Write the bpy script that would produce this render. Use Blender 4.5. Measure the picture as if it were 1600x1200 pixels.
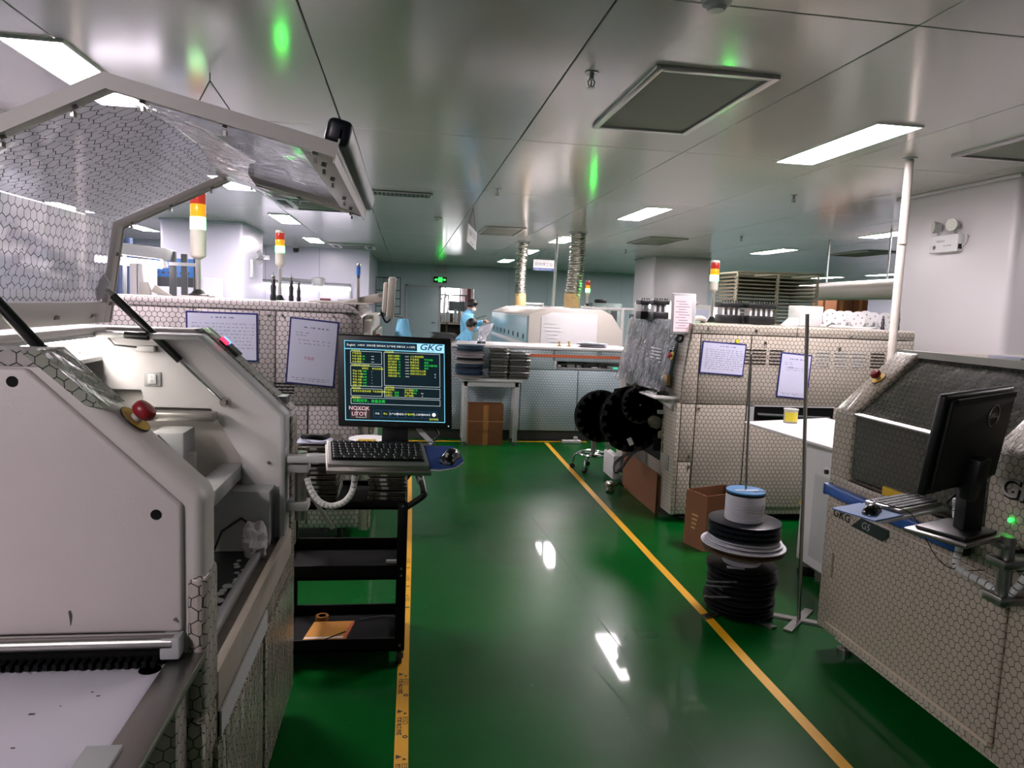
import bpy, bmesh, math, random
from mathutils import Vector, Matrix
random.seed(7)
SC = bpy.context.scene
COL = SC.collection
PI = math.pi
for o in list(bpy.data.objects):
    bpy.data.objects.remove(o, do_unlink=True)

# ---------------------------------------------------------------- camera, world, exposure
def make_camera():
    yaw, pitch, roll = math.radians(8.46), math.radians(6.1), math.radians(2.33)
    F = Vector((math.sin(yaw)*math.cos(pitch), math.cos(yaw)*math.cos(pitch), -math.sin(pitch)))
    R = Vector((math.cos(yaw), -math.sin(yaw), 0)); U = R.cross(F)
    c, s = math.cos(roll), math.sin(roll)
    R2, U2 = R*c + U*s, U*c - R*s
    cam = bpy.data.cameras.new('camera'); o = bpy.data.objects.new('camera', cam); COL.objects.link(o)
    m = Matrix((R2, U2, -F)).transposed().to_4x4(); m.translation = Vector((0, 0, 1.6))
    o.matrix_world = m
    cam.sensor_fit = 'HORIZONTAL'; cam.sensor_width = 36; cam.lens = 36*1140/1600; cam.clip_start = 0.05; cam.clip_end = 100
    SC.camera = o
make_camera()
w = bpy.data.worlds.new('world'); SC.world = w; w.use_nodes = True
w.node_tree.nodes['Background'].inputs[0].default_value = (0.75, 0.85, 1, 1)
w.node_tree.nodes['Background'].inputs[1].default_value = 0.3
SC.view_settings.view_transform = 'Standard'; SC.view_settings.look = 'None'
SC.view_settings.gamma = 1; SC.view_settings.use_curve_mapping = False
SC.view_settings.exposure = 1.2
try:
    SC.cycles.use_denoising = True; SC.cycles.max_bounces = 8; SC.cycles.diffuse_bounces = 6
    SC.cycles.glossy_bounces = 4; SC.cycles.transparent_max_bounces = 16; SC.cycles.sample_clamp_indirect = 6
    SC.cycles.caustics_reflective = False; SC.cycles.caustics_refractive = False
except Exception: pass
LIGHT = 44.0           # strength of the ceiling panels
CEIL = 2.75

# ---------------------------------------------------------------- materials
def C(h, a=1.0):
    h = h.lstrip('#'); r = []
    for i in (0, 2, 4):
        c = int(h[i:i+2], 16)/255
        r.append(c/12.92 if c <= .04045 else ((c+.055)/1.055)**2.4)
    return (*r, a)
MATS = {}
def nodes(m):
    nt = m.node_tree
    def N(t, **k):
        n = nt.nodes.new(t)
        for a, b in k.items(): setattr(n, a, b)
        return n
    return nt, N, nt.links.new
def mat(name, col='#808080', rough=.5, metal=0, var=.10, scale=9, bump=0, bscale=60, emit=None, es=0, alpha=1, coat=0, spec=.5, trans=0, stretch=None, rvar=.1):
    """principled material with procedural tone and gloss variation"""
    if name in MATS: return MATS[name]
    m = bpy.data.materials.new(name); m.use_nodes = True; nt, N, L = nodes(m)
    b = nt.nodes['Principled BSDF']; c = C(col) if isinstance(col, str) else (*col, 1)
    tc = N('ShaderNodeTexCoord'); no = N('ShaderNodeTexNoise'); no.inputs['Scale'].default_value = scale; no.inputs['Detail'].default_value = 5
    src = tc.outputs['Object']
    if stretch:
        mp = N('ShaderNodeMapping'); mp.inputs['Scale'].default_value = stretch; L(src, mp.inputs[0]); src = mp.outputs[0]
    L(src, no.inputs['Vector'])
    mx = N('ShaderNodeMix', data_type='RGBA'); mx.inputs[6].default_value = tuple(x*(1-var) for x in c[:3])+(1,)
    mx.inputs[7].default_value = tuple(min(1, x*(1+var*.6)) for x in c[:3])+(1,)
    L(no.outputs[0], mx.inputs[0]); L(mx.outputs[2], b.inputs['Base Color'])
    mr = N('ShaderNodeMapRange'); mr.inputs[3].default_value = max(.02, rough-rvar*.5); mr.inputs[4].default_value = min(1, rough+rvar*.5)
    L(no.outputs[0], mr.inputs[0]); L(mr.outputs[0], b.inputs['Roughness'])
    b.inputs['Metallic'].default_value = metal; b.inputs['Specular IOR Level'].default_value = spec
    b.inputs['Coat Weight'].default_value = coat; b.inputs['Alpha'].default_value = alpha
    b.inputs['Transmission Weight'].default_value = trans
    if bump:
        n2 = N('ShaderNodeTexNoise'); n2.inputs['Scale'].default_value = bscale; n2.inputs['Detail'].default_value = 3; L(src, n2.inputs['Vector'])
        bp = N('ShaderNodeBump'); bp.inputs['Strength'].default_value = bump; bp.inputs['Distance'].default_value = .01
        L(n2.outputs[0], bp.inputs['Height']); L(bp.outputs[0], b.inputs['Normal'])
    if emit:
        b.inputs['Emission Color'].default_value = C(emit); b.inputs['Emission Strength'].default_value = es
    MATS[name] = m; return m
def hexlines(nt, N, L, pitch, width, rot=0.0, noise=.06):
    """1 on the lines of a hexagon net drawn in metres of UV, else 0"""
    uv = N('ShaderNodeUVMap'); mp = N('ShaderNodeMapping'); mp.inputs['Scale'].default_value = (1/pitch, 1/pitch, 1); mp.inputs['Rotation'].default_value = (0, 0, rot)
    L(uv.outputs[0], mp.inputs[0])
    nz = N('ShaderNodeTexNoise'); nz.inputs['Scale'].default_value = .25; L(mp.outputs[0], nz.inputs['Vector'])
    ad = N('ShaderNodeVectorMath', operation='MULTIPLY_ADD'); L(nz.outputs['Color'], ad.inputs[0]); ad.inputs[1].default_value = (noise*8, noise*8, 0); L(mp.outputs[0], ad.inputs[2])
    h = (.5, .8660254, 1)
    def cell(off):
        s = N('ShaderNodeVectorMath', operation='SUBTRACT'); L(ad.outputs[0], s.inputs[0]); s.inputs[1].default_value = off
        wv = N('ShaderNodeVectorMath', operation='WRAP'); L(s.outputs[0], wv.inputs[0]); wv.inputs[1].default_value = h; wv.inputs[2].default_value = (-.5, -.8660254, -1)
        ab = N('ShaderNodeVectorMath', operation='ABSOLUTE'); L(wv.outputs[0], ab.inputs[0])
        mz = N('ShaderNodeVectorMath', operation='MULTIPLY'); L(ab.outputs[0], mz.inputs[0]); mz.inputs[1].default_value = (1, 1, 0)
        d = N('ShaderNodeVectorMath', operation='DOT_PRODUCT'); L(mz.outputs[0], d.inputs[0]); d.inputs[1].default_value = (.5, .8660254, 0)
        sx = N('ShaderNodeSeparateXYZ'); L(mz.outputs[0], sx.inputs[0])
        mm = N('ShaderNodeMath', operation='MAXIMUM'); L(sx.outputs[0], mm.inputs[0]); L(d.outputs['Value'], mm.inputs[1])
        return mm
    a, b = cell((0, 0, 0)), cell((.5, .8660254, 0))
    mn = N('ShaderNodeMath', operation='MINIMUM'); L(a.outputs[0], mn.inputs[0]); L(b.outputs[0], mn.inputs[1])
    r = N('ShaderNodeMapRange'); r.inputs[1].default_value = .5-width; r.inputs[2].default_value = .5-width*.55
    L(mn.outputs[0], r.inputs[0]); return r.outputs[0]
def film(name, base='#b9b2ae', pitch=.034, width=.055, rough=.28, wr=.25, rot=0.0, line='#050606', wscale=(6, 6, 1.2), noise=.06):
    """off-white sheet metal wrapped in clear antistatic film with a printed hexagon net"""
    if name in MATS: return MATS[name]
    m = bpy.data.materials.new(name); m.use_nodes = True; nt, N, L = nodes(m); b = nt.nodes['Principled BSDF']
    ln = hexlines(nt, N, L, pitch, width, rot, noise)
    tc = N('ShaderNodeTexCoord'); no = N('ShaderNodeTexNoise'); no.inputs['Scale'].default_value = 3; no.inputs['Detail'].default_value = 6; L(tc.outputs['Object'], no.inputs['Vector'])
    mx = N('ShaderNodeMix', data_type='RGBA'); c = C(base); mx.inputs[6].default_value = tuple(x*.86 for x in c[:3])+(1,); mx.inputs[7].default_value = tuple(min(1, x*1.1) for x in c[:3])+(1,)
    L(no.outputs[0], mx.inputs[0])
    m2 = N('ShaderNodeMix', data_type='RGBA'); L(ln, m2.inputs[0]); L(mx.outputs[2], m2.inputs[6]); m2.inputs[7].default_value = C(line)
    L(m2.outputs[2], b.inputs['Base Color']); b.inputs['Roughness'].default_value = rough; b.inputs['Specular IOR Level'].default_value = .55
    mp = N('ShaderNodeMapping'); mp.inputs['Scale'].default_value = wscale; L(tc.outputs['Object'], mp.inputs[0])
    n2 = N('ShaderNodeTexNoise'); n2.inputs['Scale'].default_value = 2.2; n2.inputs['Detail'].default_value = 4; n2.inputs['Distortion'].default_value = .6; L(mp.outputs[0], n2.inputs['Vector'])
    bp = N('ShaderNodeBump'); bp.inputs['Strength'].default_value = wr; bp.inputs['Distance'].default_value = .03; L(n2.outputs[0], bp.inputs['Height']); L(bp.outputs[0], b.inputs['Normal'])
    MATS[name] = m; return m
def clearfilm(name, pitch=.034, width=.05, lines=True, tint='#c9ccd6', haze=.22, wr=.6, wscale=(3, 3, 3), gloss=.55):
    """clear plastic pane: see-through, glossy, a little hazy, with or without the printed net"""
    if name in MATS: return MATS[name]
    m = bpy.data.materials.new(name); m.use_nodes = True; nt, N, L = nodes(m)
    for n in list(nt.nodes):
        if n.type != 'OUTPUT_MATERIAL': nt.nodes.remove(n)
    out = nt.nodes[0]
    tc = N('ShaderNodeTexCoord'); mp = N('ShaderNodeMapping'); mp.inputs['Scale'].default_value = wscale; L(tc.outputs['Object'], mp.inputs[0])
    n2 = N('ShaderNodeTexNoise'); n2.inputs['Scale'].default_value = 3; n2.inputs['Detail'].default_value = 4; n2.inputs['Distortion'].default_value = 1.0; L(mp.outputs[0], n2.inputs['Vector'])
    bp = N('ShaderNodeBump'); bp.inputs['Strength'].default_value = wr; bp.inputs['Distance'].default_value = .02; L(n2.outputs[0], bp.inputs['Height'])
    tr = N('ShaderNodeBsdfTransparent'); tr.inputs[0].default_value = C(tint)
    gl = N('ShaderNodeBsdfGlossy'); gl.inputs['Roughness'].default_value = .08; L(bp.outputs[0], gl.inputs['Normal'])
    df = N('ShaderNodeBsdfTranslucent'); df.inputs[0].default_value = C('#e2e3ea'); L(bp.outputs[0], df.inputs['Normal'])
    m0 = N('ShaderNodeMixShader'); m0.inputs[0].default_value = haze; L(tr.outputs[0], m0.inputs[1]); L(df.outputs[0], m0.inputs[2])
    fr = N('ShaderNodeFresnel'); fr.inputs[0].default_value = 1.5; L(bp.outputs[0], fr.inputs['Normal'])
    ml = N('ShaderNodeMath', operation='MULTIPLY'); L(fr.outputs[0], ml.inputs[0]); ml.inputs[1].default_value = gloss*2
    m1 = N('ShaderNodeMixShader'); L(ml.outputs[0], m1.inputs[0]); L(m0.outputs[0], m1.inputs[1]); L(gl.outputs[0], m1.inputs[2])
    last = m1
    if lines:
        ln = hexlines(nt, N, L, pitch, width); dk = N('ShaderNodeBsdfDiffuse'); dk.inputs[0].default_value = C('#202226')
        m2 = N('ShaderNodeMixShader'); L(ln, m2.inputs[0]); L(m1.outputs[0], m2.inputs[1]); L(dk.outputs[0], m2.inputs[2]); last = m2
    L(last.outputs[0], out.inputs[0]); MATS[name] = m; return m
def glow(name, col, strength):
    if name in MATS: return MATS[name]
    m = bpy.data.materials.new(name); m.use_nodes = True; nt, N, L = nodes(m); b = nt.nodes['Principled BSDF']
    b.inputs['Base Color'].default_value = C(col); b.inputs['Emission Color'].default_value = C(col); b.inputs['Emission Strength'].default_value = strength
    MATS[name] = m; return m

# ---------------------------------------------------------------- mesh builder
def at(u, v, y):
    """the point at depth y along the line of sight through photograph pixel (u, v)"""
    q = SC.camera.matrix_world.to_3x3() @ Vector(((u-800)/1140, -(v-600)/1140, -1)); return Vector((0, 0, 1.6))+q*(y/q.y)
def atz(u, v, z):
    q = SC.camera.matrix_world.to_3x3() @ Vector(((u-800)/1140, -(v-600)/1140, -1)); return Vector((0, 0, 1.6))+q*((z-1.6)/q.z)
ORG = {}
def tag(o, label=None, cat=None, group=None, kind=None):
    if label: o['label'] = label
    if cat: o['category'] = cat
    if group: o['group'] = group
    if kind: o['kind'] = kind
    return o
def thing(name, label, cat, loc, group=None):
    o = bpy.data.objects.new(name, None); COL.objects.link(o); o.location = loc; o.empty_display_size = .05
    ORG[o.name] = Vector(loc); return tag(o, label, cat, group)
class MB:
    def __init__(s, M=None): s.v = []; s.f = []; s.mi = []; s.M = M; s.cm = 0
    def add(s, vs, fs):
        n = len(s.v)
        for p in vs:
            p = Vector(p); s.v.append(s.M @ p if s.M else p)
        for f in fs: s.f.append([i+n for i in f]); s.mi.append(s.cm)
        return s
    def box(s, x0, x1, y0, y1, z0, z1):
        x0, x1 = min(x0, x1), max(x0, x1); y0, y1 = min(y0, y1), max(y0, y1); z0, z1 = min(z0, z1), max(z0, z1)
        return s.add([(x0,y0,z0),(x1,y0,z0),(x1,y1,z0),(x0,y1,z0),(x0,y0,z1),(x1,y0,z1),(x1,y1,z1),(x0,y1,z1)],
                     [(3,2,1,0),(4,5,6,7),(0,1,5,4),(1,2,6,5),(2,3,7,6),(3,0,4,7)])
    def prism(s, poly, axis, a, b):
        """poly: for axis y (x,z), for axis x (y,z), for axis z (x,y)"""
        def P(p, t): return (p[0], t, p[1]) if axis == 'y' else (t, p[0], p[1]) if axis == 'x' else (p[0], p[1], t)
        n = len(poly); A = sum(poly[i][0]*poly[(i+1) % n][1]-poly[(i+1) % n][0]*poly[i][1] for i in range(n))
        if (A > 0) != (axis == 'y'): pass
        else: poly = poly[::-1]
        if axis == 'y': pass
        vs = [P(p, a) for p in poly]+[P(p, b) for p in poly]
        fs = [tuple(range(n))[::-1], tuple(range(n, 2*n))]+[(i, (i+1) % n, (i+1) % n+n, i+n) for i in range(n)]
        return s.add(vs, fs)
    def frame(s, a, b):
        d = (Vector(b)-Vector(a)).normalized(); t = Vector((0, 0, 1)) if abs(d.z) < .9 else Vector((1, 0, 0))
        u = d.cross(t).normalized(); return u, u.cross(d).normalized()
    def cyl(s, a, b, r, r2=None, n=16, cap=True):
        a, b = Vector(a), Vector(b); r2 = r if r2 is None else r2; u, w_ = s.frame(a, b)
        vs = [p+(u*math.cos(2*PI*i/n)+w_*math.sin(2*PI*i/n))*q for p, q in ((a, r), (b, r2)) for i in range(n)]
        fs = [(i, i+n, (i+1) % n+n, (i+1) % n) for i in range(n)]
        if cap: fs += [tuple(range(n)), tuple(range(2*n-1, n-1, -1))]
        return s.add(vs, fs)
    def tube(s, pts, r, n=8):
        pts = [Vector(p) for p in pts]; vs = []; prev = None
        for i, p in enumerate(pts):
            d = (pts[min(i+1, len(pts)-1)]-pts[max(i-1, 0)]).normalized()
            if prev is None:
                t = Vector((0, 0, 1)) if abs(d.z) < .9 else Vector((1, 0, 0)); u = d.cross(t).normalized()
            else: u = (prev-d*prev.dot(d)).normalized()
            prev = u; w_ = u.cross(d); rr = r[i] if isinstance(r, (list, tuple)) else r
            vs += [p+(u*math.cos(2*PI*k/n)+w_*math.sin(2*PI*k/n))*rr for k in range(n)]
        fs = [(i*n+k, (i+1)*n+k, (i+1)*n+(k+1) % n, i*n+(k+1) % n) for i in range(len(pts)-1) for k in range(n)]
        e = (len(pts)-1)*n; fs += [tuple(range(n)), tuple(range(e+n-1, e-1, -1))]
        return s.add(vs, fs)
    def lathe(s, prof, c, n=24, axis='z'):
        c = Vector(c); m = len(prof)
        def P(r, h, a):
            x, y = r*math.cos(a), r*math.sin(a)
            return c+Vector((x, y, h) if axis == 'z' else (x, h, y) if axis == 'y' else (h, x, y))
        vs = [P(r, h, 2*PI*k/n) for r, h in prof for k in range(n)]
        fs = [(i*n+k, i*n+(k+1) % n, (i+1)*n+(k+1) % n, (i+1)*n+k) for i in range(m-1) for k in range(n)]
        if prof[0][0] > 1e-6: fs.append(tuple(range(n-1, -1, -1)))
        if prof[-1][0] > 1e-6: fs.append(tuple(range((m-1)*n, m*n)))
        return s.add(vs, fs)
    def sph(s, c, r, n=12, sc=(1, 1, 1)):
        prof = [(max(1e-7, math.sin(PI*i/n)), -math.cos(PI*i/n)) for i in range(n+1)]
        t = MB(); t.lathe(prof, (0, 0, 0), n*2)
        return s.add([(c[0]+v.x*r*sc[0], c[1]+v.y*r*sc[1], c[2]+v.z*r*sc[2]) for v in t.v], t.f)
    def build(s, name, m, parent=None, bevel=0, seg=2, label=None, kind=None, ang=40, loc=None, smooth=True):
        M = m if isinstance(m, (list, tuple)) else [m]
        lo = Vector((min(v.x for v in s.v), min(v.y for v in s.v), min(v.z for v in s.v))); hi = Vector((max(v.x for v in s.v), max(v.y for v in s.v), max(v.z for v in s.v)))
        org = Vector(((lo.x+hi.x)/2, (lo.y+hi.y)/2, lo.z)) if loc is None else Vector(loc)
        me = bpy.data.meshes.new(name); me.from_pydata([v-org for v in s.v], [], s.f)
        for q in M: me.materials.append(q)
        for p, i in zip(me.polygons, s.mi): p.material_index = i
        bm = bmesh.new(); bm.from_mesh(me)
        bmesh.ops.remove_doubles(bm, verts=bm.verts, dist=1e-6)
        bmesh.ops.recalc_face_normals(bm, faces=bm.faces)
        if bevel:
            ed = [e for e in bm.edges if len(e.link_faces) == 2 and e.calc_face_angle(0) > math.radians(35)]
            bmesh.ops.bevel(bm, geom=ed, offset=bevel, segments=seg, affect='EDGES', clamp_overlap=True, profile=.5)
        uv = bm.loops.layers.uv.new('UVMap')
        for f in bm.faces:
            n = f.normal; a = (abs(n.x), abs(n.y), abs(n.z))
            # sloped faces use their own plane so that printed nets are not stretched
            if a[1] < .25 and a[0] > .2 and a[2] > .2:
                t = Vector((-n.z, 0, n.x)).normalized()
                for l in f.loops: q = l.vert.co+org; l[uv].uv = (q.y, q.dot(t))
            else:
                k = a.index(max(a))
                for l in f.loops:
                    q = l.vert.co+org; l[uv].uv = (q.y, q.z) if k == 0 else (q.x, q.z) if k == 1 else (q.x, q.y)
        bm.to_mesh(me); bm.free()
        if smooth:
            me.shade_smooth(); me.set_sharp_from_angle(angle=math.radians(ang))
        o = bpy.data.objects.new(name, me); COL.objects.link(o)
        if parent: o.parent = parent; o.location = org-ORG[parent.name]
        else: o.location = org
        ORG[o.name] = org
        if label: o['label'] = label
        if kind: o['kind'] = kind
        return o
def copy_tree(o, parent=None, loc=None, rotz=None):
    c = o.copy(); COL.objects.link(c); c.parent = parent
    for ch in o.children: copy_tree(ch, c)
    if loc is not None: c.location = loc
    if rotz is not None: c.rotation_euler = (0, 0, rotz)
    ORG[c.name] = Vector(c.location)
    return c
def inst(src, parent, loc, rot=None):
    """another piece with the same mesh, placed in the same frame as its source"""
    c = src.copy(); COL.objects.link(c); c.parent = parent; c.location = Vector(loc)-(ORG[parent.name] if parent else Vector())
    if rot: c.rotation_euler = rot
    ORG[c.name] = Vector(loc); return c
def struct(o): o['kind'] = 'structure'; return o
TXT = {}
def textmesh(body, size, align='CENTER', depth=0, shear=0, bold=0, sx=1):
    c = bpy.data.curves.new('letters', 'FONT'); c.body = body; c.size = size; c.align_x = align; c.align_y = 'CENTER'; c.extrude = depth; c.shear = shear; c.offset = bold; c.resolution_u = 3
    o = bpy.data.objects.new('letters', c); COL.objects.link(o); bpy.context.view_layer.update()
    me = bpy.data.meshes.new_from_object(o.evaluated_get(bpy.context.evaluated_depsgraph_get()))
    vs = [(v.co.x*sx, v.co.y, v.co.z) for v in me.vertices]; fs = [tuple(p.vertices) for p in me.polygons]
    bpy.data.objects.remove(o, do_unlink=True); bpy.data.curves.remove(c); bpy.data.meshes.remove(me)
    return vs, fs
def plane_frame(origin, ex, ey):
    ex, ey = Vector(ex).normalized(), Vector(ey).normalized(); ez = ex.cross(ey)
    m = Matrix((ex, ey, ez)).transposed().to_4x4(); m.translation = Vector(origin); return m
def lettering(items, M, name, m, parent, kind='stuff'):
    """items: (text, x, y, size, align[, shear, bold, sx]) in the plane M"""
    b = MB(M)
    for it in items:
        t, x, y, sz = it[:4]; al = it[4] if len(it) > 4 else 'CENTER'
        vs, fs = textmesh(t, sz, al, 0, it[5] if len(it) > 5 else 0, it[6] if len(it) > 6 else 0, it[7] if len(it) > 7 else 1)
        b.add([(v[0]+x, v[1]+y, v[2]) for v in vs], fs)
    o = b.build(name, m, parent, smooth=False)
    if kind: o['kind'] = kind
    return o

# ---------------------------------------------------------------- shared materials
M = {}
M['white'] = mat('painted_white_metal', '#c7c1bc', .42, var=.05, bump=.05, bscale=220)
M['white2'] = mat('bright_white_paint', '#c6c4c4', .38, var=.04, bump=.04, bscale=200)
M['cream'] = mat('cream_paint', '#b5afa6', .4, var=.05)
M['grey'] = mat('grey_paint', '#84888a', .45, var=.08)
M['lgrey'] = mat('light_grey_plastic', '#a9abab', .4, var=.06)
M['dgrey'] = mat('dark_grey_metal', '#3e4143', .5, var=.15)
M['black'] = mat('black_plastic', '#0c0d0e', .38, var=.2)
M['blackmatte'] = mat('black_powder_coat', '#050606', .6, var=.25, spec=.2)
M['steel'] = mat('brushed_steel', '#9a9894', .32, 1, var=.12, stretch=(40, 40, 2), scale=5)
M['alu'] = mat('aluminium', '#b4b2ae', .35, 1, var=.08)
M['chrome'] = mat('chrome', '#c9ccce', .12, 1, var=.05)
M['green'] = None
M['carton'] = mat('corrugated_card', '#6e4525', .85, var=.18, scale=5, bump=.1, bscale=50)
M['red'] = mat('red_plastic', '#8e1f28', .35, var=.1)
M['yellow'] = mat('yellow_label', '#c9a21a', .45, var=.1)
M['blue'] = mat('blue_tube_plastic', '#1d4f9c', .35, var=.15, scale=14)
M['navy'] = mat('navy_plastic', '#10141f', .35, var=.2)
M['paper'] = mat('paper_in_sleeve', '#c6c8de', .22, var=.05, bump=.06, bscale=9)
M['paperw'] = mat('white_paper', '#dcdcdc', .7, var=.05)
M['ink'] = mat('grey_print', '#5a5d78', .6, var=.1)
M['inkred'] = mat('red_ink', '#b0506a', .6, var=.1)
M['clipblue'] = mat('blue_clipboard_rim', '#1c2266', .4, var=.1)
M['bluebox'] = mat('blue_bin_plastic', '#2f78c4', .4, var=.08)
M['smock'] = mat('light_blue_smock', '#7cc0e2', .8, var=.12, scale=14, bump=.25, bscale=16)
M['skin'] = mat('skin', '#b98a74', .55, var=.08)
M['hair'] = mat('black_hair', '#0e0b0a', .5, var=.3, scale=60, bump=.3, bscale=90)
M['film'] = film('film_white_panel', '#b7aeae', .034, .062)
M['filmy'] = film('film_ivory_panel', '#ada598', .034, .062)
M['filmfar'] = film('film_counter_panel', '#a9bac0', .034, .055, wr=.12)
M['filmdark'] = film('film_near_panel', '#a49b93', .032, .05, wr=.5)
M['wrinkle'] = clearfilm('loose_clear_wrap', lines=False, haze=.18, wr=1.0, wscale=(7, 7, 2.5), gloss=.9)
M['wrapfilm'] = film('wrinkled_wrap', '#9a9384', .03, .06, rough=.18, wr=1.0, wscale=(12, 12, 2.2), noise=.14)
# ================================================================ the room
def floor_mat():
    m = bpy.data.materials.new('green_epoxy_floor'); m.use_nodes = True; nt, N, L = nodes(m); b = nt.nodes['Principled BSDF']
    tc = N('ShaderNodeTexCoord')
    n1 = N('ShaderNodeTexNoise'); n1.inputs['Scale'].default_value = .9; n1.inputs['Detail'].default_value = 6; n1.inputs['Roughness'].default_value = .6; L(tc.outputs['Object'], n1.inputs['Vector'])
    r1 = N('ShaderNodeValToRGB'); r1.color_ramp.elements[0].position = .3; r1.color_ramp.elements[0].color = C('#01380e'); r1.color_ramp.elements[1].position = .75; r1.color_ramp.elements[1].color = C('#02501a')
    L(n1.outputs[0], r1.inputs[0])
    # pale specks and scuffs
    vo = N('ShaderNodeTexVoronoi'); vo.inputs['Scale'].default_value = 9; L(tc.outputs['Object'], vo.inputs['Vector'])
    n3 = N('ShaderNodeTexNoise'); n3.inputs['Scale'].default_value = 3; L(tc.outputs['Object'], n3.inputs['Vector'])
    sp = N('ShaderNodeMapRange'); sp.inputs[1].default_value = .045; sp.inputs[2].default_value = .02; L(vo.outputs['Distance'], sp.inputs[0])
    gt = N('ShaderNodeMapRange'); gt.inputs[1].default_value = .52; gt.inputs[2].default_value = .62; L(n3.outputs[0], gt.inputs[0])
    ml = N('ShaderNodeMath', operation='MULTIPLY'); L(sp.outputs[0], ml.inputs[0]); L(gt.outputs[0], ml.inputs[1])
    ml2 = N('ShaderNodeMath', operation='MULTIPLY'); L(ml.outputs[0], ml2.inputs[0]); ml2.inputs[1].default_value = .5
    mx = N('ShaderNodeMix', data_type='RGBA'); L(ml2.outputs[0], mx.inputs[0]); L(r1.outputs[0], mx.inputs[6]); mx.inputs[7].default_value = C('#6fae86')
    L(mx.outputs[2], b.inputs['Base Color'])
    n2 = N('ShaderNodeTexNoise'); n2.inputs['Scale'].default_value = 1.4; n2.inputs['Detail'].default_value = 3; L(tc.outputs['Object'], n2.inputs['Vector'])
    mr = N('ShaderNodeMapRange'); mr.inputs[1].default_value = .1; mr.inputs[2].default_value = .9; mr.inputs[3].default_value = .22; mr.inputs[4].default_value = .42; L(n2.outputs[0], mr.inputs[0]); L(mr.outputs[0], b.inputs['Roughness'])
    b.inputs['Specular IOR Level'].default_value = .1; b.inputs['Coat Weight'].default_value = .24; b.inputs['Coat Roughness'].default_value = .045
    n4 = N('ShaderNodeTexNoise'); n4.inputs['Scale'].default_value = 3.1; n4.inputs['Detail'].default_value = 0; L(tc.outputs['Object'], n4.inputs['Vector'])
    bp = N('ShaderNodeBump'); bp.inputs['Strength'].default_value = .05; bp.inputs['Distance'].default_value = .02; L(n4.outputs[0], bp.inputs['Height']); L(bp.outputs[0], b.inputs['Normal'])
    return m
def ceil_mat():
    m = bpy.data.materials.new('glossy_coated_ceiling'); m.use_nodes = True; nt, N, L = nodes(m); b = nt.nodes['Principled BSDF']
    tc = N('ShaderNodeTexCoord'); ge = N('ShaderNodeNewGeometry')
    n = N('ShaderNodeTexNoise'); n.inputs['Scale'].default_value = .8; n.inputs['Detail'].default_value = 3; L(ge.outputs['Position'], n.inputs['Vector'])
    mx = N('ShaderNodeMix', data_type='RGBA'); L(n.outputs[0], mx.inputs[0]); mx.inputs[6].default_value = C('#c6c1be'); mx.inputs[7].default_value = C('#d0cbc8'); L(mx.outputs[2], b.inputs['Base Color'])
    b.inputs['Roughness'].default_value = .15; b.inputs['Specular IOR Level'].default_value = .6
    n2 = N('ShaderNodeTexNoise'); n2.inputs['Scale'].default_value = 1.6; L(ge.outputs['Position'], n2.inputs['Vector'])
    bp = N('ShaderNodeBump'); bp.inputs['Strength'].default_value = .05; bp.inputs['Distance'].default_value = .02; L(n2.outputs[0], bp.inputs['Height']); L(bp.outputs[0], b.inputs['Normal'])
    return m
M['floor'] = floor_mat(); M['ceil'] = ceil_mat()
M['wall'] = mat('sandwich_panel_wall', '#cfcedd', .3, var=.04, scale=1.5, bump=.04, bscale=2)
M['wallteal'] = mat('pale_teal_wall', '#a8bcbe', .35, var=.04, scale=1.5, bump=.04, bscale=2)
M['wallpink'] = mat('pale_wall', '#c0bcbe', .35, var=.04, scale=1.5)
M['seam'] = mat('panel_joint', '#8b8f90', .5, var=.05)
X0, X1, Y0, Y1 = -6.45, 13.95, -4.62, 22.6
fl = struct(MB().box(X0-.2, X1+.2, Y0-.2, 28.4, -.12, 0).build('floor', M['floor']))
# hairline joints in the floor coating
crk = mat('floor_joint_dark', '#043015', .7, var=.2)
for nm, pts in (('floor_joint', [(.99, 5.35), (1.02, 4.9), (1.04, 4.45), (1.05, 3.9)]), ('floor_joint', [(1.03, 3.55), (1.055, 3.2), (1.07, 2.85), (1.1, 2.3)]), ('floor_scratch', [(.88, 3.02), (.93, 2.7), (.95, 2.5)])):
    b = MB()
    for (xa, ya), (xb, yb) in zip(pts, pts[1:]):
        b.add([(xa-.002, ya, .0012), (xa+.002, ya, .0012), (xb+.002, yb, .0012), (xb-.002, yb, .0012)], [(3, 2, 1, 0)])
    b.build(nm, crk, fl)
# ceiling: a slab above, with every coated panel hung below it
ce = struct(MB().box(X0-.2, X1+.2, Y0-.2, Y1+.2, CEIL+.045, CEIL+.2).build('ceiling', M['grey']))
xe = [-.45+1.2*k for k in range(-5, 13)]; ye = [2.73+2.45*k for k in range(-3, 9)]
src = None
for i in range(len(xe)-1):
    for j in range(len(ye)-1):
        if ye[j] > Y1: continue
        cx, cy = (xe[i]+xe[i+1])/2, (ye[j]+ye[j+1])/2
        if src is None:
            src = MB().box(cx-.5965, cx+.5965, cy-1.2215, cy+1.2215, CEIL, CEIL+.04).build('ceiling_panel', M['ceil'], ce, bevel=.003, seg=1)
        else: inst(src, ce, (cx, cy, CEIL))
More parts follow.
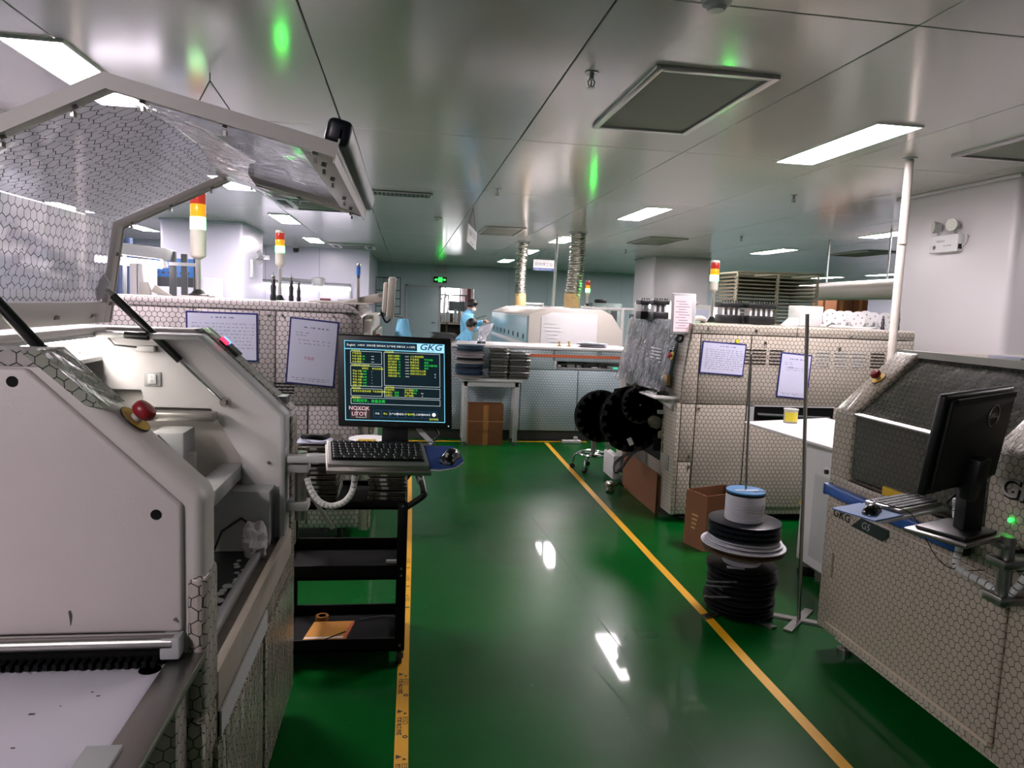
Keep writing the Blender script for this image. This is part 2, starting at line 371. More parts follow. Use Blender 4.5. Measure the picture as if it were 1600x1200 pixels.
# walls
struct(MB().box(X0-.2, X0, Y0, Y1, 0, CEIL+.05).build('wall_left', M['wall']))
struct(MB().box(X1, X1+.2, Y0, Y1, 0, CEIL+.05).build('wall_right', M['wall']))
struct(MB().box(X0-.2, X1+.2, Y0-.2, Y0, 0, CEIL+.05).build('wall_back', M['wall']))
def upoly(x0, x1, a, b, zt): return [(x0, 0), (a, 0), (a, zt), (b, zt), (b, 0), (x1, 0), (x1, CEIL+.05), (x0, CEIL+.05)]
wf = struct(MB().prism(upoly(X0-.2, X1+.2, 1.06, 2.06, 2.07), 'y', Y1, Y1+.1).build('wall_far', M['wallteal']))
for k in range(15):
    x = -4.05+1.2*k
    if abs(x-1.5) > .7: MB().box(x-.004, x+.004, Y1-.003, Y1+.01, .1, CEIL-.02).build('joint_strip', M['seam'], wf)
bt = struct(MB().box(X0, 1.0, Y1-.012, Y1, 0, .1).build('baseboard_far', M['lgrey']))
# closed flush door beside the opening
d = struct(MB().box(.03, .99, Y1-.025, Y1+.02, .01, 2.07).build('door_1', mat('door_teal', '#9db2b4', .35, var=.03), bevel=.004))
MB().box(-.03, .03, Y1-.035, Y1+.02, .0, 2.13).build('door_frame', M['lgrey'], d, bevel=.004)
MB().box(-.03, 1.05, Y1-.035, Y1+.02, 2.07, 2.13).build('door_frame', M['lgrey'], d, bevel=.004)
MB().box(.99, 1.06, Y1-.035, Y1+.1, .0, 2.13).build('door_frame', M['lgrey'], d, bevel=.004)
MB().tube([(.9, Y1-.03, 1.0), (.9, Y1-.08, 1.0), (.78, Y1-.08, 1.0)], .011).build('door_handle', M['steel'], d)
# partition block at the far left, with the lavender white face
pl = struct(MB().box(X0, -.87, 17.5, Y1, 0, CEIL).build('wall_partition', M['wall']))
for x in (-4.4, -3.2, -2.0): MB().box(x-.004, x+.004, 17.494, 17.51, .1, CEIL-.02).build('joint_strip', M['seam'], pl)
def column(x0, x1, y0, y1, m, r=.05):
    c = struct(MB().box(x0, x1, y0, y1, 0, CEIL).build('column', m, bevel=r, seg=4))
    MB().box(x0-.012, x1+.012, y0-.012, y1+.012, CEIL-.03, CEIL-.001).build('cove_trim', m, c, bevel=.008)
    MB().box(x0-.01, x1+.01, y0-.01, y1+.01, 0, .1).build('skirting', M['lgrey'], c)
    return c
cR = column(4.55, 5.95, 5.02, 6.42, M['wallpink'], .06)
cC = column(5.08, 6.3, 14.75, 16.1, M['wallpink'])
cL = column(-3.85, -2.6, 12.3, 14.0, M['wall'])
column(-4.1, -2.68, 4.55, 6.05, M['wall'], .06)
MB().box(-3.35, -3.34, 12.29, 12.31, .1, CEIL-.05).build('joint_strip', M['seam'], cL)
MB().box(-3.2, -2.9, 12.285, 12.305, .1, 1.85).build('access_panel', M['wall'], cL, bevel=.004)
# ---- bright room seen through the far doorway
struct(MB().box(-.8, 4.2, 28.0, 28.2, 0, CEIL).build('wall_back_room', mat('pinkish_wall', '#d8c4c4', .5, var=.04)))
struct(MB().box(-1.0, -.8, 22.7, 28.2, 0, CEIL).build('wall_back_room_side', M['wallpink']))
struct(MB().box(4.2, 4.4, 22.7, 28.2, 0, CEIL).build('wall_back_room_side', M['wallpink']))
struct(MB().box(-1.0, 4.4, 22.7, 28.2, CEIL, CEIL+.1).build('ceiling_back_room', M['wall']))
wn = struct(MB().box(.9, 2.02, 27.94, 28.0, 1.25, 2.2).build('window_1', glow('daylight_pane', '#f3f1f4', 5.5)))
for x in (.9, 1.46, 2.02): MB().box(x-.025, x+.025, 27.9, 27.96, 1.2, 2.25).build('window_frame', M['lgrey'], wn)
for z in (1.22, 2.23): MB().box(.88, 2.05, 27.9, 27.96, z-.03, z+.03).build('window_frame', M['lgrey'], wn)
struct(MB().box(2.3, 2.42, 27.88, 28.0, 0, CEIL).build('trim_1', mat('dark_red_paint', '#6b1c24', .5)))
bl = thing('ceiling_light', 'long bright ceiling light in the room beyond the far doorway', 'ceiling light', (1.6, 25.2, CEIL-.02), 'ceiling panel lights')
MB().box(1.0, 2.4, 24.9, 25.5, CEIL-.02, CEIL).build('diffuser', glow('led_diffuser_back', '#ffffff', 9), bl)

# ---- ceiling panel lights
M['led'] = glow('led_diffuser', '#fff2f8', LIGHT)
M['ledframe'] = mat('white_light_frame', '#d8d8d6', .4, var=.03)
def light0(x, y, label):
    r = thing('ceiling_light', label, 'ceiling light', (x, y, CEIL-.014), 'ceiling panel lights')
    z0, z1 = CEIL-.014, CEIL+.002
    for x0, x1, y0, y1 in ((x-.15, x-.138, y-.6, y+.6), (x+.138, x+.15, y-.6, y+.6), (x-.138, x+.138, y-.6, y-.588), (x-.138, x+.138, y+.588, y+.6)):
        MB().box(x0, x1, y0, y1, z0, z1).build('light_frame', M['ledframe'], r)
    MB().box(x-.138, x+.138, y-.588, y+.588, z0+.003, z1).build('diffuser', M['led'], r)
    return r
first = None
for x, y, lab in ((2.83, 4.63, 'large rectangular ceiling light near the white pole'), (2.75, 8.5, 'second ceiling light along the row above the placement machine'),
        (2.6, 12.25, 'ceiling light partly behind the tall silver duct'), (2.5, 15.35, 'small ceiling light beside the thin silver duct'), (2.5, 18.75, 'farthest ceiling light of the row above the reflow oven'),
        (-1.76, 4.42, 'large ceiling light above the raised printer hood'), (-1.8, 11.4, 'ceiling light behind the shorter signal tower'), (-1.85, 15.2, 'small ceiling light beside the far ceiling air conditioner'),
        (-4.83, 14.4, 'ceiling light beyond the wide column, left of the tall signal tower'), (6.4, 12.3, 'ceiling light above the wire rack trolley'), (6.32, 8.9, 'ceiling light cut off by the white ceiling pole'),
        (6.4, 18.6, 'added ceiling light hidden behind the centre column to brighten the far end'), (9.0, 19.8, 'ceiling light behind the signal tower on the ivory machine'), (11.65, 19.2, 'ceiling light right of the wire rack, above the white pipe'), (11.74, 16.8, 'ceiling light above the white pipe near the ceiling pole'),  # light behind the centre column is added, unseen, to brighten the far wall
        (-1.76, -.9, 'ceiling light behind the viewer over the open printer'), (-1.8, 7.9, 'ceiling light hidden behind the raised hood'), (-4.8, 8.2, 'ceiling light beyond the bench lamp at the far left'), (-4.8, 11.4, 'ceiling light beyond the blue panel at the far left'), (6.3, 3.2, 'ceiling light beyond the wide column at the picture edge')):
    if first is None: first = light0(x, y, lab)
    else:
        c = copy_tree(first, None, (x, y, CEIL-.014)); c['label'] = lab
# ---- ceiling filter vents
M['mesh'] = mat('grey_filter_mesh', '#8f8f88', .8, var=.2, scale=120, bump=.3, bscale=300)
def vent0(x, y, label):
    r = thing('ceiling_vent', label, 'air vent', (x, y, CEIL-.02), 'ceiling filter panels')
    for x0, x1, y0, y1 in ((x-.31, x-.27, y-.6, y+.6), (x+.27, x+.31, y-.6, y+.6), (x-.27, x+.27, y-.6, y-.56), (x-.27, x+.27, y+.56, y+.6)):
        MB().box(x0, x1, y0, y1, CEIL-.02, CEIL+.002).build('vent_frame', M['alu'], r, bevel=.003)
    MB().box(x-.27, x+.27, y-.56, y+.56, CEIL-.006, CEIL+.002).build('filter_mesh', M['mesh'], r)
    return r
v0 = vent0(1.44, 4.02, 'large grey mesh ceiling vent in the middle of the picture')
for x, y, lab in ((1.42, 11.4, 'ceiling vent behind the hanging tilted sign'), (3.97, 4.05, 'ceiling vent at the picture edge above the emergency light'), (4.0, 11.6, 'ceiling vent in front of the centre column'), (7.8, 11.8, 'far ceiling vent left of the white pole')):
    c = copy_tree(v0, None, (x, y, CEIL-.02)); c['label'] = lab
# ---- cassette air conditioners
def cassette(x, y, sx, sy, label):
    r = thing('air_conditioner', label, 'air conditioner', (x, y, CEIL-.035), 'ceiling air conditioners')
    pts = lambda a: [(x-sx*a, y-sy*a), (x+sx*a, y-sy*a), (x+sx*a, y+sy*a), (x-sx*a, y+sy*a)]
    MB().box(x-sx, x+sx, y-sy, y+sy, CEIL-.035, CEIL+.001).build('panel', M['white2'], r, bevel=.02, seg=3)
    MB().box(x-sx*.5, x+sx*.5, y-sy*.5, y+sy*.5, CEIL-.04, CEIL-.03).build('intake_grille', M['mesh'], r, bevel=.003)
    for x0, x1, y0, y1 in ((x-sx*.85, x-sx*.65, y-sy*.55, y+sy*.55), (x+sx*.65, x+sx*.85, y-sy*.55, y+sy*.55), (x-sx*.55, x+sx*.55, y-sy*.85, y-sy*.65), (x-sx*.55, x+sx*.55, y+sy*.65, y+sy*.85)):
        MB().box(x0, x1, y0, y1, CEIL-.042, CEIL-.03).build('air_outlet', M['dgrey'], r, bevel=.003)
    MB().box(x+sx*.78, x+sx*.95, y-sy*.95, y-sy*.85, CEIL-.04, CEIL-.03).build('receiver', M['black'], r)
cassette(-1.12, 9.3, .47, .6, 'square ceiling air conditioner partly hidden by the raised hood')
cassette(-1.15, 16.2, .47, .5, 'far ceiling air conditioner above the lavender white partition')
r = thing('ceiling_grille', 'narrow slotted air grille in the ceiling beside the hood handle', 'air vent', (-.085, 8.05, CEIL-.02))
MB().box(-.42, .25, 7.93, 8.2, CEIL-.008, CEIL+.001).build('backing', M['dgrey'], r)
for x0, x1, y0, y1 in ((-.42, .25, 7.93, 7.95), (-.42, .25, 8.18, 8.2), (-.42, -.4, 7.95, 8.18), (.23, .25, 7.95, 8.18)):
    MB().box(x0, x1, y0, y1, CEIL-.02, CEIL+.001).build('grille_frame', M['lgrey'], r)
s0 = None
for k in range(14):
    x = -.375+k*.045
    if s0 is None: s0 = MB().box(x-.003, x+.003, 7.95, 8.18, CEIL-.022, CEIL-.004).build('slat', M['white2'], r)
    else: inst(s0, r, (x, 8.065, CEIL-.022))
# ---- sprinklers, detectors, camera
def sprinkler(x, y, label):
    r = thing('sprinkler', label, 'sprinkler', (x, y, CEIL-.075), 'ceiling sprinklers')
    MB().lathe([(.0, -.0), (.034, -.004), (.034, 0)], (x, y, CEIL-.001), 16).build('escutcheon', M['steel'], r)
    MB().lathe([(.011, -.03), (.012, -.0)], (x, y, CEIL-.002), 10).build('pipe_stub', M['steel'], r)
    b = MB()
    for s in (-1, 1): b.tube([(x+.006*s, y, CEIL-.03), (x+.017*s, y, CEIL-.045), (x+.014*s, y, CEIL-.06), (x+.002*s, y, CEIL-.072)], .0035, 6)
    b.build('yoke', M['steel'], r)
    MB().cyl((x, y, CEIL-.034), (x, y, CEIL-.068), .003, n=8).build('bulb', M['red'], r)
    MB().lathe([(.0, 0), (.02, .001), (.02, .003), (0, .004)], (x, y, CEIL-.076), 14).build('deflector', M['steel'], r)
    return r
s0 = sprinkler(.87, 3.62, 'nearest sprinkler head, left of the large ceiling vent')
for x, y, lab in ((.87, 7.36, 'small sprinkler head above the hanging sign'), (3.6, 6.6, 'sprinkler head beyond the right hand panel light'), (4.85, 10.3, 'far sprinkler head in front of the centre column'), (4.1, 13.6, 'tiny far sprinkler head left of the centre column')):
    c = copy_tree(s0, None, (x, y, CEIL-.075)); c['label'] = lab
def smoke(x, y, label):
    r = thing('smoke_detector', label, 'smoke detector', (x, y, CEIL-.045), 'smoke detectors')
    MB().lathe([(.0, -.045), (.03, -.045), (.036, -.03), (.052, -.022), (.055, 0)], (x, y, CEIL+.001), 24).build('body', M['white2'], r)
    MB().lathe([(.056, -.008), (.058, -.004), (.058, 0)], (x, y, CEIL+.001), 24).build('base_ring', M['lgrey'], r)
smoke(1.1, 2.68, 'round smoke detector at the top edge of the picture'); smoke(.4, 10.1, 'far round smoke detector above the hanging sign')
# ================================================================ the open stencil printer (left foreground)
M['pane'] = clearfilm('hood_pane_with_net', lines=True, haze=.74, wr=.12, width=.04, pitch=.034, gloss=.2)
M['panec'] = clearfilm('hood_pane_clear', lines=False, haze=.45, wr=.5, wscale=(2, 9, 2), gloss=.3)
M['gstrut'] = mat('strut_black_tube', '#111312', .3, var=.2)
M['dirt'] = mat('worn_sill_metal', '#7d746b', .55, .3, var=.35, scale=22)
def printer_profile(d0=0.0):
    # (distance behind the aisle face, height)
    return [(1.1, .70), (1.1, 1.47), (.30, 1.47), (0, 1.185), (0, .70)]
def estop(name_parent, c, n, r=.028):
    """mushroom stop button on a round yellow plate, c centre on surface, n outward normal"""
    n = Vector(n).normalized(); c = Vector(c)
    e = MB().cyl(c, c+n*.004, r*1.45, n=28).build('emergency_stop', M['yellow'], name_parent)
    b = MB(); b.cyl(c, c+n*.0035, r*1.53, n=28); b.build('plate_rim', M['black'], e)
    MB().cyl(c+n*.004, c+n*(.8*r), r*.5, n=18).build('button_stem', M['lgrey'], e)
    b = MB(); u, w_ = b.frame(c, c+n); prof = [(q_, h_*r/.03) for q_, h_ in ((.55, .016), (.8, .02), (1.0, .026), (1.05, .036), (1.0, .046), (.85, .052), (.4, .054), (.001, .054))]
    vs = [c+n*h+(u*math.cos(2*PI*k/24)+w_*math.sin(2*PI*k/24))*(r*q) for q, h in prof for k in range(24)]
    b.add(vs, [(i*24+k, (i+1)*24+k, (i+1)*24+(k+1) % 24, i*24+(k+1) % 24) for i in range(len(prof)-1) for k in range(24)]+[tuple(range(24))])
    b.build('mushroom_button', M['red'], e)
    return e
def bolt(parent, c, n, r=.007, m=None, name='bolt', h=.008):
    c = Vector(c); n = Vector(n).normalized()
    o = MB().cyl(c, c+n*h, r, n=10).build(name, m or M['steel'], parent, bevel=.001, seg=1); return o
LX = -.40
P = thing('stencil_printer', 'off-white solder paste printer with its clear hood raised, in the left foreground', 'machine', (-.95, 2.15, 0))
lx = lambda d: LX-d
# lower body, wrapped in netted film on the aisle side
body = MB().box(-1.5, LX, 1.52, 2.8, .09, .70).build('body', M['wrapfilm'], P, bevel=.012)
for y0, y1 in ((1.6, 2.12), (2.16, 2.72)): MB().box(LX-.002, LX+.012, y0, y1, .16, .60).build('service_door', M['wrapfilm'], body, bevel=.01)
for x in (-1.42, -.5):
    for y in (1.6, 2.7):
        b = MB(); b.cyl((x, y, 0), (x, y, .02), .035); b.cyl((x, y, .02), (x, y, .1), .012); b.build('levelling_foot', M['dgrey'], P)
# near end panel: thick bevelled frame plus the inset white cover
prof = [(-1.5, .70), (-1.5, 1.475), (-.705, 1.475), (LX, 1.19), (LX, .70)]
near = MB().prism(prof, 'y', 1.53, 1.635).build('end_panel', M['white'], P, bevel=.022, seg=4)
cov = [(-1.47, .905), (-1.47, 1.443), (-.722, 1.443), (-.438, 1.172), (-.438, .905)]
cv = MB().prism(cov, 'y', 1.517, 1.54).build('end_cover', mat('end_cover_paint', '#c3bab7', .45, var=.06, bump=.08, bscale=160), near, bevel=.008, seg=3)
for x, z in ((-.745, 1.417), (-.487, 1.154)): MB().cyl((x, 1.5155, z), (x, 1.52, z), .0105, n=24).build('cover_hole', M['blackmatte'], cv)
bolt(cv, (-.452, 1.517, .935), (0, -1, 0), .003)
chip = MB().prism([(-.655, .955), (-.651, .957), (-.648, .945), (-.6515, .925), (-.653, .94)], 'y', 1.5155, 1.52).build('paint_chip', M['dgrey'], cv)
# bands of netted film on the top edge, slope and lower corner of the end panel
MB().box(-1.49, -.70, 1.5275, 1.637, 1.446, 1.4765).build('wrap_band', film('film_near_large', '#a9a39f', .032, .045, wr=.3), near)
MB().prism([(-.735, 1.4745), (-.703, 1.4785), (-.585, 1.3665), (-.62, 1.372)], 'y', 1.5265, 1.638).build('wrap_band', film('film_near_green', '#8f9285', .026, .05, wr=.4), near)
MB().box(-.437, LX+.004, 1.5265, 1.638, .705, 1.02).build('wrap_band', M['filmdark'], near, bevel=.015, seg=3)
e = estop(P, (-.548, 1.583, 1.335), (.69, 0, .725), .023)
# lower rail, brush and corner under the end cover
MB().cyl((-1.47, 1.5, .893), (-.452, 1.5, .893), .0145, n=16).build('steel_rail', M['steel'], P)
bs = MB().box(-1.47, -.47, 1.5, 1.528, .852, .874).build('brush_strip', M['blackmatte'], P)
b = MB()
for k in range(60):
    x = -1.46+k*.0165; b.box(x, x+.008, 1.47, 1.5, .853+.002*random.random(), .866)
b.build('bristles', M['blackmatte'], P, kind='stuff', smooth=False)
MB().box(-.475, -.437, 1.488, 1.53, .86, .905).build('rail_bracket', M['lgrey'], P, bevel=.004)
# far end panel with its lit inner liner
far = MB().prism(prof, 'y', 2.70, 2.8).build('end_panel', M['white'], P, bevel=.022, seg=4)
liner = [(-1.46, 1.445), (-.692, 1.445), (-.418, 1.19), (-.418, .72), (-.563, .72), (-.563, 1.018), (-.668, 1.199), (-.882, 1.201), (-.897, 1.26), (-1.46, 1.26)]
ln_ = MB().prism(liner, 'y', 2.655, 2.702).build('inner_liner', M['white2'], far, bevel=.004)
MB().prism([(-1.46, 1.46), (-.69, 1.46), (-.405, 1.19), (-.405, .72), (-.425, .72), (-.425, 1.183), (-.70, 1.44), (-1.46, 1.44)], 'y', 2.60, 2.702).build('door_seal', M['lgrey'], far, bevel=.006)
MB().box(-.413, LX+.006, 2.69, 2.805, .66, 1.17).build('wrap_band', M['wrapfilm'], far, bevel=.012)
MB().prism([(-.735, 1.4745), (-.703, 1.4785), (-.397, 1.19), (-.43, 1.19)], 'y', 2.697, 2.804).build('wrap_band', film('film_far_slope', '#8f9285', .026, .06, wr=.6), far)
sw = MB().box(-.885, -.83, 2.649, 2.656, 1.275, 1.325).build('rocker_switch', M['lgrey'], ln_, bevel=.003)
MB().box(-.872, -.843, 2.643, 2.65, 1.283, 1.317).build('rocker', M['paperw'], sw, bevel=.004)
lettering([('I', 0, .008, .012), ('O', 0, -.008, .012)], plane_frame((-.8575, 2.6425, 1.30), (1, 0, 0), (0, 0, 1)), 'rocker_marks', M['dgrey'], sw)
pw = MB(plane_frame((-.625, 2.75, 1.405), (.70, 0, -.66), (0, 1, 0))).box(-.04, .04, -.035, .035, 0, .012).build('power_switch', M['black'], far)
MB(plane_frame((-.64, 2.735, 1.43), (.70, 0, -.66), (0, 1, 0))).box(-.016, .016, -.02, .0, 0, .012).build('red_rocker', glow('lit_red', '#ff3050', 1.2), pw)
MB(plane_frame((-.64, 2.735, 1.43), (.70, 0, -.66), (0, 1, 0))).box(-.016, .016, .004, .024, 0, .012).build('blue_rocker', glow('lit_blue', '#4090ff', 1.4), pw)
bolt(ln_, (-.47, 2.655, 1.01), (0, -1, 0), .006); bolt(ln_, (-1.09, 2.655, 1.385), (0, -1, 0), .004); bolt(ln_, (-1.09, 2.655, 1.36), (0, -1, 0), .004)
MB().tube([(-1.0, 2.65, 1.44), (-.97, 2.63, 1.415), (-.9, 2.63, 1.41)], .003).build('sensor_lead', M['black'], ln_)
MB().box(-.905, -.845, 2.63, 2.655, 1.395, 1.415).build('sensor_block', M['paperw'], ln_, bevel=.003)
b = MB(); b.cyl((-.93, 2.61, 1.452), (-.85, 2.60, 1.448), .013); b.build('hood_catch', M['black'], far, bevel=.003)
# back wall, inner floor and conveyor inside
MB().box(-1.5, -1.46, 1.63, 2.7, .7, 1.47).build('back_panel', M['white2'], P)
MB().box(-1.46, -1.36, 1.63, 2.7, 1.40, 1.474).build('hinge_beam', M['white'], P, bevel=.006)
ti = MB().box(-1.5, -1.02, 1.63, 2.7, 1.452, 1.474).build('top_cover', M['white'], P, bevel=.006)
MB().box(-1.5, -1.02, 1.63, 2.7, 1.36, 1.374).build('inner_ceiling_plate', M['white2'], P)
MB().box(-1.46, -.42, 2.71, 2.79, .74, 1.24).build('dark_recess', M['dgrey'], P)
MB().box(-.64, -.565, 2.3, 2.68, .95, 1.0).build('transport_plate', M['lgrey'], P, bevel=.004)
MB().box(-.98, -.64, 2.58, 2.64, 1.165, 1.195).build('squeegee_beam', M['steel'], P, bevel=.004)
rail = MB().box(-.84, -.775, 1.8, 2.6, 1.09, 1.145).build('conveyor_rail', M['alu'], P, bevel=.004)
MB().box(-.80, -.70, 2.45, 2.58, 1.04, 1.15).build('slide_block', M['lgrey'], P, bevel=.006)
MB().box(-.68, -.66, 2.42, 2.45, .98, 1.09).build('guide_rod', M['steel'], P)
MB().box(-1.4, -.45, 2.55, 2.68, .72, .93).build('inner_wall', M['lgrey'], P)
MB().box(-1.46, -.43, 1.64, 2.69, .70, .715).build('inner_floor', M['dgrey'], P)
b = MB(); b.tube([(-.62, 2.5, .74), (-.6, 2.52, .80), (-.54, 2.54, .84), (-.5, 2.56, .80), (-.47, 2.55, .745)], .004); b.build('inner_cable', M['black'], P)
wl = MB().box(-1.08, -1.02, 1.7, 2.64, 1.440, 1.452).build('work_light', M['lgrey'], P)
MB().box(-1.075, -1.025, 1.72, 2.62, 1.436, 1.4405).build('led_strip', glow('work_led', '#fff6ee', 22), wl)
# front sill: worn channel
MB().box(-.475, -.455, 1.635, 2.68, .70, .765).build('sill_lip', M['lgrey'], P, bevel=.003)
MB().box(-.455, -.42, 1.635, 2.68, .70, .735).build('sill_channel', M['dirt'], P)
MB().box(-.42, LX+.004, 1.635, 2.695, .66, .757).build('sill_bar', mat('sill_bar_paint', '#a2988d', .45, var=.2, scale=20), P, bevel=.004)
MB().box(LX+.004, LX+.009, 1.64, 2.2, .60, .66).build('sill_guard', M['lgrey'], P)
# paste clamps and drying foam behind the sill
for y in (1.72, 1.82):
    cl = MB().box(-.54, -.48, y, y+.05, .715, .79).build('squeegee_holder', M['black'], P, bevel=.006)
    MB().box(-.55, -.47, y+.01, y+.04, .79, .82).build('holder_clip', M['dgrey'], cl, bevel=.006)
b = MB()
for k in range(26):
    b.sph((-.505+random.uniform(-.03, .03), 1.78+k*.028, .720+random.uniform(0, .004)), random.uniform(.008, .017), 6, (1, 1, .35))
b.build('foam_crumbs', M['paperw'], P, kind='stuff')
# ---- raised hood
hd = [(-1.03, 1.49), (-.98, 1.825), (-.60, 2.02), (-.147, 1.915)]
H0, H1 = 1.60, 2.70
hood = MB()
def seg_frame(a, b):
    d = Vector((b[0]-a[0], 0, b[1]-a[1])); L_ = d.length; d.normalize(); nrm = Vector((d.z, 0, -d.x))   # nrm points to the inside (below)
    return Vector((a[0], 0, a[1])), d, nrm, L_
hood_root = None
def offset(poly, t):
    # inner side polyline at distance t
    out = []
    for i, p in enumerate(poly):
        ns = []
        for j in (i-1, i):
            if 0 <= j < len(poly)-1:
                _, d, n, _ = seg_frame(poly[j], poly[j+1]); ns.append(n)
        n = sum(ns, Vector()); n.normalize(); k = t/max(.3, n.dot(ns[0])); out.append((p[0]+n.x*k, p[1]+n.z*k))
    return out
W = .045
def side_rail(y0, y1, name, parent):
    return MB().prism(hd+offset(hd, .02)[::-1], 'y', y0, y1).build(name, M['white'], parent, bevel=.004)
hood_root = side_rail(H1-W, H1, 'hood', P)
side_rail(H0, H0+W, 'hood_rail', hood_root)
# thin outer flanges standing up on both sides
for y in (H0-.006, H1): MB().prism(offset(hd, -.006)+offset(hd, .024)[::-1], 'y', y, y+.006).build('hood_flange', M['white'], hood_root)
def cross(i, t0, t1, name, dp=.018):
    a, d, n, L_ = seg_frame(hd[i], hd[i+1]); Mx = plane_frame(a+Vector((0, H0, 0)), d, (0, 1, 0))
    # local: x along segment, y along machine, z = d x y
    zz = (d.cross(Vector((0, 1, 0)))).dot(n); z0, z1 = (0, dp*zz)
    return MB(Mx).box(t0, t1, 0, H1-H0, min(z0, z1), max(z0, z1)).build(name, M['white'], hood_root, bevel=.003)
cross(0, 0, .07, 'hood_crossbar')
a, d, n, L3 = seg_frame(hd[2], hd[3]); cross(2, L3-.085, L3, 'hood_crossbar')
MB(plane_frame(a+Vector((0, H0, 0)), d, (0, 1, 0))).box(L3-.004, L3, 0, H1-H0, -.035, .035).build('hood_lip', M['white'], hood_root)
for i, mm in ((0, 'pane'), (1, 'pane'), (2, 'panec')):
    a, d, n, L_ = seg_frame(hd[i], hd[i+1]); n = -n
    pA, pB = a+n*.004, a+d*L_+n*.004
    b = MB(); nx, ny = 10, 12; vs = []
    for u in range(nx+1):
        for v in range(ny+1):
            q = pA.lerp(pB, u/nx)+Vector((0, H0+.01+(H1-H0-.02)*v/ny, 0))
            q += n*(.006*math.sin(u*2.1+v*1.3)*math.sin(PI*u/nx)*math.sin(PI*v/ny)); vs.append(q)
    b.add(vs, [(u*(ny+1)+v, u*(ny+1)+v+1, (u+1)*(ny+1)+v+1, (u+1)*(ny+1)+v) for u in range(nx) for v in range(ny)])
    o = b.build('hood_pane', M[mm], hood_root)
# thumb screws along the inner side of the frame
def hscrew(i, t, y):
    a, d, n, L_ = seg_frame(hd[i], hd[i+1]); c = a+d*(L_*t)+n*.018; c.y = y
    o = MB().cyl(c, c+n*.01, .006, n=8).build('thumb_screw', M['steel'], hood_root)
    MB().box(c.x-.003, c.x+.003, c.y-.008, c.y+.008, c.z+n.z*.022-.005, c.z+n.z*.022+.006).build('wing', M['steel'], o)
for y in (H0+.022, H1-.022):
    for i, ts in ((0, (.2, .7)), (1, (.12, .45, .8)), (2, (.15, .5, .9))):
        for t in ts: hscrew(i, t, y)
for y in (1.75, 1.95, 2.3, 2.55): hscrew(2, .91, y); hscrew(0, .08, y)
# clear flap of wrap hanging off the front pane
b = MB(); vs = []
for k in range(9):
    t = k/8; q = Vector(hd[2]+(0,)).xzy if False else Vector((hd[2][0]+.02, 0, hd[2][1]-.03)); y = H0+.05+t*(H1-H0-.1)
    vs += [(q.x+.04*math.sin(t*5), y, q.z-.005), (q.x+.16+.05*math.sin(t*7), y, q.z-.05-.02*math.sin(t*9))]
b.add(vs, [(2*k, 2*k+1, 2*k+3, 2*k+2) for k in range(8)]); b.build('loose_wrap_strip', M['wrinkle'], hood_root)
# dark handle bar on the outer face near the front edge
a, d, n, L3 = seg_frame(hd[2], hd[3]); up = -n
def bar(y0, y1, t0, t1, h0, h1, name, mm, bev):
    vs = []
    for y in (y0, y1):
        for t, h in ((t0, h0), (t1, h0), (t1, h1), (t0, h1)):
            q = a+d*t+up*h; vs.append((q.x, y, q.z))
    return MB().add(vs, [(0, 1, 2, 3), (7, 6, 5, 4), (0, 4, 5, 1), (1, 5, 6, 2), (2, 6, 7, 3), (3, 7, 4, 0)]).build(name, mm, hood_root, bevel=bev, seg=3)
bar(1.6, 2.7, L3-.035, L3+.018, .002, .058, 'hood_handle', M['navy'], .014)
for y in (1.75, 2.5): bar(y, y+.03, L3-.03, L3-.01, .0, .03, 'handle_foot', M['black'], .003)
# gas struts
def strut(p0, p1, k, parent, r=.013):
    p0, p1 = Vector(p0), Vector(p1); mid = p0.lerp(p1, k)
    s = MB().cyl(p0.lerp(p1, .05), mid, r, n=18).build('gas_strut', M['gstrut'], parent, bevel=.003)
    MB().cyl(mid, p1, r*.38, n=12).build('piston_rod', M['chrome'], s)
    b = MB(); b.cyl(p0, p0.lerp(p1, .06), r*.6); b.build('end_fitting', M['steel'], s)
    MB().cyl(p1+Vector((0, -.015, 0)), p1+Vector((0, .03, 0)), r*.8, n=16).build('pivot_pin', M['steel'], s)
    MB().cyl(p1+Vector((0, .018, 0)), p1+Vector((0, .03, 0)), r*1.5, n=20).build('pivot_washer', M['alu'], s)
strut((-.992, 2.63, 1.60), (-.62, 2.635, 1.225), .62, P)
strut((-1.0, 1.70, 1.725), (-.67, 1.70, 1.345), .75, P)
MB().prism([(-1.02, 1.56), (-.975, 1.61), (-1.0, 1.65), (-1.03, 1.6)], 'y', 2.625, 2.64).build('strut_bracket', M['white2'], P)
# rag tucked behind the sill
b = MB(); b.sph((-.478, 2.45, .795), .055, 16, (.75, 1.25, .95))
cc = Vector((-.478, 2.45, .795))
b.v = [cc+(v-cc)*(1+.22*math.sin(v.y*95+v.z*40)*math.sin(v.z*80+1)+.16*math.sin(v.x*140+v.y*60)+.1*math.sin(v.z*190+v.x*90)) for v in b.v]
tag(b.build('cleaning_rag', mat('crumpled_wipe', '#cfcaca', .85, var=.25, scale=30, bump=.5, bscale=40)), 'crumpled white wipe lying on the sill of the open printer', 'rag')
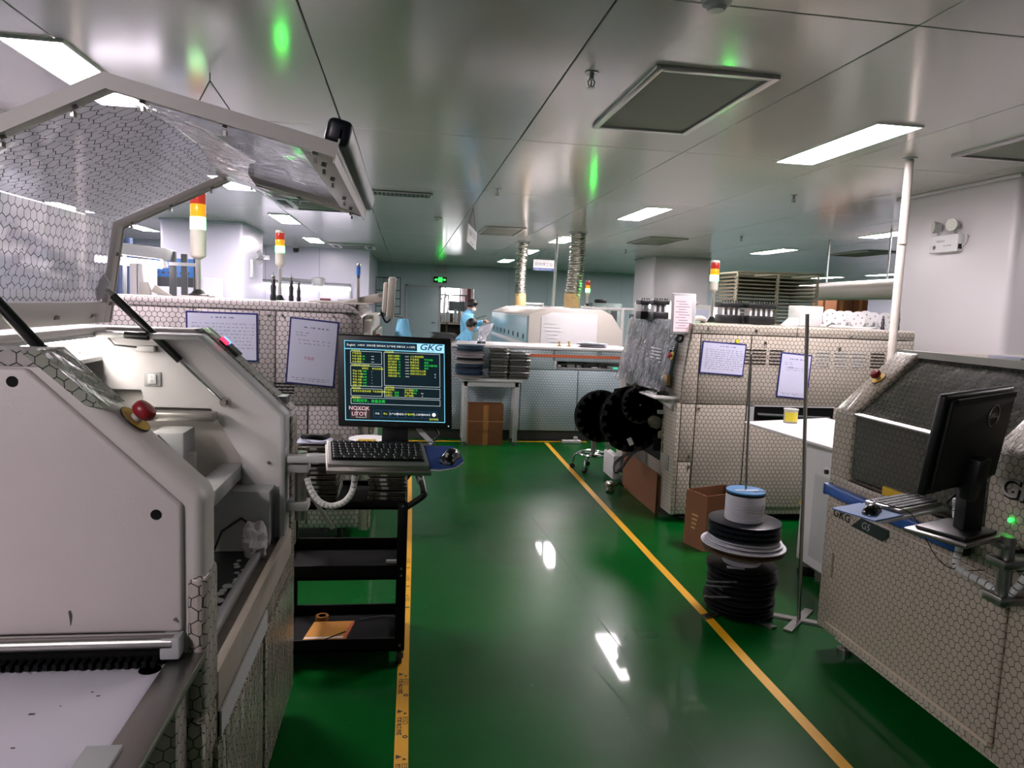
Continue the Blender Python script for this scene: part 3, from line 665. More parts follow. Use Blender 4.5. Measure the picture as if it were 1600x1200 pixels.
# ================================================================ board conveyor in the bottom left corner
K = thing('board_conveyor', 'white topped conveyor table with steel edge in the bottom left corner', 'conveyor', (-.9, 1.1, 0))
top = MB().box(-1.5, -.463, .6, 1.495, .838, .85).build('table_top', mat('white_laminate', '#cfccd8', .32, var=.05, scale=5), K, bevel=.002)
MB().lathe([(.0, 0), (.021, 0)], (-.487, 1.47, .8508), 24).build('access_hole', M['blackmatte'], top)
MB().lathe([(.0, 0), (.012, 0), (.013, .002), (.005, .004), (0, .004)], (-.528, 1.535, .852), 12).build('cap_nut', M['dgrey'], K)
for x, y, s in ((-.64, 1.32, .006), (-.62, 1.22, .004), (-.565, 1.39, .003), (-.55, 1.375, .004), (-.6, 1.345, .002), (-.7, 1.25, .003)):
    MB().box(x, x+s*1.6, y, y+s*.7, .85, .8507).build('scuff_mark', M['dgrey'], top)
MB().box(-.83, -.80, 1.43, 1.545, .85, .8507).build('red_label', M['red'], top)
lettering([('当心夹手  注意', 0, 0, .022)], plane_frame((-.63, 1.515, .8512), (1, 0, 0), (0, 1, 0)), 'faded_stamp', mat('faded_pink_print', '#c49cb0', .6), top)
MB().box(-.463, -.398, .6, 1.585, .836, .856).build('steel_edge', M['steel'], K, bevel=.002)
MB().box(-.497, -.44, 1.0, 1.2, .852, .862).build('edge_guide', M['lgrey'], K, bevel=.002)
MB().box(-1.5, -.50, .62, 1.5, .12, .838).build('cabinet', M['white'], K)
MB().box(-.50, -.43, 1.44, 1.515, .10, .838).build('corner_post', M['filmdark'], K, bevel=.004)
MB().box(-.502, -.497, .7, 1.42, .2, .78).build('side_panel', M['white'], K)
for x in (-1.4, -.6):
    for y in (.7, 1.4): MB().cyl((x, y, 0), (x, y, .13), .025).build('foot', M['dgrey'], K)
# ---------------------------------------------------------------- monitor, keyboard, mouse pad on the printer's arm
Ms = thing('monitor', 'black flat monitor showing a dark green control screen in front of the black trolley', 'monitor', (-.03, 2.62, 1.0))
mw, mh = .20, .163
F = plane_frame((-.031, 2.60, 1.315), (1, .0, -.012), (-.035, .06, 1))
fr_ = MB(F)
fr_.box(-mw, mw, -mh, mh, -.03, 0); bez = fr_.build('casing', M['black'], Ms, bevel=.007, seg=3)
MB(F).box(-.12, .12, -.12, .10, -.062, -.03).build('back_bulge', M['black'], Ms, bevel=.015)
sw_, sh_ = .176, .141
scr = MB(F).box(-sw_, sw_, -sh_+.004, sh_+.002, -.002, .0008).build('screen', mat('lcd_dark', '#061418', .2, var=.05, emit='#08222a', es=.3), Ms)
UI = {k: glow('ui_'+k, c, s*.42) for k, c, s in (('line', '#b7c4c6', .8), ('cyan', '#7fd0e8', .85), ('logo', '#a8e2f2', 1.0), ('yellow', '#d8e23a', .9), ('green', '#22d84a', .9), ('white', '#e8eeee', .9), ('navy', '#2c5a86', .5), ('dark', '#04090b', .1), ('pink', '#f0c8d8', .9), ('brown', '#4a3028', .4))}
F2 = F @ Matrix.Translation((0, 0, .0015)); F3 = F @ Matrix.Translation((0, 0, .0025))
def px(u, v):   # screen picture coordinates 0..100, downwards
    return (-sw_+u/100*2*sw_, sh_+.001-v/100*2*sh_)
def rect(b, u0, v0, u1, v1, z=0): 
    x0, y0 = px(u0, v1); x1, y1 = px(u1, v0); b.add([(x0, y0, z), (x1, y0, z), (x1, y1, z), (x0, y1, z)], [(0, 1, 2, 3)])
def outline(b, u0, v0, u1, v1, t=.45):
    for r_ in ((u0, v0, u1, v0+t*1.25), (u0, v1-t*1.25, u1, v1), (u0, v0, u0+t, v1), (u1-t, v0, u1, v1)): rect(b, *r_)
b = MB(F2); outline(b, .3, .3, 99.7, 99.7, .7); rect(b, .3, 10, 72, 11.2); b.build('screen_border', UI['cyan'], scr, kind='stuff', smooth=False)
b = MB(F2); rect(b, 72, 1, 99, 11.5); b.build('logo_field', UI['logo'], scr, smooth=False)
b = MB(F2)
for r_ in ((6, 13, 37, 29), (6, 31, 37, 57), (6, 59.5, 37, 69), (39, 13, 95, 55), (39, 57, 95, 69.5), (6, 71, 95, 79)): outline(b, *r_)
b.build('screen_frames', UI['line'], scr, kind='stuff', smooth=False)
b = MB(F2)
for k in range(7): outline(b, 2.5+k*9.8, 2.5, 11.5+k*9.8, 9.0, .35)
for k in range(7): outline(b, 28+k*8.1, 86, 35.5+k*8.1, 95, .3)
outline(b, 84.7, 86, 92, 95, .3)
b.build('screen_buttons', UI['navy'], scr, kind='stuff', smooth=False)
def UT(items, key, name):
    its = []
    for it in items:
        x, y = px(it[1], it[2]); its.append((it[0], x, y, it[3])+tuple(it[4:]))
    lettering(its, F3, name, UI[key], scr)
s1 = .0078
UT([('English', 7, 5.8, .0105)]+[(t, 16.8+k*9.8, 5.8, s1) for k, t in enumerate(('IO检测', '参数设置', '钢网清洗', '生产管理', '报警信息', '人工控制'))]+
   [('开始', 31.8, 90.5, s1), ('生产设置', 48, 90.5, s1), ('数据录入', 56.1, 90.5, s1), ('人工操作', 72.3, 90.5, s1), ('钢网清洗', 80.4, 90.5, s1)]+
   [('mm', 28, 19, .006), ('mm', 28, 22.5, .006), ('mm', 28, 26, .006)]+[('mm/s', 62, 17.5+3.6*k, .006) for k in range(8)]+[('%', 90, 39, .007), ('%', 90, 42.5, .007), ('Pcs', 77, 63.5, .006), ('S', 77, 67, .007)]+
   [('-', 27, 38+3.6*k, .009) for k in range(6)], 'white', 'white_screen_text')
UT([('产品信息', 7, 13, s1, 'LEFT'), ('产品名称:', 8, 16, s1, 'LEFT'), ('PCB 长度:', 8, 19.5, s1, 'LEFT'), ('PCB 宽度:', 8, 23, s1, 'LEFT'), ('PCB 厚度:', 8, 26.5, s1, 'LEFT'), ('印刷轴零位偏移值', 7, 31, s1, 'LEFT'), ('当前位', 17, 34.5, s1, 'LEFT'), ('单位', 27, 34.5, s1, 'LEFT'), ('设定值', 31.5, 34.5, s1, 'LEFT')]+
   [(t, 8, 38+3.6*k, s1, 'LEFT') for k, t in enumerate(('平台 X轴:', '平台 Y1轴:', '平台 Y2轴:', '平台 Z轴:', '相机 X轴:', '相机 Y轴:'))]+
   [('清洗信息', 7, 59.5, s1, 'LEFT'), ('清洗方式', 8, 63, s1, 'LEFT'), ('清洗间隔', 17, 63, s1, 'LEFT'), ('下次清洗倒数', 27, 63, s1, 'LEFT'), ('印刷参数', 40, 13, s1, 'LEFT')]+
   [(t, 43, 17.5+3.6*k, s1, 'LEFT') for k, t in enumerate(('前刮刀速度', '后刮刀速度', '刮刀起点', '刮刀终点', '脱模速度', '脱模距离', '前刮刀压力', '印刷间隙'))]+
   [(t, 65, 17.5+3.6*k, s1, 'LEFT') for k, t in enumerate(('人工清洗周期:', '产品类型:', '取像方式:', '印刷方式:', '印刷次数:', '前刮刀压力上限:', '后刮刀压力上限:'))]+
   [('生产状态', 40, 57, s1, 'LEFT'), ('轨道状态:', 40, 60, s1, 'LEFT'), ('进板口:', 40, 63.5, s1, 'LEFT'), ('出板口:', 40, 67, s1, 'LEFT'), ('生产周期:', 59, 60, s1, 'LEFT'), ('产品产量:', 59, 63.5, s1, 'LEFT'), ('生产周期:', 59, 67, s1, 'LEFT'), ('操作提示', 7, 71.2, s1, 'LEFT'),
    ('停止', 39.9, 90.5, s1), ('产量清零', 64.2, 90.5, s1), ('操作帮助', 88.4, 96, .008)], 'yellow', 'yellow_screen_text')
UT([(t, 18, 38+3.6*k, s1, 'LEFT') for k, t in enumerate(('0.00', '0.00', '0.00', '0.00', '0.00', '0.00'))]+[(t, 79, 21+3.6*k, s1, 'LEFT') for k, t in enumerate(('平行印刷', '自动', '前后交替印刷', '单次'))]+
   [('20', 18, 19.5, s1, 'LEFT'), ('20', 18, 23, s1, 'LEFT'), ('1', 18, 26.5, s1, 'LEFT'), ('空闲', 49, 63.5, s1, 'LEFT'), ('空闲', 49, 67, s1, 'LEFT'), ('正常', 68, 60, s1, 'LEFT'), ('456', 68, 63.5, s1, 'LEFT'), ('印刷完毕，准备出板', 8, 75.2, .0125, 'LEFT')]+[('10', 53, 17.5+3.6*k, s1, 'LEFT') for k in range(8)], 'green', 'green_screen_text')
UT([('GKG', 85.5, 5.2, .030, 'CENTER', .25, .0006, 1.25), ('Printer Expert', 85.5, 10, .006)], 'navy', 'screen_logo')
b = MB(F2); rect(b, 5.5, 81.5, 24.5, 97); b.build('mark_image', UI['brown'], scr, smooth=False)
lettering([('NOXOK', *px(14, 84.5), .019), ('LITOY', *px(14, 91.5), .019)], F3, 'mark_letters', UI['pink'], scr)
b = MB(F3)
outline(b, 11, 86, 21, 96, .4); b.build('mark_frame', UI['line'], scr, kind='stuff', smooth=False)
MB(F3).sph((*px(88.4, 90), 0), .007, 8, (1, 1, .1)).build('help_icon', UI['white'], scr)
MB(F3).sph((mw-.013, -mh+.012, 0), .0022, 6).build('power_light', UI['white'], Ms)
lettering([('DELL', 0, -mh+.011, .009)], F3, 'bezel_mark', M['dgrey'], Ms)
MB().box(-.075, .02, 2.63, 2.675, 1.075, 1.24).build('neck', M['black'], Ms, bevel=.006)
MB().box(-.15, .10, 2.58, 2.72, 1.06, 1.075).build('foot_plate', M['blackmatte'], Ms, bevel=.004)
# swing arm with the tray
A = thing('swing_arm', 'steel swing arm and tray carrying the lit monitor, bolted to the open printer', 'arm', (-.33, 2.6, .85))
MB().box(-.16, .12, 2.56, 2.72, 1.045, 1.06).build('monitor_plate', M['lgrey'], A, bevel=.003)
KB = plane_frame((-.085, 2.475, 1.078), (1, .0, -.01), (-.02, .15, .045))
MB(KB).box(-.17, .17, -.095, .09, -.024, -.008).build('keyboard_tray', M['alu'], A, bevel=.003)
MB().box(-.40, -.15, 2.60, 2.66, 1.02, 1.045).build('arm_beam', M['lgrey'], A, bevel=.004)
MB().cyl((-.36, 2.66, .80), (-.36, 2.66, 1.05), .022).build('pivot_post', M['steel'], A)
for z in (.84, .98): MB().box(-.41, -.33, 2.62, 2.70, z, z+.03).build('clamp', M['lgrey'], A, bevel=.004)
MB().prism([(-.33, .90), (-.32, .91), (-.235, .775), (-.25, .77)], 'y', 2.63, 2.634).build('guard_sheet', M['alu'], A)
b = MB()
pts = [(-.335, 2.64, .955), (-.32, 2.62, .92), (-.29, 2.6, .885), (-.25, 2.58, .872), (-.205, 2.57, .885), (-.175, 2.56, .92), (-.163, 2.55, .97), (-.158, 2.55, 1.04)]
def smooth_pts(p, n=6):
    p = [Vector(q) for q in p]; out = []
    for i in range(len(p)-1):
        a0, a1, a2, a3 = p[max(i-1, 0)], p[i], p[i+1], p[min(i+2, len(p)-1)]
        for k in range(n):
            t = k/n; out.append(.5*((2*a1)+(a2-a0)*t+(2*a0-5*a1+4*a2-a3)*t*t+(3*a1-a0-3*a2+a3)*t**3))
    return out+[p[-1]]
def spiral_cable(parent, pts, name, r=.011):
    sp = smooth_pts(pts); o = MB().tube(sp, r*.9, 12).build(name, M['dgrey'], parent); n = len(sp)
    b = MB()
    for i in range(0, n-1, 2):
        a, c = sp[i], sp[i+1]; d_ = (c-a).normalized(); q = a.lerp(sp[min(i+2, n-1)], .86)
        b.cyl(a, q, r, n=14)
    b.build('spiral_wrap', M['paperw'], o, kind='stuff')
spiral_cable(A, pts, 'cable_bundle')
# keyboard
kb = thing('keyboard', 'silver framed black keyboard on the tray under the lit monitor', 'keyboard', (-.085, 2.475, 1.075))
MB(KB).box(-.165, .165, -.085, .082, -.008, .012).build('case', M['alu'], kb, bevel=.004)
MB(KB).box(-.152, .152, -.062, .07, .011, .0135).build('key_bed', M['blackmatte'], kb)
k0 = None
rows = [(.061, 15), (.044, 14), (.026, 14), (.008, 13), (-.010, 13), (-.028, 12), (-.046, 9)]
for ry, n in rows:
    wkey = .296/n
    for k in range(n):
        x = -.148+wkey*k
        MB(KB).box(x+.0012, x+wkey-.0012, ry-.0072, ry+.0072, .0135, .019).build('key', M['black'], kb, bevel=.0012, seg=1)
b = MB(KB)
for ry, n in rows[1:]:
    for k in range(n):
        x = -.148+.296/n*k; b.add([(x+.002, ry-.005, .0192), (x+.0045, ry-.005, .0192), (x+.0045, ry+.005, .0192), (x+.002, ry+.005, .0192)], [(0, 1, 2, 3)])
b.build('key_legends', mat('key_legend_white', '#d0d4d8', .5), kb, kind='stuff', smooth=False)
# mouse pad and mouse
pad = MB(KB); pp = [(.168, .085), (.27, .085), (.29, .04), (.29, -.02), (.255, -.06), (.2, -.078), (.168, -.075)]
pad.add([(x, y, -.008) for x, y in pp]+[(x, y, -.003) for x, y in pp], [tuple(range(7))[::-1], tuple(range(7, 14))]+[(i, (i+1) % 7, (i+1) % 7+7, i+7) for i in range(7)])
tag(pad.build('mouse_pad', mat('blue_mouse_pad', '#27468a', .6, var=.12)), 'blue mouse pad beside the keyboard under the lit monitor', 'mouse pad')
padm = MB(KB)
padm.add([(x*1.005, y*1.03-.001, -.012) for x, y in pp]+[(x*1.005, y*1.03-.001, -.0085) for x, y in pp], [tuple(range(7))[::-1], tuple(range(7, 14))]+[(i, (i+1) % 7, (i+1) % 7+7, i+7) for i in range(7)])
padm.build('mouse_plate', M['white2'], A)
def mouse(Mx, label, grp, cable):
    r = thing('mouse', label, 'mouse', tuple(Mx.translation), grp)
    b = MB(Mx); prof = []
    n = 12; vs = []
    for i in range(n+1):
        t = i/n; y = -.055+.11*t; hw = .03*math.sqrt(max(0, 1-(2*t-1)**4))*(.92+.08*math.cos(t*6)); hh = .034*math.sqrt(max(.0, 1-(2*t-1)**2))*(1.0 if t < .5 else .9)
        for k in range(9):
            a_ = PI*k/8; vs.append((hw*math.cos(a_), y, hh*math.sin(a_)))
    b.add(vs, [(i*9+k, i*9+k+1, (i+1)*9+k+1, (i+1)*9+k) for i in range(n) for k in range(8)]+[(i*9, (i+1)*9, (i+1)*9+8, i*9+8) for i in range(n)])
    b.build('shell', mat('glossy_black', '#0a0a0b', .18, var=.1), r)
    MB(Mx).cyl((-.004, .028, .026), (.004, .028, .026), .009, n=14).build('scroll_wheel', M['lgrey'], r)
    for s in (-1, 1): MB(Mx).box(s*.012-.008, s*.012+.008, .044, .05, .006, .013).build('silver_trim', M['chrome'], r)
    MB().tube(smooth_pts(cable), .0018, 6).build('lead', M['black'], r)
mouse(KB @ Matrix.Translation((.245, -.01, -.003)) @ Matrix.Rotation(2.6, 4, 'Z'), 'black mouse on the blue pad beside the lit monitor', 'black mice', [KB @ Vector((.21, .06, .0)), KB @ Vector((.2, .08, .012)), (.07, 2.6, 1.1), (.02, 2.66, 1.09)])
lbl = MB(); lbl.add([(.045, 2.66, 1.135), (.06, 2.65, 1.15), (.115, 2.64, 1.09), (.098, 2.65, 1.078)], [(0, 1, 2, 3)])
MB(plane_frame((.08, 2.65, 1.115), (.7, 0, -.72), (.72, 0, .7))).box(-.04, .04, -.009, .009, -.001, .001).build('cable_tag', M['paperw'], A)
b = MB(); b.tube(smooth_pts([(.03, 2.68, 1.14), (.09, 2.68, 1.15), (.13, 2.66, 1.12), (.1, 2.66, 1.085)]), .004, 8); b.build('monitor_lead', M['black'], A)
# ================================================================ signal towers
M['tred'] = mat('lamp_red_plastic', '#8e2016', .3, emit='#a02a18', es=.25); M['tamb'] = mat('lamp_amber_plastic', '#d08a10', .3, emit='#e09010', es=.35)
M['tgreen'] = glow('lamp_green_lit', '#30ff50', 24); M['tgreen_dim'] = glow('lamp_green_soft', '#9cffae', 2.2); M['tgreenw'] = glow('lamp_green_core', '#d8ffe0', 9)
M['tbody'] = mat('lamp_body_grey', '#b9b8ac', .45, var=.05)
def tower(x, y, z0, z1, r, label, lens, cap=True, body=.085, pole_r=None, base=True, lit='tgreen'):
    t = thing('signal_tower', label, 'signal light', (x, y, z0), 'signal towers on machines')
    pr = pole_r or r*.38
    if base: MB().lathe([(r*1.35, 0), (r*1.35, .008), (r*.9, .02), (r*.55, .045), (pr, .05)], (x, y, z0), 24).build('base', M['black'], t)
    top = z1-(.02 if cap else 0); zb = top-lens*3
    MB().cyl((x, y, z0+.01), (x, y, zb-body), pr, n=16).build('pole', M['alu'], t)
    MB().lathe([(pr, 0), (r*.95, .022), (r, .03), (r, body)], (x, y, zb-body), 28).build('lamp_body', M['tbody'], t)
    for k, (nm, mm) in enumerate((('green_lens', lit), ('amber_lens', 'tamb'), ('red_lens', 'tred'))):
        MB().lathe([(r*.96, .001), (r*1.0, .004), (r*1.0, lens-.004), (r*.96, lens-.001)], (x, y, zb+k*lens), 28).build(nm, M[mm], t)
    if cap: MB().lathe([(r, 0), (r, .012), (r*.9, .02), (0, .021)], (x, y, top), 28).build('cap', M['tbody'], t)
    else: MB().lathe([(r, 0), (r*.96, .004), (0, .005)], (x, y, top), 28).build('cap', M['tred'], t)
    return t
# ================================================================ left placement machine (film covered end facing the camera)
LMc = thing('placement_machine', 'film wrapped placement machine behind the lit monitor, two sheets hung on it', 'machine', (-1.3, 5.5, 0))
yl = 4.7
R_ = .13; arc = [(-.27-R_+R_*math.sin(a), 1.57-R_+R_*math.cos(a)) for a in [PI/2*k/8 for k in range(9)]]
prof = [(-2.3, .12), (-2.3, 1.57)]+arc+[(-.27, .12)]
MB().prism(prof, 'y', yl+.02, 6.4).build('body', M['film'], LMc, bevel=.006)
# separate film-covered end panels with joints
def endpanel(x0, x1, z0, z1, name='end_panel'):
    return MB().box(x0, x1, yl, yl+.022, z0, z1).build(name, M['film'], LMc, bevel=.006, seg=2)
MB().prism([(-2.29, 1.515), (-2.29, 1.562)]+[(p[0]-.004, p[1]-.006) for p in arc[:6]]+[(-.322, 1.515)], 'y', yl, yl+.022).build('top_panel', M['film'], LMc, bevel=.004)
endpanel(-2.29, -1.285, .93, 1.508); endpanel(-1.278, -.80, .93, 1.508); 
R2 = .06; arc2 = [(-.335-R2+R2*math.sin(a), 1.508-R2+R2*math.cos(a)) for a in [PI/2*k/6 for k in range(7)]]
MB().prism([(-.793, .93), (-.793, 1.508)]+arc2+[(-.335, .93)], 'y', yl, yl+.022).build('end_panel', M['film'], LMc, bevel=.006)
endpanel(-2.29, -1.285, .14, .922); endpanel(-1.278, -.60, .14, .922); endpanel(-.593, -.285, .14, .922)
for x, z in ((-1.29+.04, 1.49), (-.84, 1.487), (-.45, 1.495), (-.76, 1.49), (-.36, .97), (-.74, .96)): bolt(LMc, (x, yl, z), (0, -1, 0), .008)
# louvre slots under the second sheet
for k in range(4):
    for x0 in (-.94, -.80): MB().box(x0, x0+.12, yl-.002, yl+.004, 1.055-.02*k, 1.063-.02*k).build('louvre_slot', M['blackmatte'], LMc)
for x in (-2.2, -.4):
    for y in (4.85, 6.3): b = MB(); b.cyl((x, y, 0), (x, y, .025), .04); b.cyl((x, y, .02), (x, y, .14), .018); b.build('levelling_foot', M['dgrey'], LMc)
# aisle side: corner post, sloping hood, stop buttons, wrap
MB().prism([(4.72, .1), (4.72, 1.38), (4.80, 1.47), (5.0, 1.5), (6.3, 1.5), (6.3, .1)], 'x', -.27, -.215).build('aisle_side', M['cream'], LMc, bevel=.01)
MB().prism([(4.83, .72), (4.83, 1.30), (4.95, 1.40), (6.2, 1.40), (6.2, .72)], 'x', -.216, -.19).build('front_hood', mat('grey_green_paint', '#7a7f70', .4), LMc, bevel=.01)
for z in (1.36, 1.29):
    MB().cyl((-.19, 4.9, z), (-.165, 4.9, z), .02).build('stop_button', M['red'], LMc)
MB().box(-.215, -.20, 4.72, 4.8, .12, 1.36).build('corner_wrap', M['wrapfilm'], LMc)
# white monitor on a bracket at the machine's corner
mo = thing('operator_monitor', 'white monitor seen edge on, on a bracket above the left machine corner', 'monitor', (-.1, 5.0, 1.5))
MB(plane_frame((-.105, 4.98, 1.62), (-.03, 1, 0), (.05, 0, 1))).box(-.17, .17, -.135, .135, -.02, .03).build('screen_case', M['cream'], mo, bevel=.012)
MB(plane_frame((-.105, 4.98, 1.62), (-.03, 1, 0), (.05, 0, 1))).box(-.15, .15, -.115, .115, .029, .032).build('screen', M['navy'], mo)
MB(plane_frame((-.105, 4.98, 1.62), (-.03, 1, 0), (.05, 0, 1))).box(-.13, .13, -.10, .10, -.05, -.02).build('back_shell', M['cream'], mo, bevel=.012)
MB().prism([(-.42, 1.572), (-.42, 1.585), (-.16, 1.655), (-.14, 1.655), (-.14, 1.60), (-.22, 1.58)], 'y', 4.96, 5.0).build('bracket', M['cream'], mo, bevel=.006)
MB().cyl((-.17, 4.955, 1.635), (-.17, 5.005, 1.635), .014).build('pivot', M['steel'], mo)
MB().tube(smooth_pts([(-.13, 5.0, 1.58), (-.16, 4.95, 1.53), (-.13, 4.93, 1.46), (-.1, 4.95, 1.49), (-.12, 5.0, 1.55)]), .007).build('lead', M['black'], mo)
# ---- sheets in blue rimmed sleeves
def sheet(yy, q, label, lines, seed, grp, wavy=False):
    """q: four corners (x, z) tl tr br bl on the plane y"""
    tl, tr, br, bl = [Vector((p[0], yy, p[1])) for p in q]; ctr = (tl+tr+br+bl)/4
    ex = (tr-tl+br-bl).normalized(); ez = (tl-bl+tr-br).normalized(); wd = ((tr-tl).length+(br-bl).length)/2; ht = ((tl-bl).length+(tr-br).length)/2
    Mx = plane_frame(ctr, ex, ez); rnd = random.Random(seed)
    t = thing('document_sleeve', label, 'document', tuple(ctr-Vector((0, 0, ht/2))), grp)
    MB(Mx).box(-wd/2, wd/2, -ht/2, ht/2, .001, .004).build('blue_rim', M['clipblue'], t, bevel=.001, seg=1)
    MB(Mx).box(-wd/2+.011, wd/2-.011, -ht/2+.011, ht/2-.011, .003, .0055).build('paper_sheet', M['paper'], t)
    b = MB(Mx)
    for x0, y0, w_, k in lines:
        x = x0
        while x < x0+w_:
            l = rnd.uniform(.006, .02); b.add([(x*wd, y0*ht, .0062), (x*wd+l, y0*ht, .0062), (x*wd+l, y0*ht+k, .0062), (x*wd, y0*ht+k, .0062)], [(0, 1, 2, 3)]); x += (l+rnd.uniform(.003, .02))/wd
    b.build('printed_lines', M['ink'], t, kind='stuff', smooth=False)
    return t, Mx, wd, ht
ll = [(-.2, .36, .45, .006), (-.35, .28, .25, .003), (-.35, .24, .2, .003), (-.3, .17, .7, .003), (-.28, .12, .6, .003), (-.38, -.40, .8, .003), (-.3, -.43, .65, .003)]
t1, Mx, wd, ht = sheet(yl-.003, ((-1.326, 1.492), (-.90, 1.492), (-.90, 1.19), (-1.32, 1.19)), 'landscape sheet in blue rimmed sleeve above the open printer', [(-.15, .38, .3, .006)]+[(-.42, .26-.07*k, .85, .003) for k in range(8)], 1, 'sheets hung on machines')
t2, Mx, wd, ht = sheet(yl-.003, ((-.711, 1.478), (-.408, 1.457), (-.437, 1.037), (-.735, 1.065)), 'tall tilted sheet in blue rimmed sleeve left of the lit monitor', ll, 2, 'sheets hung on machines')
lettering([('不良品', 0, -.01, .022, 'CENTER', .3)], Mx @ Matrix.Translation((-.02, -.03, .0068)), 'red_stamp', M['inkred'], t2)
q = at(310, 462, 6.1); q2 = at(309, 299, 6.1)
MB().box(q.x-.1, q.x+.1, 6.0, 6.2, 1.56, q.z).build('lamp_pedestal', M['white'], LMc)
tower(q.x, 6.1, q.z, q2.z, .058, 'tall signal tower with green lamp lit behind the raised hood', .098, cap=False, body=.23, pole_r=.02, lit='tgreen_dim')
q = at(437, 470, 5.95); q2 = at(437, 360, 5.95)
MB().box(q.x-.06, q.x+.06, 5.89, 6.01, 1.56, q.z-.005).build('lamp_pedestal', M['white'], LMc)
tower(q.x, 5.95, q.z-.005, q2.z, .035, 'shorter signal tower with green lamp lit on the same machine', .05, cap=True, body=.115, pole_r=.0135)
# blue topped rod
t = thing('indicator_rod', 'slim silver rod with blue cap on the left machine', 'indicator light', (-.315, 4.95, 1.572))
MB().cyl((-.315, 4.95, 1.52), (-.315, 4.95, 1.74), .012).build('rod', M['alu'], t)
MB().cyl((-.315, 4.95, 1.74), (-.315, 4.95, 1.76), .010).build('collar', M['dgrey'], t)
MB().cyl((-.315, 4.95, 1.76), (-.315, 4.95, 1.815), .014).build('blue_lens', mat('blue_lens', '#2b6cc0', .3), t)
MB().cyl((-.315, 4.95, 1.815), (-.315, 4.95, 1.836), .013).build('cap', M['alu'], t, bevel=.003)
# black tapered nozzle tools standing on top
def rod(x, y, z, h, label, grp, s=1):
    t = thing('hand_tool', label, 'tool', (x, y, z), grp)
    MB().lathe([(.017*s, 0), (.017*s, .03*h/.15), (.013*s, .04*h/.15), (.016*s, .09*h/.15), (.011*s, .1*h/.15), (.012*s, .125*h/.15), (.009*s, .13*h/.15)], (x, y, z), 16).build('grip', M['black'], t)
    MB().lathe([(.010*s, 0), (.011*s, .004), (.011*s, .02), (.004*s, .026)], (x, y, z+h*.85), 14).build('knurled_collar', M['steel'], t)
    MB().cyl((x, y, z+h*.95), (x, y, z+h*1.15), .002*s, n=8).build('tip', M['steel'], t)
    return t
p = at(427, 468, 4.95); rod(p.x, 4.95, 1.572, .16, 'thickest black hand tool standing left of the shorter signal tower', 'hand tools on the left machine', 1.2)
p = at(455, 470, 4.95); rod(p.x, 4.95, 1.572, .155, 'black hand tool just right of the shorter signal tower', 'hand tools on the left machine', .95)
p = at(466, 468, 5.0); rod(p.x, 5.02, 1.572, .12, 'smallest black hand tool farther right of the shorter signal tower', 'hand tools on the left machine', .8)
b = MB(); b.add([(-.62, 4.82, 1.574), (-.25, 4.80, 1.566), (-.19, 5.0, 1.58), (-.6, 5.1, 1.582), (-.62, 4.82, 1.578), (-.25, 4.80, 1.570), (-.19, 5.0, 1.584), (-.6, 5.1, 1.586)], [(3, 2, 1, 0), (4, 5, 6, 7), (0, 1, 5, 4), (1, 2, 6, 5), (2, 3, 7, 6), (3, 0, 4, 7)])
tag(b.build('paper_stack', mat('greyish_paper', '#8c8880', .7)), 'flat pile of paper hanging over the left machine corner', 'paper')
tag(MB().box(-.6, -.53, 5.3, 5.36, 1.572, 1.60).build('red_box', mat('maroon_box', '#5f2a30', .6), bevel=.003), 'small maroon box on top of the left machine', 'box')
tag(MB().box(-.48, -.33, 5.3, 5.4, 1.572, 1.60).build('feeder_part', M['lgrey'], bevel=.004), 'flat grey part beside the maroon box on the left machine', 'part')
# hanging blue smock behind the left machine corner
b = MB(); vs = []
n = 14
for i in range(9):
    t = i/8; z = 1.47-.55*t
    for k in range(n):
        a_ = 2*PI*k/n; r0 = .03+.1*min(1, t*1.3)+.012*math.sin(3*a_+t*3); vs.append((-.02+r0*1.0*math.cos(a_), 5.6+r0*.5*math.sin(a_), z))
b.add(vs, [(i*n+k, i*n+(k+1) % n, (i+1)*n+(k+1) % n, (i+1)*n+k) for i in range(8) for k in range(n)]+[tuple(range(n))])
tag(b.build('hanging_smock', M['smock']), 'light blue work smock hanging beside the white edge on monitor', 'clothing')
MB().tube([(-.2, 5.6, 1.49), (-.08, 5.6, 1.49), (-.02, 5.6, 1.475), (-.02, 5.6, 1.45)], .006).build('coat_hook', M['steel'], LMc)
# ================================================================ black three tier trolley
T = thing('tool_trolley', 'black three tier metal trolley beneath the lit monitor', 'trolley', (-.24, 3.32, 0))
TX0, TX1, TY0, TY1 = -.52, .02, 3.13, 3.52
for z, h in ((.70, .035), (.385, .065), (.055, .06)):
    sh = MB().box(TX0, TX1, TY0, TY1, z, z+.012).build('shelf', M['blackmatte'], T)
    for x0, x1, y0, y1 in ((TX0, TX1, TY0, TY0+.012), (TX0, TX1, TY1-.012, TY1), (TX0, TX0+.012, TY0+.012, TY1-.012), (TX1-.012, TX1, TY0+.012, TY1-.012)):
        MB().box(x0, x1, y0, y1, z, z+h).build('shelf_rim', M['blackmatte'], sh, bevel=.003)
pp = None
for x in (TX0+.012, TX1-.012):
    for y in (TY0, TY1):
        po = MB().box(x-.022, x+.022, y-.012, y+.012, .06, .735).build('post', M['blackmatte'], T, bevel=.006)
        for z in (.41, .44, .09, .72): bolt(po, (x, y-.012, z), (0, -1, 0), .006)
        ca = MB().cyl((x-.012, y, .032), (x+.012, y, .032), .032, n=20).build('caster', M['black'], T, bevel=.004)
        MB().cyl((x-.014, y, .032), (x+.014, y, .032), .012, n=14).build('hub', M['lgrey'], ca)
        MB().prism([(y-.026, .06), (y+.02, .06), (y+.006, .026), (y-.006, .026)], 'x', x+.014, x+.018).build('fork', M['dgrey'], ca)
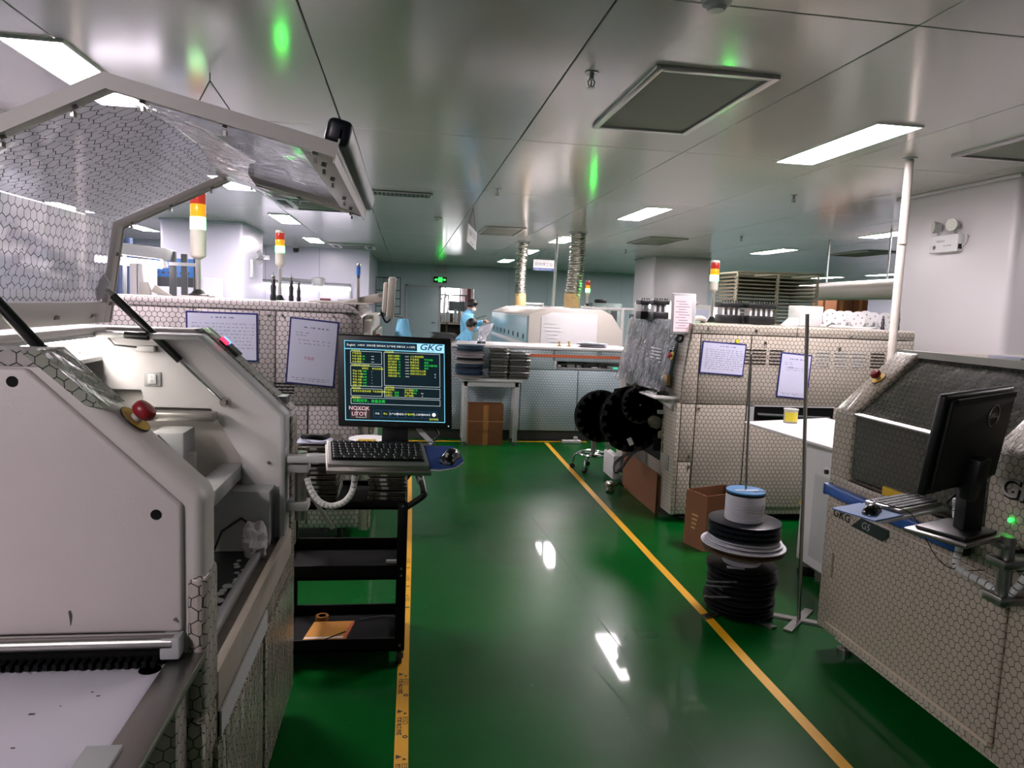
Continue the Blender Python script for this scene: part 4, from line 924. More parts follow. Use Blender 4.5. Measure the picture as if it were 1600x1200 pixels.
h = MB().tube(smooth_pts([(TX1-.01, TY0+.01, .70), (.06, TY0+.0, .735), (.098, TY0+.0, .765), (.098, TY0+.02, .78)], 4), .014, 10).build('handle', M['black'], T)
MB().tube(smooth_pts([(.098, TY0, .772), (.09, TY0+.1, .80), (.07, TY1-.06, .82), (.02, TY1-.02, .75)], 5), .014, 10).build('handle_bar', M['black'], h)
MB().tube([(.085, TY0+.09, .80), (.07, TY0+.3, .80)], .015, 10).build('handle_grip', M['lgrey'], h)
tag(MB().box(-.06, .005, 3.15, 3.165, .452, .466).build('cable_tie_bundle', M['paperw'], bevel=.005), 'white scrap on the rim of the trolley middle shelf', 'scrap')
# feeder cassettes stacked on the trolley
M['feeder'] = mat('feeder_metal', '#5d594c', .4, .55, var=.25, scale=30)
def feeder(x, y, z, w_=.165, h=.021, first=None):
    r = thing('feeder_cassette', '', 'feeder', (x, y, z))
    MB().box(x-w_/2, x+w_/2, y-.16, y+.16, z, z+h-.004).build('case', M['feeder'], r, bevel=.002, seg=1)
    for k in range(7): MB().box(x+w_/2-.075+k*.010, x+w_/2-.068+k*.010, y-.1615, y-.15, z+.006, z+.012).build('slot', M['blackmatte'], r)
    for q in (-.055, .012): MB().cyl((x+q, y-.164, z+h*.45), (x+q, y-.155, z+h*.45), .0055, n=10).build('knob', M['black'], r)
    MB().box(x-.03, x-.002, y-.1625, y-.15, z+.004, z+h-.006).build('label_plate', M['lgrey'], r)
    return r
f0 = feeder(-.06, 3.32, .713)
f0['label'] = 'bottom feeder cassette of the stack below the keyboard'; f0['group'] = 'feeder stack below the keyboard'
for k in range(1, 9):
    c = copy_tree(f0, None, (-.06+random.uniform(-.006, .006), 3.32+random.uniform(-.012, .012), .713+.021*k))
    c['label'] = ('top' if k == 8 else ('second', 'third', 'fourth', 'fifth', 'sixth', 'seventh', 'eighth')[k-1])+' feeder cassette '+('' if k == 8 else 'from the bottom ')+'of the stack below the keyboard'
for k in range(12):
    c = copy_tree(f0, None, (-.36+random.uniform(-.008, .008), 3.34+random.uniform(-.012, .012), .713+.021*k))
    c['group'] = 'feeder stack beside the open printer'
    c['label'] = ('bottom', 'second', 'third', 'fourth', 'fifth', 'sixth', 'seventh', 'eighth', 'ninth', 'tenth', 'eleventh', 'top')[k]+' feeder cassette '+('' if k in (0, 11) else 'up ')+'of the taller stack beside the open printer'
# things on the feeder stacks
b = MB(); b.box(-.46, -.31, 3.22, 3.34, .966, .972); o = b.build('component_bag', M['paper'], bevel=.002)
tag(o, 'flat silvery component bag on the taller feeder stack', 'bag')
b = MB(); b.tube(smooth_pts([(-.44, 3.3, .985), (-.40, 3.24, .995), (-.35, 3.25, .99), (-.33, 3.3, .99)]), .012, 8)
tag(b.build('cable_coil', M['blackmatte']), 'short black lead lying on the silvery component bag', 'cable')
t = thing('tape_reel', 'white tape reel with yellow label between monitor and feeder stack', 'reel', (-.155, 3.36, .905))
for k in range(4): MB().lathe([(.02, 0), (.09, 0), (.09, .004), (.02, .004)], (-.155, 3.36, .906+k*.02), 32).build('flange', M['paperw'], t)
MB().lathe([(.02, 0), (.075, 0), (.075, .06), (.02, .06)], (-.155, 3.36, .908), 32).build('tape', M['lgrey'], t)
MB().box(-.2, -.12, 3.29, 3.33, .9705, .9715).build('yellow_label', M['yellow'], t)
# lower shelf: notebook, pen, tape roll, wire
t = thing('notebook', 'orange notebook lying on the bottom shelf of the black trolley', 'notebook', (-.31, 3.2, .067))
Mx = plane_frame((-.315, 3.30, .068), (1, .02, 0), (.16, 1, 0))
MB(Mx).box(-.09, .09, -.12, .1, 0, .009).build('pages', M['paperw'], t)
MB(Mx).box(-.093, .092, -.122, .102, .009, .011).build('cover', mat('orange_cover', '#c98a35', .5, var=.12, scale=14), t)
MB(Mx).box(.082, .093, -.122, .102, .0, .0115).build('spine', mat('salmon_spine', '#b8603a', .5), t)
MB(Mx).box(-.09, .08, -.075, -.06, .011, .0116).build('printed_band', M['paperw'], t)
lettering([('No.', 0, 0, .02)], Mx @ Matrix.Translation((-.045, .08, .0117)), 'title_mark', M['dgrey'], t)
tag(MB(Mx).tube([(-.02, -.12, .014), (.08, -.02, .014)], .003, 8).build('pen', M['black']), 'thin black pen lying across the orange notebook', 'pen')
t = thing('tape_roll', 'brown tape roll behind the orange notebook on the trolley', 'tape', (-.36, 3.44, .067))
MB().lathe([(.018, 0), (.03, 0), (.03, .025), (.018, .025)], (-.36, 3.44, .068), 24).build('roll', mat('kapton_tape', '#8a5a28', .3), t)
MB().lathe([(.014, 0), (.018, 0), (.018, .025), (.014, .025)], (-.36, 3.44, .068), 24).build('core', M['carton'], t)
tag(MB().tube(smooth_pts([(-.19, 3.43, .07), (-.14, 3.44, .075), (-.07, 3.45, .078), (-.01, 3.44, .08)]), .003, 6).build('bent_wire', M['steel']), 'bent steel wire on the trolley bottom shelf', 'wire')
# ================================================================ yellow floor tapes
M['tape'] = mat('yellow_floor_tape', '#c99412', .5, var=.1, scale=6)
def tape(name, pts, w_, label):
    b = MB(); n = len(pts)
    for (xa, ya), (xb, yb) in zip(pts, pts[1:]):
        dx, dy = xb-xa, yb-ya; l = math.hypot(dx, dy); nx_, ny_ = -dy/l*w_/2, dx/l*w_/2
        b.add([(xa-nx_, ya-ny_, .0), (xa+nx_, ya+ny_, .0), (xb+nx_, yb+ny_, .0), (xb-nx_, yb-ny_, .0), (xa-nx_, ya-ny_, .0016), (xa+nx_, ya+ny_, .0016), (xb+nx_, yb+ny_, .0016), (xb-nx_, yb-ny_, .0016)], [(0, 3, 2, 1), (4, 5, 6, 7), (0, 1, 5, 4), (2, 3, 7, 6), (1, 2, 6, 5), (3, 0, 4, 7)])
    o = b.build(name, M['tape']); return tag(o, label, 'floor tape', 'yellow floor tapes')
tape('floor_tape', [(1.585, .4), (1.605, 2.2), (1.612, 3.0), (1.624, 3.5), (1.63, 4.4), (1.65, 6.0), (1.69, 8.42)], .048, 'long plain yellow floor tape running past the reel stack along the aisle')
lt = tape('floor_tape', [(.0, .4), (.021, 2.3), (.027, 3.1), (.05, 4.6), (.06, 5.5), (.075, 8.42)], .05, 'yellow floor tape with black printed marks under the trolley wheel')
tape('floor_tape', [(-.3, 8.40), (.9, 8.43), (2.2, 8.49)], .045, 'yellow floor tape running across in front of the far counter')
its = []
M['tapeink'] = mat('tape_print', '#2a1c08', .7)
for k in range(10):
    y = 1.78+k*.29
    b0 = plane_frame((.016+.0029*k, y, .0019), (-.01, -1, 0), (1, -.01, 0))
    if y > 3.02 and y < 3.6: continue
    lettering([('ESD', -.02, .0105, .027, 'CENTER', 0, 0, 1.2), ('防静电工作区', .015, -.0125, .02, 'CENTER', 0, .0006), ('▲', -.07, .011, .018), ('▲', -.085, -.011, .028), ('✿', .085, .011, .03)], b0, 'printed_marks', M['tapeink'], lt)
# ================================================================ far left bench behind the left machine
Bn = thing('bench_lamp', 'bright tube lamp in a grey hood above the far left bench', 'lamp', (-2.6, 7.0, 1.0))
def P2(u, v, y): q = at(u, v, y); return q.x, q.z
yb = 7.0
x0, z0 = P2(150, 402, yb); x1, z1 = P2(262, 392, yb)
MB(plane_frame(at(215, 392, yb), at(262, 398, yb)-at(180, 388, yb), (0, 1, 0))).box(-.45, .27, -.1, .12, -.05, .05).build('lamp_hood', M['lgrey'], Bn, bevel=.008)
MB().tube([at(150, 404, yb-.03), at(253, 414, yb-.03)], .034, 14).build('lamp_tube', glow('bench_tube', '#fff2ff', 6), Bn)
MB().tube([at(252, 398, yb), at(258, 412, yb-.05), at(259, 418, yb-.06)], .022, 8).build('lamp_bracket', M['paperw'], Bn)
MB().tube([at(195, 396, yb+.1), at(195, 468, yb+.1)], .02, 8).build('lamp_post', M['grey'], Bn)
b = thing('blue_bin_wall', 'blue louvred panel behind the grey upright posts', 'panel', tuple(at(270, 445, 7.4)))
pa, pb = at(238, 402, 7.4), at(303, 446, 7.4)
MB().box(pa.x, pb.x, 7.4, 7.43, pb.z, pa.z).build('panel', M['bluebox'], b)
for k in range(6): MB().box(pa.x+.03+.055*k, pa.x+.055+.055*k, 7.39, 7.4, pb.z+.10, pb.z+.12).build('louvre', M['dgrey'], b)
MB().box(pa.x, pb.x, 7.38, 7.42, pb.z-.02, pb.z+.07).build('lower_rail', M['dgrey'], b)
for k, (u, v0, w_) in enumerate(((270, 393, .055), (288, 397, .05), (305, 400, .02))):
    q = at(u, v0, 7.1); o = MB().box(q.x-w_/2, q.x+w_/2, 7.08, 7.12, 1.0, q.z).build('upright_post', mat('slotted_steel', '#3d4142', .55, .0), None, bevel=.004)
    tag(o, ('wide grey slotted upright nearest the bench lamp', 'grey slotted upright between its two neighbours by the blue panel', 'thin grey upright beside the tall signal tower pole')[k], 'post', 'grey uprights by the blue panel')
q = at(280, 412, 7.1); q2 = at(309, 418, 7.1)
tag(MB().box(q.x-.08, q2.x, 7.06, 7.08, q.z-.02, q.z+.01).build('cross_rail', M['lgrey']), 'light rail fixed across the grey uprights', 'rail')
for k, (u, w_, lab) in enumerate(((210, .07, 'white perforated strip column left of the blue panel'), (219, .05, 'white drilled strip beside the perforated column'))):
    q = at(u, 415, 6.9); q3 = at(u, 470, 6.9); o = MB().box(q.x-w_/2, q.x+w_/2, 6.88, 6.92, q3.z-.2, q.z+.02).build('perforated_column', M['white2'], None, bevel=.003); tag(o, lab, 'column', 'white strip columns')
q = at(232, 425, 7.25); tag(MB().box(q.x-.1, q.x+.08, 7.2, 7.24, .9, q.z+.1).build('partition_screen', M['wall'], bevel=.004), 'plain pale screen panel under the bench lamp', 'panel')
q = at(230, 450, 6.8)
t = thing('clamp_stand', 'small cream bracket with sloping arm on the far bench', 'bracket', (q.x, 6.8, 1.55))
MB().prism([(q.x-.06, 1.53), (q.x-.06, 1.68), (q.x+.0, 1.68), (q.x+.03, 1.60), (q.x+.03, 1.53)], 'y', 6.78, 6.83).build('block', M['cream'], t, bevel=.004)
MB().prism([(q.x+.03, 1.60), (q.x+.07, 1.66), (q.x+.21, 1.565), (q.x+.19, 1.53)], 'y', 6.79, 6.82).build('arm', M['cream'], t, bevel=.004)
t = thing('work_bench', 'far left work bench hidden behind the left machine', 'bench', (-2.9, 7.1, 0))
MB().box(-3.9, -1.6, 6.7, 7.5, 1.49, 1.53).build('top', M['lgrey'], t)
for x in (-3.8, -1.7):
    for y in (6.75, 7.45): MB().box(x-.025, x+.025, y-.025, y+.025, 0, 1.49).build('leg', M['grey'], t)
# curtain strip seen through the hood
b = MB(); vs = []
for k in range(40):
    x = -3.35+.019*k; vs += [(x, 7.55+.02*math.sin(k*1.3), .8), (x, 7.55+.02*math.sin(k*1.3), 2.1)]
b.add(vs, [(2*k, 2*k+2, 2*k+3, 2*k+1) for k in range(39)])
tag(b.build('strip_curtain', mat('slate_blue_curtain', '#5a6b8c', .6)), 'slate blue pleated curtain beside the bench lamp', 'curtain')
# wall mounted fan and camera on the left partition
q = at(396, 388, 12.6)
t = thing('wall_fan', 'small white fan bracket on the side of the wide column', 'fan', (-2.58, 12.9, 2.1))
MB().box(-2.6, -2.56, 12.86, 12.94, 1.9, 2.2).build('back_plate', M['paperw'], t, bevel=.005)
MB().tube([(-2.57, 12.9, 2.15), (-2.48, 12.88, 2.2), (-2.42, 12.85, 2.24)], .02, 8).build('arm', M['lgrey'], t)
for k in range(3): MB(plane_frame((-2.41, 12.84, 2.24), (math.cos(k*2.1), .3, math.sin(k*2.1)), (-math.sin(k*2.1), .3, math.cos(k*2.1)))).box(.02, .13, -.04, .04, -.003, .003).build('blade', M['lgrey'], t, bevel=.003)
MB().cyl((-2.42, 12.8, 2.24), (-2.40, 12.9, 2.24), .035).build('motor', M['grey'], t)
q = at(462, 391, 17.3)
t = thing('security_camera', 'small round security camera high on the lavender partition', 'camera', (q.x, 17.35, q.z))
MB().lathe([(.0, -.1), (.055, -.08), (.07, -.03), (.07, 0)], (q.x, 17.35, q.z+.05), 20).build('dome', M['black'], t)
MB().box(q.x-.07, q.x+.07, 17.35, 17.5, q.z+.04, q.z+.12).build('mount', M['paperw'], t, bevel=.01)
# glowing tube lamp fixed to the partition
t = thing('bench_lamp', 'long glowing tube lamp on the lavender partition behind the shorter tower', 'lamp', tuple(at(470, 452, 17.4)))
MB().tube([at(384, 443, 17.38), at(548, 452, 17.38)], .032, 10).build('lamp_tube', glow('far_tube', '#fdf0ff', 4), t)
MB().tube([at(384, 438, 17.42), at(548, 447, 17.42)], .05, 8).build('lamp_hood', M['grey'], t)
MB().tube([at(548, 449, 17.4), (at(549, 475, 17.4).x, 17.4, 0)], .03, 8).build('lamp_post', M['lgrey'], t)
q = at(497, 443, 17.2)
t = thing('magnifier_lamp', 'grey magnifier lamp on an arm in front of the glowing tube', 'lamp', tuple(q))
MB().lathe([(.12, -.06), (.15, .0), (.15, .12), (.05, .15)], q, 18).build('head', M['lgrey'], t)
MB().tube([at(440, 437, 17.3), at(497, 441, 17.2)], .05, 8).build('arm', M['grey'], t)
q2 = at(440, 437, 17.3); MB().tube([q2, (q2.x, 17.5, q2.z)], .04, 8).build('wall_bracket', M['grey'], t)
# square wire grid on the far wall
t = thing('wire_grid', 'black square wire grid panel on the far wall beside the edge on monitor', 'wire grid', tuple(at(607, 490, 21.5)))
for k, u in enumerate((588, 600, 612, 626)): MB().tube([at(u, 434, 21.5), at(u-1, 490, 21.5)], .012, 6).build('vertical_wire', M['black'], t)
for k, v in enumerate((433, 453, 466, 478, 490)): MB().tube([at(587, v, 21.5), at(626, v+1, 21.5)], .012, 6).build('horizontal_wire', M['black'], t)
# ================================================================ far counter across the end of the aisle
FC = thing('counter_machine', 'film covered long counter with orange stripe across the end of the aisle', 'machine', (1.5, 8.9, 0))
cy0 = 8.52
MB().box(.0, 2.75, cy0+.03, 9.3, .12, .86).build('body', M['filmfar'], FC)
MB().box(.0, 1.76, cy0+.03, 9.3, .86, 1.10).build('body_upper', M['filmfar'], FC)
MB().box(1.76, 2.75, 8.9, 9.3, .86, 1.10).build('body_back', M['grey'], FC)
MB().box(-.02, 2.77, cy0-.02, 9.32, 1.10, 1.135).build('worktop', M['white2'], FC, bevel=.006)
MB().box(.0, 2.75, cy0+.06, 9.25, 0, .12).build('plinth', M['dgrey'], FC)
for x0, x1 in ((.01, .68), (.69, 1.365), (1.375, 2.06), (2.07, 2.745)): MB().box(x0, x1, cy0, cy0+.032, .13, .855).build('front_panel', M['filmfar'], FC, bevel=.004)
MB().box(.01, 1.757, cy0, cy0+.032, .865, 1.095).build('front_panel', M['filmfar'], FC, bevel=.004)
MB().box(1.765, 2.745, cy0, cy0+.032, .968, 1.095).build('front_panel', M['filmfar'], FC, bevel=.004)
M['orange'] = mat('orange_stripe', '#c8623a', .5, var=.08)
MB().box(1.46, 2.74, cy0-.004, cy0+.002, 1.012, 1.045).build('orange_stripe', M['orange'], FC)
# opening with transport parts
MB().box(1.765, 2.745, cy0+.03, cy0+.34, .862, .866).build('opening_floor', M['grey'], FC)
MB().box(1.765, 2.745, 8.86, 8.9, .86, .97).build('opening_back', M['lgrey'], FC)
MB().box(1.758, 1.80, cy0-.002, cy0+.03, .862, .97).build('opening_edge', M['lgrey'], FC, bevel=.012)
MB().box(1.78, 2.74, cy0+.02, cy0+.035, .866, .892).build('lower_lip', M['grey'], FC, bevel=.004)
for x, w_, h in ((1.83, .05, .05), (1.95, .10, .075), (2.07, .05, .06), (2.16, .04, .07), (2.25, .12, .03), (2.33, .03, .07), (2.45, .12, .05)):
    MB().box(x, x+w_, cy0+.12, cy0+.2, .868, .868+h).build('transport_part', M['alu'] if w_ > .045 else M['dgrey'], FC, bevel=.004)
MB().tube([(1.85, cy0+.1, .93), (2.6, cy0+.1, .925)], .008).build('guide_rail', M['steel'], FC)
MB().box(2.5, 2.56, cy0+.015, cy0+.05, .885, .91).build('indicator', mat('teal_indicator', '#3fa890', .3, emit='#40c0a0', es=.4), FC, bevel=.006)
for u in (874, 889):
    q = at(u, 537, 8.75); MB().lathe([(.012, 0), (.03, .002), (.03, .012), (.008, .018), (.008, .04), (.02, .045), (.012, .06), (.0, .062)], (q.x, 8.75, 1.135), 14).build('brass_knob', mat('brass', '#b08a3a', .3, .9), FC)
bolt(FC, (2.32, cy0, 1.07), (0, -1, 0), .03, M['grey'])
# items on the counter
t = thing('reel_pile', 'fanned pile of grey flat discs on the counter right of the brass knobs', 'discs', (2.25, 8.7, 1.135))
for k in range(5):
    MB(Matrix.Translation((2.27+.03*math.sin(k*2), 8.72, 1.140+k*.011)) @ Matrix.Rotation(.012*k, 4, 'Y')).lathe([(.0, 0), (.17, 0), (.17, .005), (0, .005)], (0, 0, 0), 30).build('disc', (M['black'], M['paper'], M['dgrey'], M['lgrey'], M['paper'])[k], t)
t = thing('reel_pile', 'ragged pile of thin black trays on the counter above the lit monitor', 'trays', (.45, 8.75, 1.135))
for k in range(11):
    MB(Matrix.Translation((.45+random.uniform(-.03, .03), 8.75, 1.143+k*.0105)) @ Matrix.Rotation(random.uniform(-.5, .5), 4, 'Z') @ Matrix.Rotation(random.uniform(-.03, .03), 4, 'Y')).box(-.14, .14, -.1, .1, 0, .004).build('tray', M['black'], t)
b = MB(); vs = []
for i in range(8):
    t_ = i/7; z = 1.137+.22*t_; r0 = (.06, .05, .04, .045, .06, .075, .085, .09)[i]
    for k in range(12):
        a_ = 2*PI*k/12; q = r0*(1+.18*math.sin(4*a_+i)); vs.append((.90+.05*t_+q*math.cos(a_), 8.72+q*.7*math.sin(a_), z+(.03*math.cos(a_) if i == 7 else 0)))
b.add(vs, [(i*12+k, i*12+(k+1) % 12, (i+1)*12+(k+1) % 12, (i+1)*12+k) for i in range(7) for k in range(12)])
t = thing('plastic_bag', 'open clear plastic bag standing on the counter beside the seated worker', 'bag', (.9, 8.72, 1.135))
b.build('bag_film', clearfilm('milky_bag', lines=False, haze=.65, wr=.8, wscale=(8, 8, 8), gloss=.4), t)
MB().box(.85, .95, 8.68, 8.76, 1.136, 1.165).build('contents', M['dgrey'], t, bevel=.01)
# ================================================================ small steel table, reels, trays and carton in front
ST = thing('steel_table', 'small grey steel table in front of the far counter', 'table', (1.0, 8.33, 0))
MB().box(.62, 1.34, 8.16, 8.48, .735, .765).build('table_top', M['lgrey'], ST, bevel=.004)
MB().box(.66, 1.31, 8.18, 8.2, .68, .735).build('apron', M['lgrey'], ST); MB().box(.66, 1.31, 8.44, 8.46, .68, .735).build('apron', M['lgrey'], ST)
for x in (.69, 1.275):
    for y in (8.2, 8.44):
        l = MB().box(x-.024, x+.024, y-.02, y+.02, .04, .735).build('leg', M['lgrey'], ST, bevel=.004)
        MB().lathe([(.028, 0), (.028, .012), (.01, .02), (.01, .045)], (x, y, 0), 14).build('levelling_foot', M['dgrey'], ST)
for k in range(4):
    for x in (.69, 1.275): bolt(ST, (x, 8.18, .70-.05*k), (0, -1, 0), .004, M['dgrey'])
rp = [('#20303a', .165), ('#6c6a6c', .185), ('#1f2c3c', .165), ('#8b8687', .187), ('#16222c', .16), ('#6f6e72', .187), ('#1a2836', .165), ('#26384a', .165), ('#15202b', .16), ('#2a3d52', .16), ('#1b2733', .16)]
rp = [('#85817f', .187), ('#22303f', .165), ('#2a3d55', .163), ('#18222e', .16), ('#2b3c50', .163), ('#8d8887', .188), ('#151c24', .16), ('#878284', .185), ('#767174', .18), ('#1c2a36', .165), ('#27414e', .165)]
ords = ('bottom', 'second', 'third', 'fourth', 'fifth', 'sixth', 'seventh', 'eighth', 'ninth', 'tenth', 'top')
z = .766
for k, (c, r0) in enumerate(rp):
    h = .034; x, y = .735+random.uniform(-.008, .008), 8.31+random.uniform(-.01, .01)
    t = thing('component_reel', ords[k]+' reel '+('' if k in (0, 10) else 'up ')+'in the stack on the grey steel table', 'reel', (x, y, z), 'reels stacked on the steel table')
    mm = mat('reel_'+c[1:], c, .6, var=.1, spec=.25)
    for dz in (0, h-.006): MB().lathe([(.04, 0), (r0, 0), (r0, .0035), (.04, .0035)], (x, y, z+dz), 36).build('flange', mm, t)
    MB().lathe([(.04, 0), (r0*.9, 0), (r0*.9, h-.009), (.04, h-.009)], (x, y, z+.0035), 30).build('wound_tape', mm, t)
    if k == 10:
        for a_ in (.3, 2.4, 4.5): MB(plane_frame((x, y, z+h-.0024), (math.cos(a_), math.sin(a_), 0), (-math.sin(a_), math.cos(a_), 0))).box(.07, .13, -.03, .03, 0, .0006).build('flange_window', M['blackmatte'], t)
    z += h
for st, (x, n, w_, lab) in enumerate(((1.06, 10, .20, 'tray column nearest the reels'), (1.30, 9, .24, 'right hand tray column'))):
    z = .766
    for k in range(n):
        h = .036; xx = x+random.uniform(-.008, .008); y = 8.31+random.uniform(-.01, .01)
        t = thing('feeder_cassette', (ords[k] if k < n-1 else 'top')+' dark cassette '+('' if k in (0, n-1) else 'up ')+'in the '+lab+' on the steel table', 'feeder', (xx, y, z), 'cassettes on the steel table: '+lab)
        MB().box(xx-w_/2, xx+w_/2, y-.13, y+.13, z, z+.012).build('base_plate', M['alu'] if k % 2 == 0 else M['feeder'], t, bevel=.002, seg=1)
        MB().box(xx-w_/2+.012, xx+w_/2-.05, y-.115, y+.12, z+.012, z+.032).build('mechanism', M['dgrey'], t, bevel=.004, seg=1)
        MB().box(xx+w_/2-.045, xx+w_/2-.005, y-.12, y-.05, z+.012, z+.028).build('front_clip', M['feeder'], t, bevel=.003, seg=1)
        z += h
# carton under the table
def carton(label, c, ex, ey, wx, wy, h, flaps=0, name='carton', letters=None, fold=None):
    """open topped box; c = corner on the floor, ex/ey unit directions in plan"""
    ex, ey = Vector((*ex, 0)).normalized(), Vector((*ey, 0)).normalized(); o_ = Vector(c)
    t = thing(name, label, 'box', tuple(o_+ex*wx/2+ey*wy/2), None); Mx = plane_frame(o_, ex, ey); th = .005
    for nm, x0, x1, y0, y1 in (('front_side', 0, wx, 0, th), ('back_side', 0, wx, wy-th, wy), ('left_side', 0, th, th, wy-th), ('right_side', wx-th, wx, th, wy-th)):
        MB(Mx).box(x0, x1, y0, y1, 0, h).build(nm, M['carton'], t)
    MB(Mx).box(th, wx-th, th, wy-th, 0, th).build('bottom', M['carton'], t)
    if fold: MB(Mx).box(-.001, wx+.001, -.0015, 0, fold, fold+.006).build('crease', mat('pale_crease', '#b58a58', .8), t)
    if letters: lettering(letters, Mx @ plane_frame((wx/2, -.002, 0), (1, 0, 0), (0, 0, 1)), 'printed_words', mat('faded_carton_print', '#5a3418', .8), t)
    return t, Mx
t, Mx = carton('open brown carton under the grey steel table', (.735, 8.21, .001), (1, 0), (0, 1), .40, .2, .47, letters=[('易碎物品', 0, .15, .055)], fold=.27)
MB(Mx).box(.17, .23, -.0012, 0, .0, .46).build('packing_tape', mat('packing_tape_brown', '#9a6a3a', .3), t)
q = at(895, 686, 8.35)
t = thing('plastic_bracket', 'white plastic bracket lying on the floor before the far counter', 'scrap', (q.x, 8.4, 0))
MB().box(q.x-.12, q.x+.11, 8.36, 8.44, 0.002, .035).build('plate', M['white2'], t, bevel=.005); MB().box(q.x+.02, q.x+.07, 8.38, 8.42, .035, .08).build('tab', M['white2'], t, bevel=.008)
# ================================================================ reflow oven
OV = thing('reflow_oven', 'large pale reflow oven with row of slots and ducts behind the counter', 'machine', (2.4, 12.2, 0))
oprof = [(1.69, .3), (1.69, 1.495), (1.97, 1.60), (2.72, 1.60), (2.87, 1.53), (3.03, 1.30), (3.03, .3)]
MB().prism(oprof, 'y', 10.0, 14.4).build('tunnel_body', M['cream'], OV, bevel=.015)
MB().prism([(1.86, .5), (1.86, 1.47), (2.0, 1.53), (2.66, 1.53), (2.66, .5)], 'y', 9.985, 10.01).build('front_cover', M['white2'], OV, bevel=.006)
sp = MB().box(1.672, 1.70, 10.06, 14.3, 1.10, 1.47).build('side_hood', mat('teal_tinted_paint', '#8fb0b4', .25, var=.05), OV, bevel=.006)
for k in range(8): MB().box(1.667, 1.675, 10.3+.5*k, 10.40+.5*k, 1.14, 1.21).build('vent_slot', M['blackmatte'], sp)
MB().prism([(1.66, 1.04), (1.69, 1.09), (1.72, 1.09), (1.72, 1.02)], 'y', 10.0, 14.4).build('handrail', M['white2'], OV)
MB().box(1.68, 1.70, 10.02, 14.35, .35, 1.02).build('lower_panel', mat('teal_lower_paint', '#7fa3aa', .3), OV)
for y in (10.9, 12.2, 13.4): MB().box(1.99, 2.66, y, y+.5, 1.598, 1.615).build('top_hatch', M['white2'], OV, bevel=.006)
for x in (1.85, 2.9):
    for y in (10.2, 14.2): MB().box(x-.04, x+.04, y-.04, y+.04, 0, .31).build('foot', M['dgrey'], OV)
for k in range(7):
    MB().tube([(1.88+.02*k, 9.98, 1.38-.05*k), (2.1+.03*(k % 3), 9.98, 1.375-.05*k)], .004, 6).build('film_crease', M['paperw'], OV)
M['duct'] = mat('crinkled_foil', '#b8b6ae', .25, 1, var=.25, scale=40, bump=.8, bscale=45)
def duct(x0, y0, z0, x1, y1, r, label, lean):
    t = thing('flexible_duct', label, 'duct', (x0, y0, z0), 'silver exhaust ducts')
    n = 90; m_ = 20; b = MB(); vs = []
    for i in range(n+1):
        s_ = i/n; c = Vector((x0+(x1-x0)*s_+lean*math.sin(PI*s_), y0+(y1-y0)*s_, z0+.1+(CEIL-z0-.1)*s_)); rr = r*(1+.07*math.sin(i*1.9))
        for k in range(m_): a_ = 2*PI*k/m_; q = rr*(1+.04*math.sin(a_*5+i*.9)); vs.append(c+Vector((q*math.cos(a_), q*math.sin(a_), 0)))
    b.add(vs, [(i*m_+k, i*m_+(k+1) % m_, (i+1)*m_+(k+1) % m_, (i+1)*m_+k) for i in range(n) for k in range(m_)]); b.build('duct_hose', M['duct'], t)
    MB().lathe([(r*1.06, 0), (r*1.06, .2), (r*.98, .21), (r*.98, 0)], (x0, y0, z0), 24).build('collar', mat('tan_tape', '#b89c68', .6), t)
    MB().lathe([(r*.9, -.02), (r*1.25, -.02), (r*1.25, 0), (r*.9, 0)], (x1, y1, CEIL), 24).build('ceiling_ring', M['lgrey'], t)
duct(2.51, 11.0, 1.615, 2.56, 11.0, .115, 'thicker silver foil duct rising from the oven to the ceiling', .02)
duct(2.02, 13.0, 1.615, 2.05, 13.0, .095, 'thinner silver foil duct at the far end of the oven', -.02)
# oven tower, pole and rail
tw = tower(2.75, 11.0, 1.64, 2.04, .034, 'small signal tower with green lamp lit on the reflow oven', .055, cap=True, body=.06, pole_r=.02)
q = at(916, 484, 10.9)
tag(MB().box(2.62, 2.85, 10.9, 11.1, 1.60, 1.64).build('lamp_base_box', M['white2'], bevel=.006), 'flat white box under the oven signal tower', 'box')
tag(MB().tube([(2.34, 11.6, 1.61), (2.36, 11.6, CEIL)], .022, 10).build('conduit_pole', M['lgrey']), 'thin grey conduit beside the thicker foil duct', 'pole')
t = thing('white_railing', 'white pipe railing between the oven and the ivory machine', 'railing', (3.3, 10.6, 0))
a_, b_ = at(925, 482, 10.6), at(1003, 484, 10.6)
MB().tube([a_, b_], .022, 10).build('top_pipe', M['white2'], t)
for u in (973,):
    q = at(u, 483, 10.6); MB().tube([(q.x, 10.6, 0), (q.x, 10.6, q.z)], .03, 10).build('post', M['white2'], t)
MB().tube([(a_.x, 10.6, a_.z), (a_.x, 10.6, 1.601)], .02, 8).build('stub', M['white2'], t)
MB().tube([(b_.x, 10.6, 0), (b_.x, 10.6, b_.z)], .03, 10).build('post', M['white2'], t)
a_, b_ = at(806, 474, 13.6), at(849, 475, 13.6)
tag(MB().tube([(a_.x, 13.6, 1.6), a_, b_, (b_.x, 13.6, 1.6)], .018, 8).build('guard_rail', M['white2']), 'low white guard rail on the far end of the oven', 'railing')
